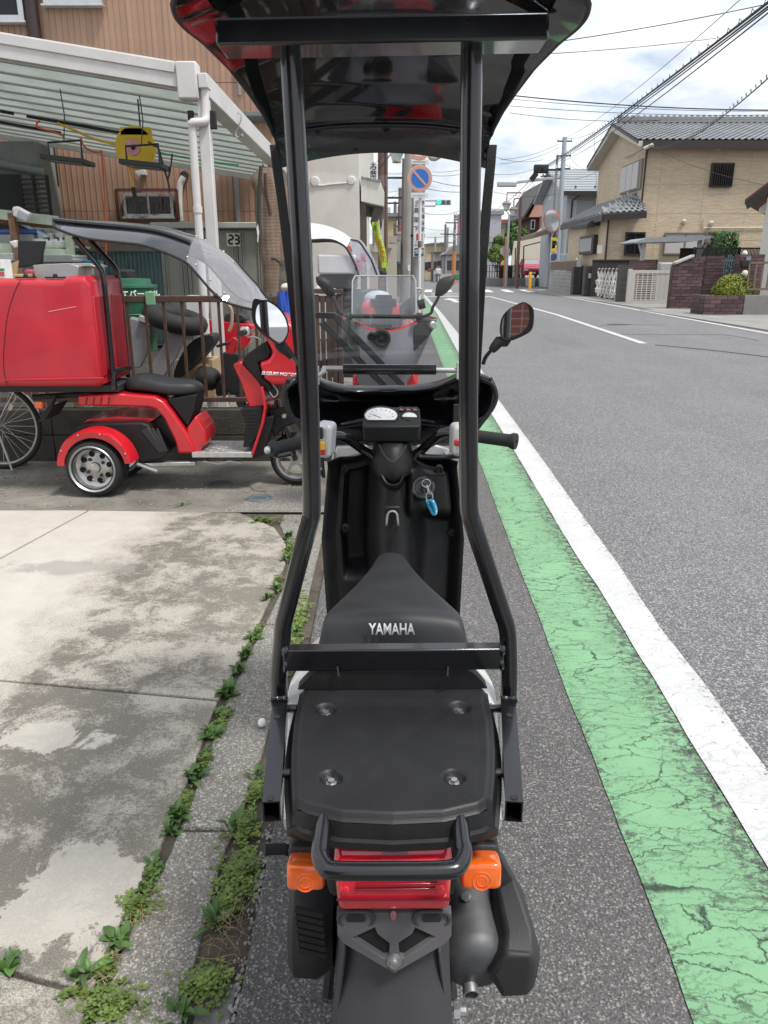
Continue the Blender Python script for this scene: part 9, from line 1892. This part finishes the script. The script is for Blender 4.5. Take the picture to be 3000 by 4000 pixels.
# trees of the side street
for x,y0,y1,rx_,Y,lb,n,sd_ in ((365,920,1400,120,86,'tall dark green tree behind the double street lamp',4200,1),(175,1225,1440,105,80,'rounded light green tree beside the wire fence',3000,2),(205,1120,1330,95,90,'pale green tree behind the rounded one',2400,3),(460,1030,1250,45,92,'narrow green tree close to the pink house',1200,4)):
    q = p('J',x,y0,Y=Y); rxx = rx_ / 2.6758 / FPX * Y; hz = p('J',x,y0,Y=Y).z - p('J',x,y1,Y=Y).z; tree(q.x,Y,0,q.z,(rxx,rxx,min(hz / 2,q.z * .48)),n,.17 if n > 2000 else .15,lb,LEAFT if sd_ != 2 else mat('light_tree_leaf',(.12,.19,.03),.55,var=.4,s=1.6),sd_)
def farb(x0,x1,yt,Y,d,m,label,fr='J'):
    a,b = p(fr,x0,yt,Y=Y),p(fr,x1,yt,Y=Y); t = thing('flat_roofed_building',label,'building',((a.x + b.x) / 2,Y + d / 2,0)); MB().bx(a.x,b.x,Y,Y + d,0,a.z).build('wall',m,t); MB().bx(a.x - .3,b.x + .3,Y - .2,Y + d,a.z,a.z + .5).build('parapet',mat('grey_parapet',(.28,.29,.29),.7),t); return t,a,b
t,a,b = farb(-160,212,905,105,12,mat('pale_lilac_render',(.44,.44,.48),.85,var=.05),'pale grey flat-roofed building left of the trees')
q0,q1 = p('J',85,1120,Y=104.9),p('J',140,1190,Y=104.9); w_ = MB().bx(q0.x,q1.x,104.85,104.99,q1.z,q0.z).build('window',mat('louvre_grey',(.13,.13,.13),.6),t)
for i in range(4): z = lerp(q1.z,q0.z,(i + .5) / 4); MB().bx(q0.x,q1.x,104.80,104.84,z - .12,z + .12).build('slat',PSH,w_)
t,a,b = farb(200,290,1040,110,10,mat('ochre_render',(.50,.38,.20),.85),'ochre wall with a red eave behind the trees')
MB().bx(a.x - .5,b.x + .5,109.5,120,a.z + .5,a.z + 1.0).build('roof',mat('red_eave',(.30,.09,.07),.7),t)
# ---- street furniture at the corner
dl_ = thing('double_street_lamp','brown street lamp post with two hanging lanterns','street lamp',(p('J',385,1620,Y=62).x,62,0)); xt,xb_ = p('J',415,730,Y=62).x,p('J',382,1500,Y=62).x
MB().cyl(V3(xt,62,-.03),V3(xt,62,p('J',415,722,Y=62).z),.14,.11,12).build('post',BPOL,dl_)
for x,y in ((265,790),(338,850)):
    q = p('J',x,y,Y=62); lantern(dl_,q,1.15); MB().tube([V3(xt,62,q.z + .75),V3(q.x,62,q.z + .75),V3(q.x,62,q.z + .15)],.05,8).build('arm',BPOL,dl_)
gl_ = thing('grey_lamp_post','slim grey lamp post behind the double street lamp','street lamp',(p('J',285,1560,Y=68).x,68,0)); q = p('J',292,900,Y=68); MB().cyl(V3(q.x,68,-.03),V3(q.x,68,q.z),.12,.08,10).build('post',mat('signal_grey',(.42,.43,.44),.5),gl_); MB().tube([q,q + V3(-.4,0,.35),q + V3(-1.5,0,.4)],.05,6).build('arm',MATS['signal_grey'],gl_)
ds = thing('round_sign','grey back of a round road sign on an orange pole','sign',(p('J',248,1620,Y=66).x,66,0)); q = p('J',250,1285,Y=66); disc(q,.40,.02,mat('signal_grey',(.42,.43,.44),.5),'sign_back',ds); MB().cyl(V3(q.x,65.9,-.03),V3(q.x,65.9,q.z + 1.1),.06,n=10).build('post',MATS['orange_post'],ds)
YELB = mat('yellow_bollard',(.70,.36,.02),.5)
for x,Y,lb in ((514,60,'yellow bollard standing before the red car'),(725,57.5,'yellow bollard at the end of the block wall')): a = p('J',x,1505,Y=Y); MB().lathe([(.11,-.03),(.11,a.z - .05),(.08,a.z),(.001,a.z + .02)],V3(a.x,Y,0),(0,0,1),14).solo('bollard',YELB,lb,'bollard','yellow bollards')
a,b = p('J',470,1568,Y=68.6),p('J',560,1612,Y=68.6); MB().bx(a.x,b.x,68.4,68.9,0,a.z).solo('plastic_bin',mat('pale_bin',(.50,.52,.50),.5),'low pale plastic bin with a green lid by the bollard','bin',bev=.04)
c = p('J',735,970,Y=56.8); cmirror(c,.72,(-1.0,-.75,-.3),(c.x + .55,57.2),'large orange-rimmed convex mirror on the corner pole')
sb5 = thing('corner_notice','narrow white notice board with a yellow top on the corner pole','sign',p('J',757,1400,Y=56.5)); a,b = p('J',733,1140,Y=56.5),p('J',782,1400,Y=56.5); MB().bx(a.x,b.x,56.5,56.55,b.z,a.z).build('board',WSG,sb5); MB().bx(a.x + .05,b.x - .05,56.46,56.495,a.z - .95,a.z - .05).build('yellow_field',mat('sign_yellow',(.75,.55,.03),.5),sb5); text('P',.7,V3((a.x + b.x) / 2,56.45,a.z - .5),(1,0,0),(0,0,1),INK,sb5,bold=.02)
for i,ch in enumerate('三田整形'): text(ch,.42,V3(lerp(a.x,b.x,.6),56.48,lerp(a.z - 1.9,b.z + 1.6,i / 3)),(1,0,0),(0,0,1),INK,sb5,bold=.006)
MB().bx(a.x + .15,b.x - .15,56.46,56.495,b.z + .9,b.z + 1.35).build('red_field',REDI,sb5); MB().bx(a.x + .05,b.x - .05,56.46,56.495,b.z + .1,b.z + .5).build('blue_field',mat('sign_navy',(.06,.08,.22),.5),sb5)
# corner utility pole with fittings
UP = thing('corner_utility_pole','tall blue-grey utility pole at the street corner with many wires','utility pole',(p('J',820,1390,Y=57).x,57,0)); xu = p('J',828,800,Y=57).x; zu = p('J',840,95,Y=57).z; PBL = mat('blue_grey_pole',(.38,.42,.47),.6,var=.06)
MB().cyl(V3(xu,57,-.03),V3(xu,57,zu),.20,.15,16).build('shaft',PBL,UP)
MB().cyl(V3(xu - .42,57,-.03),V3(xu - .42,57,zu - 1.2),.09,.08,10).build('cable_riser',mat('grey_riser',(.24,.24,.25),.6),UP)
for k,z in enumerate((zu - .3,zu - 1.2,zu - 2.0)): MB().bx(xu - .5,xu + .5,56.9,57.0,z,z + .08).build('crossarm',DK,UP); [MB().cyl(V3(xu + s,56.95,z + .08),V3(xu + s,56.95,z + .28),.05,.03,8).build('insulator',WSG,UP) for s in (-.45,.45)]
zar = p('J',600,440,Y=57).z; MB().bx(p('J',620,440,Y=57).x,xu,56.95,57.05,zar - .05,zar + .08).build('cable_arm',DK,UP); MB().box(p('J',625,428,Y=57),(1.0,.3,.55)).build('junction_box',RUB,UP,bev=.08); MB().bar(p('J',580,470,Y=57),p('J',520,545,Y=57),.25,.35).build('splice_case',RUB,UP,bev=.06)
MB().cyl(p('J',640,480,Y=57),p('J',700,550,Y=57),.04,n=6).build('brace',DK,UP); MB().bx(p('J',620,500,Y=57).x,xu,56.97,57.03,p('J',620,505,Y=57).z - .04,p('J',620,505,Y=57).z + .04).build('lower_arm',DK,UP)
HS = thing('edge_on_signal','grey traffic signal seen from behind on a long horizontal arm','traffic light',p('J',265,615,Y=57)); a,b = p('J',165,560,Y=57),p('J',368,618,Y=57); MB().bx(a.x,b.x,56.8,57.1,b.z,a.z).build('housing',mat('signal_grey',(.42,.43,.44),.5),HS,bev=.08)
for y in (562,575): q = p('J',370,y,Y=57); MB().cyl(q,V3(xu,57,q.z + .35),.06,n=8).build('arm',MATS['signal_grey'],HS)
PP = thing('steel_pole','grey steel pole with a sideways signal before the grey house','pole',(p('J',1345,800,Y=56).x,56,0)); q = p('J',1345,335,Y=56); MB().cyl(V3(q.x,56,-.03),V3(q.x,56,q.z),.19,.15,14).build('shaft',PBL,PP)
a,b = p('J',1335,640,Y=55.6),p('J',1435,708,Y=55.6); sg6 = MB().bx(a.x,b.x,55.4,55.65,b.z,a.z).build('signal_head',mat('pale_signal',(.60,.62,.64),.5),PP,bev=.15,seg=3)
for i,m_ in enumerate((RUB,RUB,mat('red_lamp',(.45,.03,.04),.3))): c = V3(lerp(a.x,b.x,(i + .6) / 3.3),55.36,(a.z + b.z) / 2); MB().lathe([(.001,0),(.28,0),(.28,.05)],c,(0,1,0),16).build('signal_lens',m_,sg6)
# ---- overhead wires
WIR = mat('black_wire',(.015,.015,.017),.6); WG_ = 'overhead wires'
def wire(a,b,sag,r_,label,coil=0):
    pts = [lerp(a,b,k / 24) - V3(0,0,sag * 4 * (k / 24) * (1 - k / 24)) for k in range(25)]; mb = MB(); mb.tube(pts,r_ * .72,5); mb.solo('overhead_wire',WIR,label,'wire',WG_)
    if coil:
        cp = []
        for k in range(500):
            t = k / 499; q = lerp(a,b,t) - V3(0,0,sag * 4 * t * (1 - t)); w_ = t * 2 * math.pi * coil; cp.append(q + V3(math.cos(w_) * .03,0,math.sin(w_) * .05 + .04))
        MB().tube(cp,.006,4).solo('wire_coil',WIR,label + ', its coiled hanger','wire',WG_)
up = V3(xu,57,zu)
n0,n1 = p('Y',1700,0,Y=13),p('Y',1700,35,Y=13)
wire(p('J',640,420,Y=57),p('Y',1720,-30,Y=13),.15,.032,'thick black cable bundle rising from the corner pole to the upper right',70)
wire(p('J',640,432,Y=57),p('Y',1720,0,Y=13),.15,.022,'second cable of the thick bundle, just below the first')
wire(p('J',640,440,Y=57),p('Y',1720,18,Y=13.2),.2,.018,'third cable of the thick bundle, slightly apart')
wire(p('J',860,345,Y=57),p('Y',1720,45,Y=13.4),.25,.018,'lower black cable running beside the thick bundle')
wire(p('J',880,105,Y=57),p('Y',1500,-40,Y=18),.3,.012,'thin wire from the corner pole top crossing the bundle')
wire(p('Y',160,297,Y=15),p('Y',1720,15,Y=14),.03,.010,'highest thin wire from the roof edge to the upper right')
wire(p('Y',60,388,Y=16),p('Y',1285,275,Y=20),.03,.009,'second thin wire from the roof edge to the bundle')
for i,(a,b,r_,lb) in enumerate((((-200,685),(1720,793),.030,'thickest level wire crossing the whole sky above the beige house'),((-200,712),(1720,800),.014,'level wire just under the thickest one'),((-200,762),(1720,826),.014,'third level wire above the beige house'),((-200,812),(880,868),.014,'lowest level wire above the beige house roof'))): wire(p('Y',*a,Y=32),p('Y',*b,Y=32),.12,r_,lb)
wire(p('X',470,440,Y=41.5),p('Y',1720,510,Y=15),.5,.018,'coiled service cable from the beige house eave to the right edge',60); wire(p('X',120,580,Y=50),p('X',425,460,Y=41.8),.1,.02,'short service cable along the beige house gable')
MB().cyl(p('X',420,462,Y=41.8),p('X',515,420,Y=41.6),.085,n=10).solo('cable_sleeve',mat('pale_sleeve',(.55,.54,.48),.5),'pale cable sleeve at the beige house eave','sleeve')
wire(p('X',460,430,Y=42.0),p('X',1659,830,Y=30.5),.2,.012,'thin wire running down across the beige wall'); wire(p('Y',560,885,Y=45),p('X',440,440,Y=42.2),.05,.010,'thin wire from the bundle down to the beige eave')
wire(p('J',1180,40,Y=55),p('J',875,105,Y=57),.15,.016,'short slack wire between bundle and corner pole top'); wire(p('J',1178,50,Y=50),p('J',1215,830,Y=44),.0,.014,'wire dropping from the bundle to the lower tiled roof')
wire(p('J',870,190,Y=57),p('J',1140,420,Y=60),.5,.016,'wire sagging from the corner pole to the grey house roof'); wire(p('J',870,380,Y=57),p('J',1450,335,Y=58),.5,.014,'wire from the corner pole to the grey steel pole'); wire(p('J',870,525,Y=57),p('J',1310,390,Y=56),.3,.014,'lower wire from the corner pole to the grey steel pole')
for i,(a,b,lb) in enumerate((((200,375),(810,205),'wire from the left sky to the corner pole, uppermost'),((200,330),(800,170),'wire from the left sky to the corner pole, second'),((160,305),(650,330),'wire ending at the short hanger left of the corner pole'),((100,480),(600,410),'wire from the left sky to the junction box'),((130,668),(780,690),'low level wire left of the corner pole'),((830,705),(1380,745),'low level wire right of the corner pole'))): wire(p('J',*a,Y=50 if i < 5 else 57),p('J',*b,Y=57),.2,.016,lb)
for i,(a,b,lb) in enumerate((((110,870),(510,545),'thick cable from the junction box down to the double lamp'),((100,920),(545,560),'second cable from the junction box down the side street'),((110,1010),(560,590),'third cable from the junction box down the side street'))): wire(p('J',*a,Y=100),p('J',*b,Y=57),.3,.035 if i == 0 else .022,lb)
for i,(a,b,Y,Y_,lb) in enumerate((((140,410),(560,420),30,30,'level wire left of the no-parking sign, upper'),((140,470),(560,480),30,30,'level wire left of the no-parking sign, lower'),((910,460),(1420,420),30,30,'wire right of the no-parking sign, thickest'),((910,410),(1420,350),30,30,'wire right of the no-parking sign, highest'),((915,540),(1420,620),40,40,'wire falling right of the no-parking sign'),((850,655),(1420,700),40,40,'level wire below the no-parking sign'),((800,1005),(1420,920),45,60,'sagging wire below the traffic signal'),((800,1225),(1110,1250),60,92,'wire from the notice pole to the dark distant pole'),((800,1350),(1250,1330),60,76,'low wire toward the orange-based pole'),((220,700),(560,640),36,36,'wire rising to the transformers'),((220,805),(460,690),36,44,'wire rising steeply behind the awning'),((1150,1240),(1420,1420),98,90,'wire dropping right of the forked pole'),((60,290),(310,60),24,23,'dark bracket wire beside the brown steel pole'))):
    wire(p('I',*a,Y=Y),p('I',*b,Y=Y_),.25 if 'sagging' in lb else .06,.010 if Y < 40 else .018,lb)
# ---- the red tiled building behind the camera, seen only in the mirrors
RB = thing('red_tile_building','red tiled shop front behind the viewer seen in the mirror','building',(-2.6,-5.5,0))
def tilemat():
    M_,t,b = nmat('red_wall_tile'); l = t.links.new; co = nd(t,'ShaderNodeTexCoord').outputs['Object']
    mpp = nd(t,'ShaderNodeMapping'); mpp.inputs['Rotation'].default_value = (math.pi / 2,0,0); l(co,mpp.inputs[0])
    bk = nd(t,'ShaderNodeTexBrick',i_Scale=1,i_Mortar_Size=.006); bk.inputs['Brick Width'].default_value = .17; bk.inputs['Row Height'].default_value = .10; bk.inputs['Color1'].default_value = (.22,.055,.035,1); bk.inputs['Color2'].default_value = (.16,.04,.03,1); bk.inputs['Mortar'].default_value = (.34,.27,.21,1); bk.offset = 0
    l(mpp.outputs[0],bk.inputs['Vector']); l(bk.outputs['Color'],b.inputs['Base Color']); b.inputs['Roughness'].default_value = .35; return M_
TLM = tilemat()
MB().bx(-7,-.9,-7.5,-5.5,-.03,3.6).build('wall',TLM,RB); MB().bx(-1.35,-.9,-5.49,-4.9,-.03,3.6).build('pilaster',TLM,RB); MB().bx(-7.2,-.7,-7.6,-4.6,3.6,3.8).build('roof',mat('grey_parapet',(.28,.29,.29),.7),RB)
bpy.context.view_layer.update()
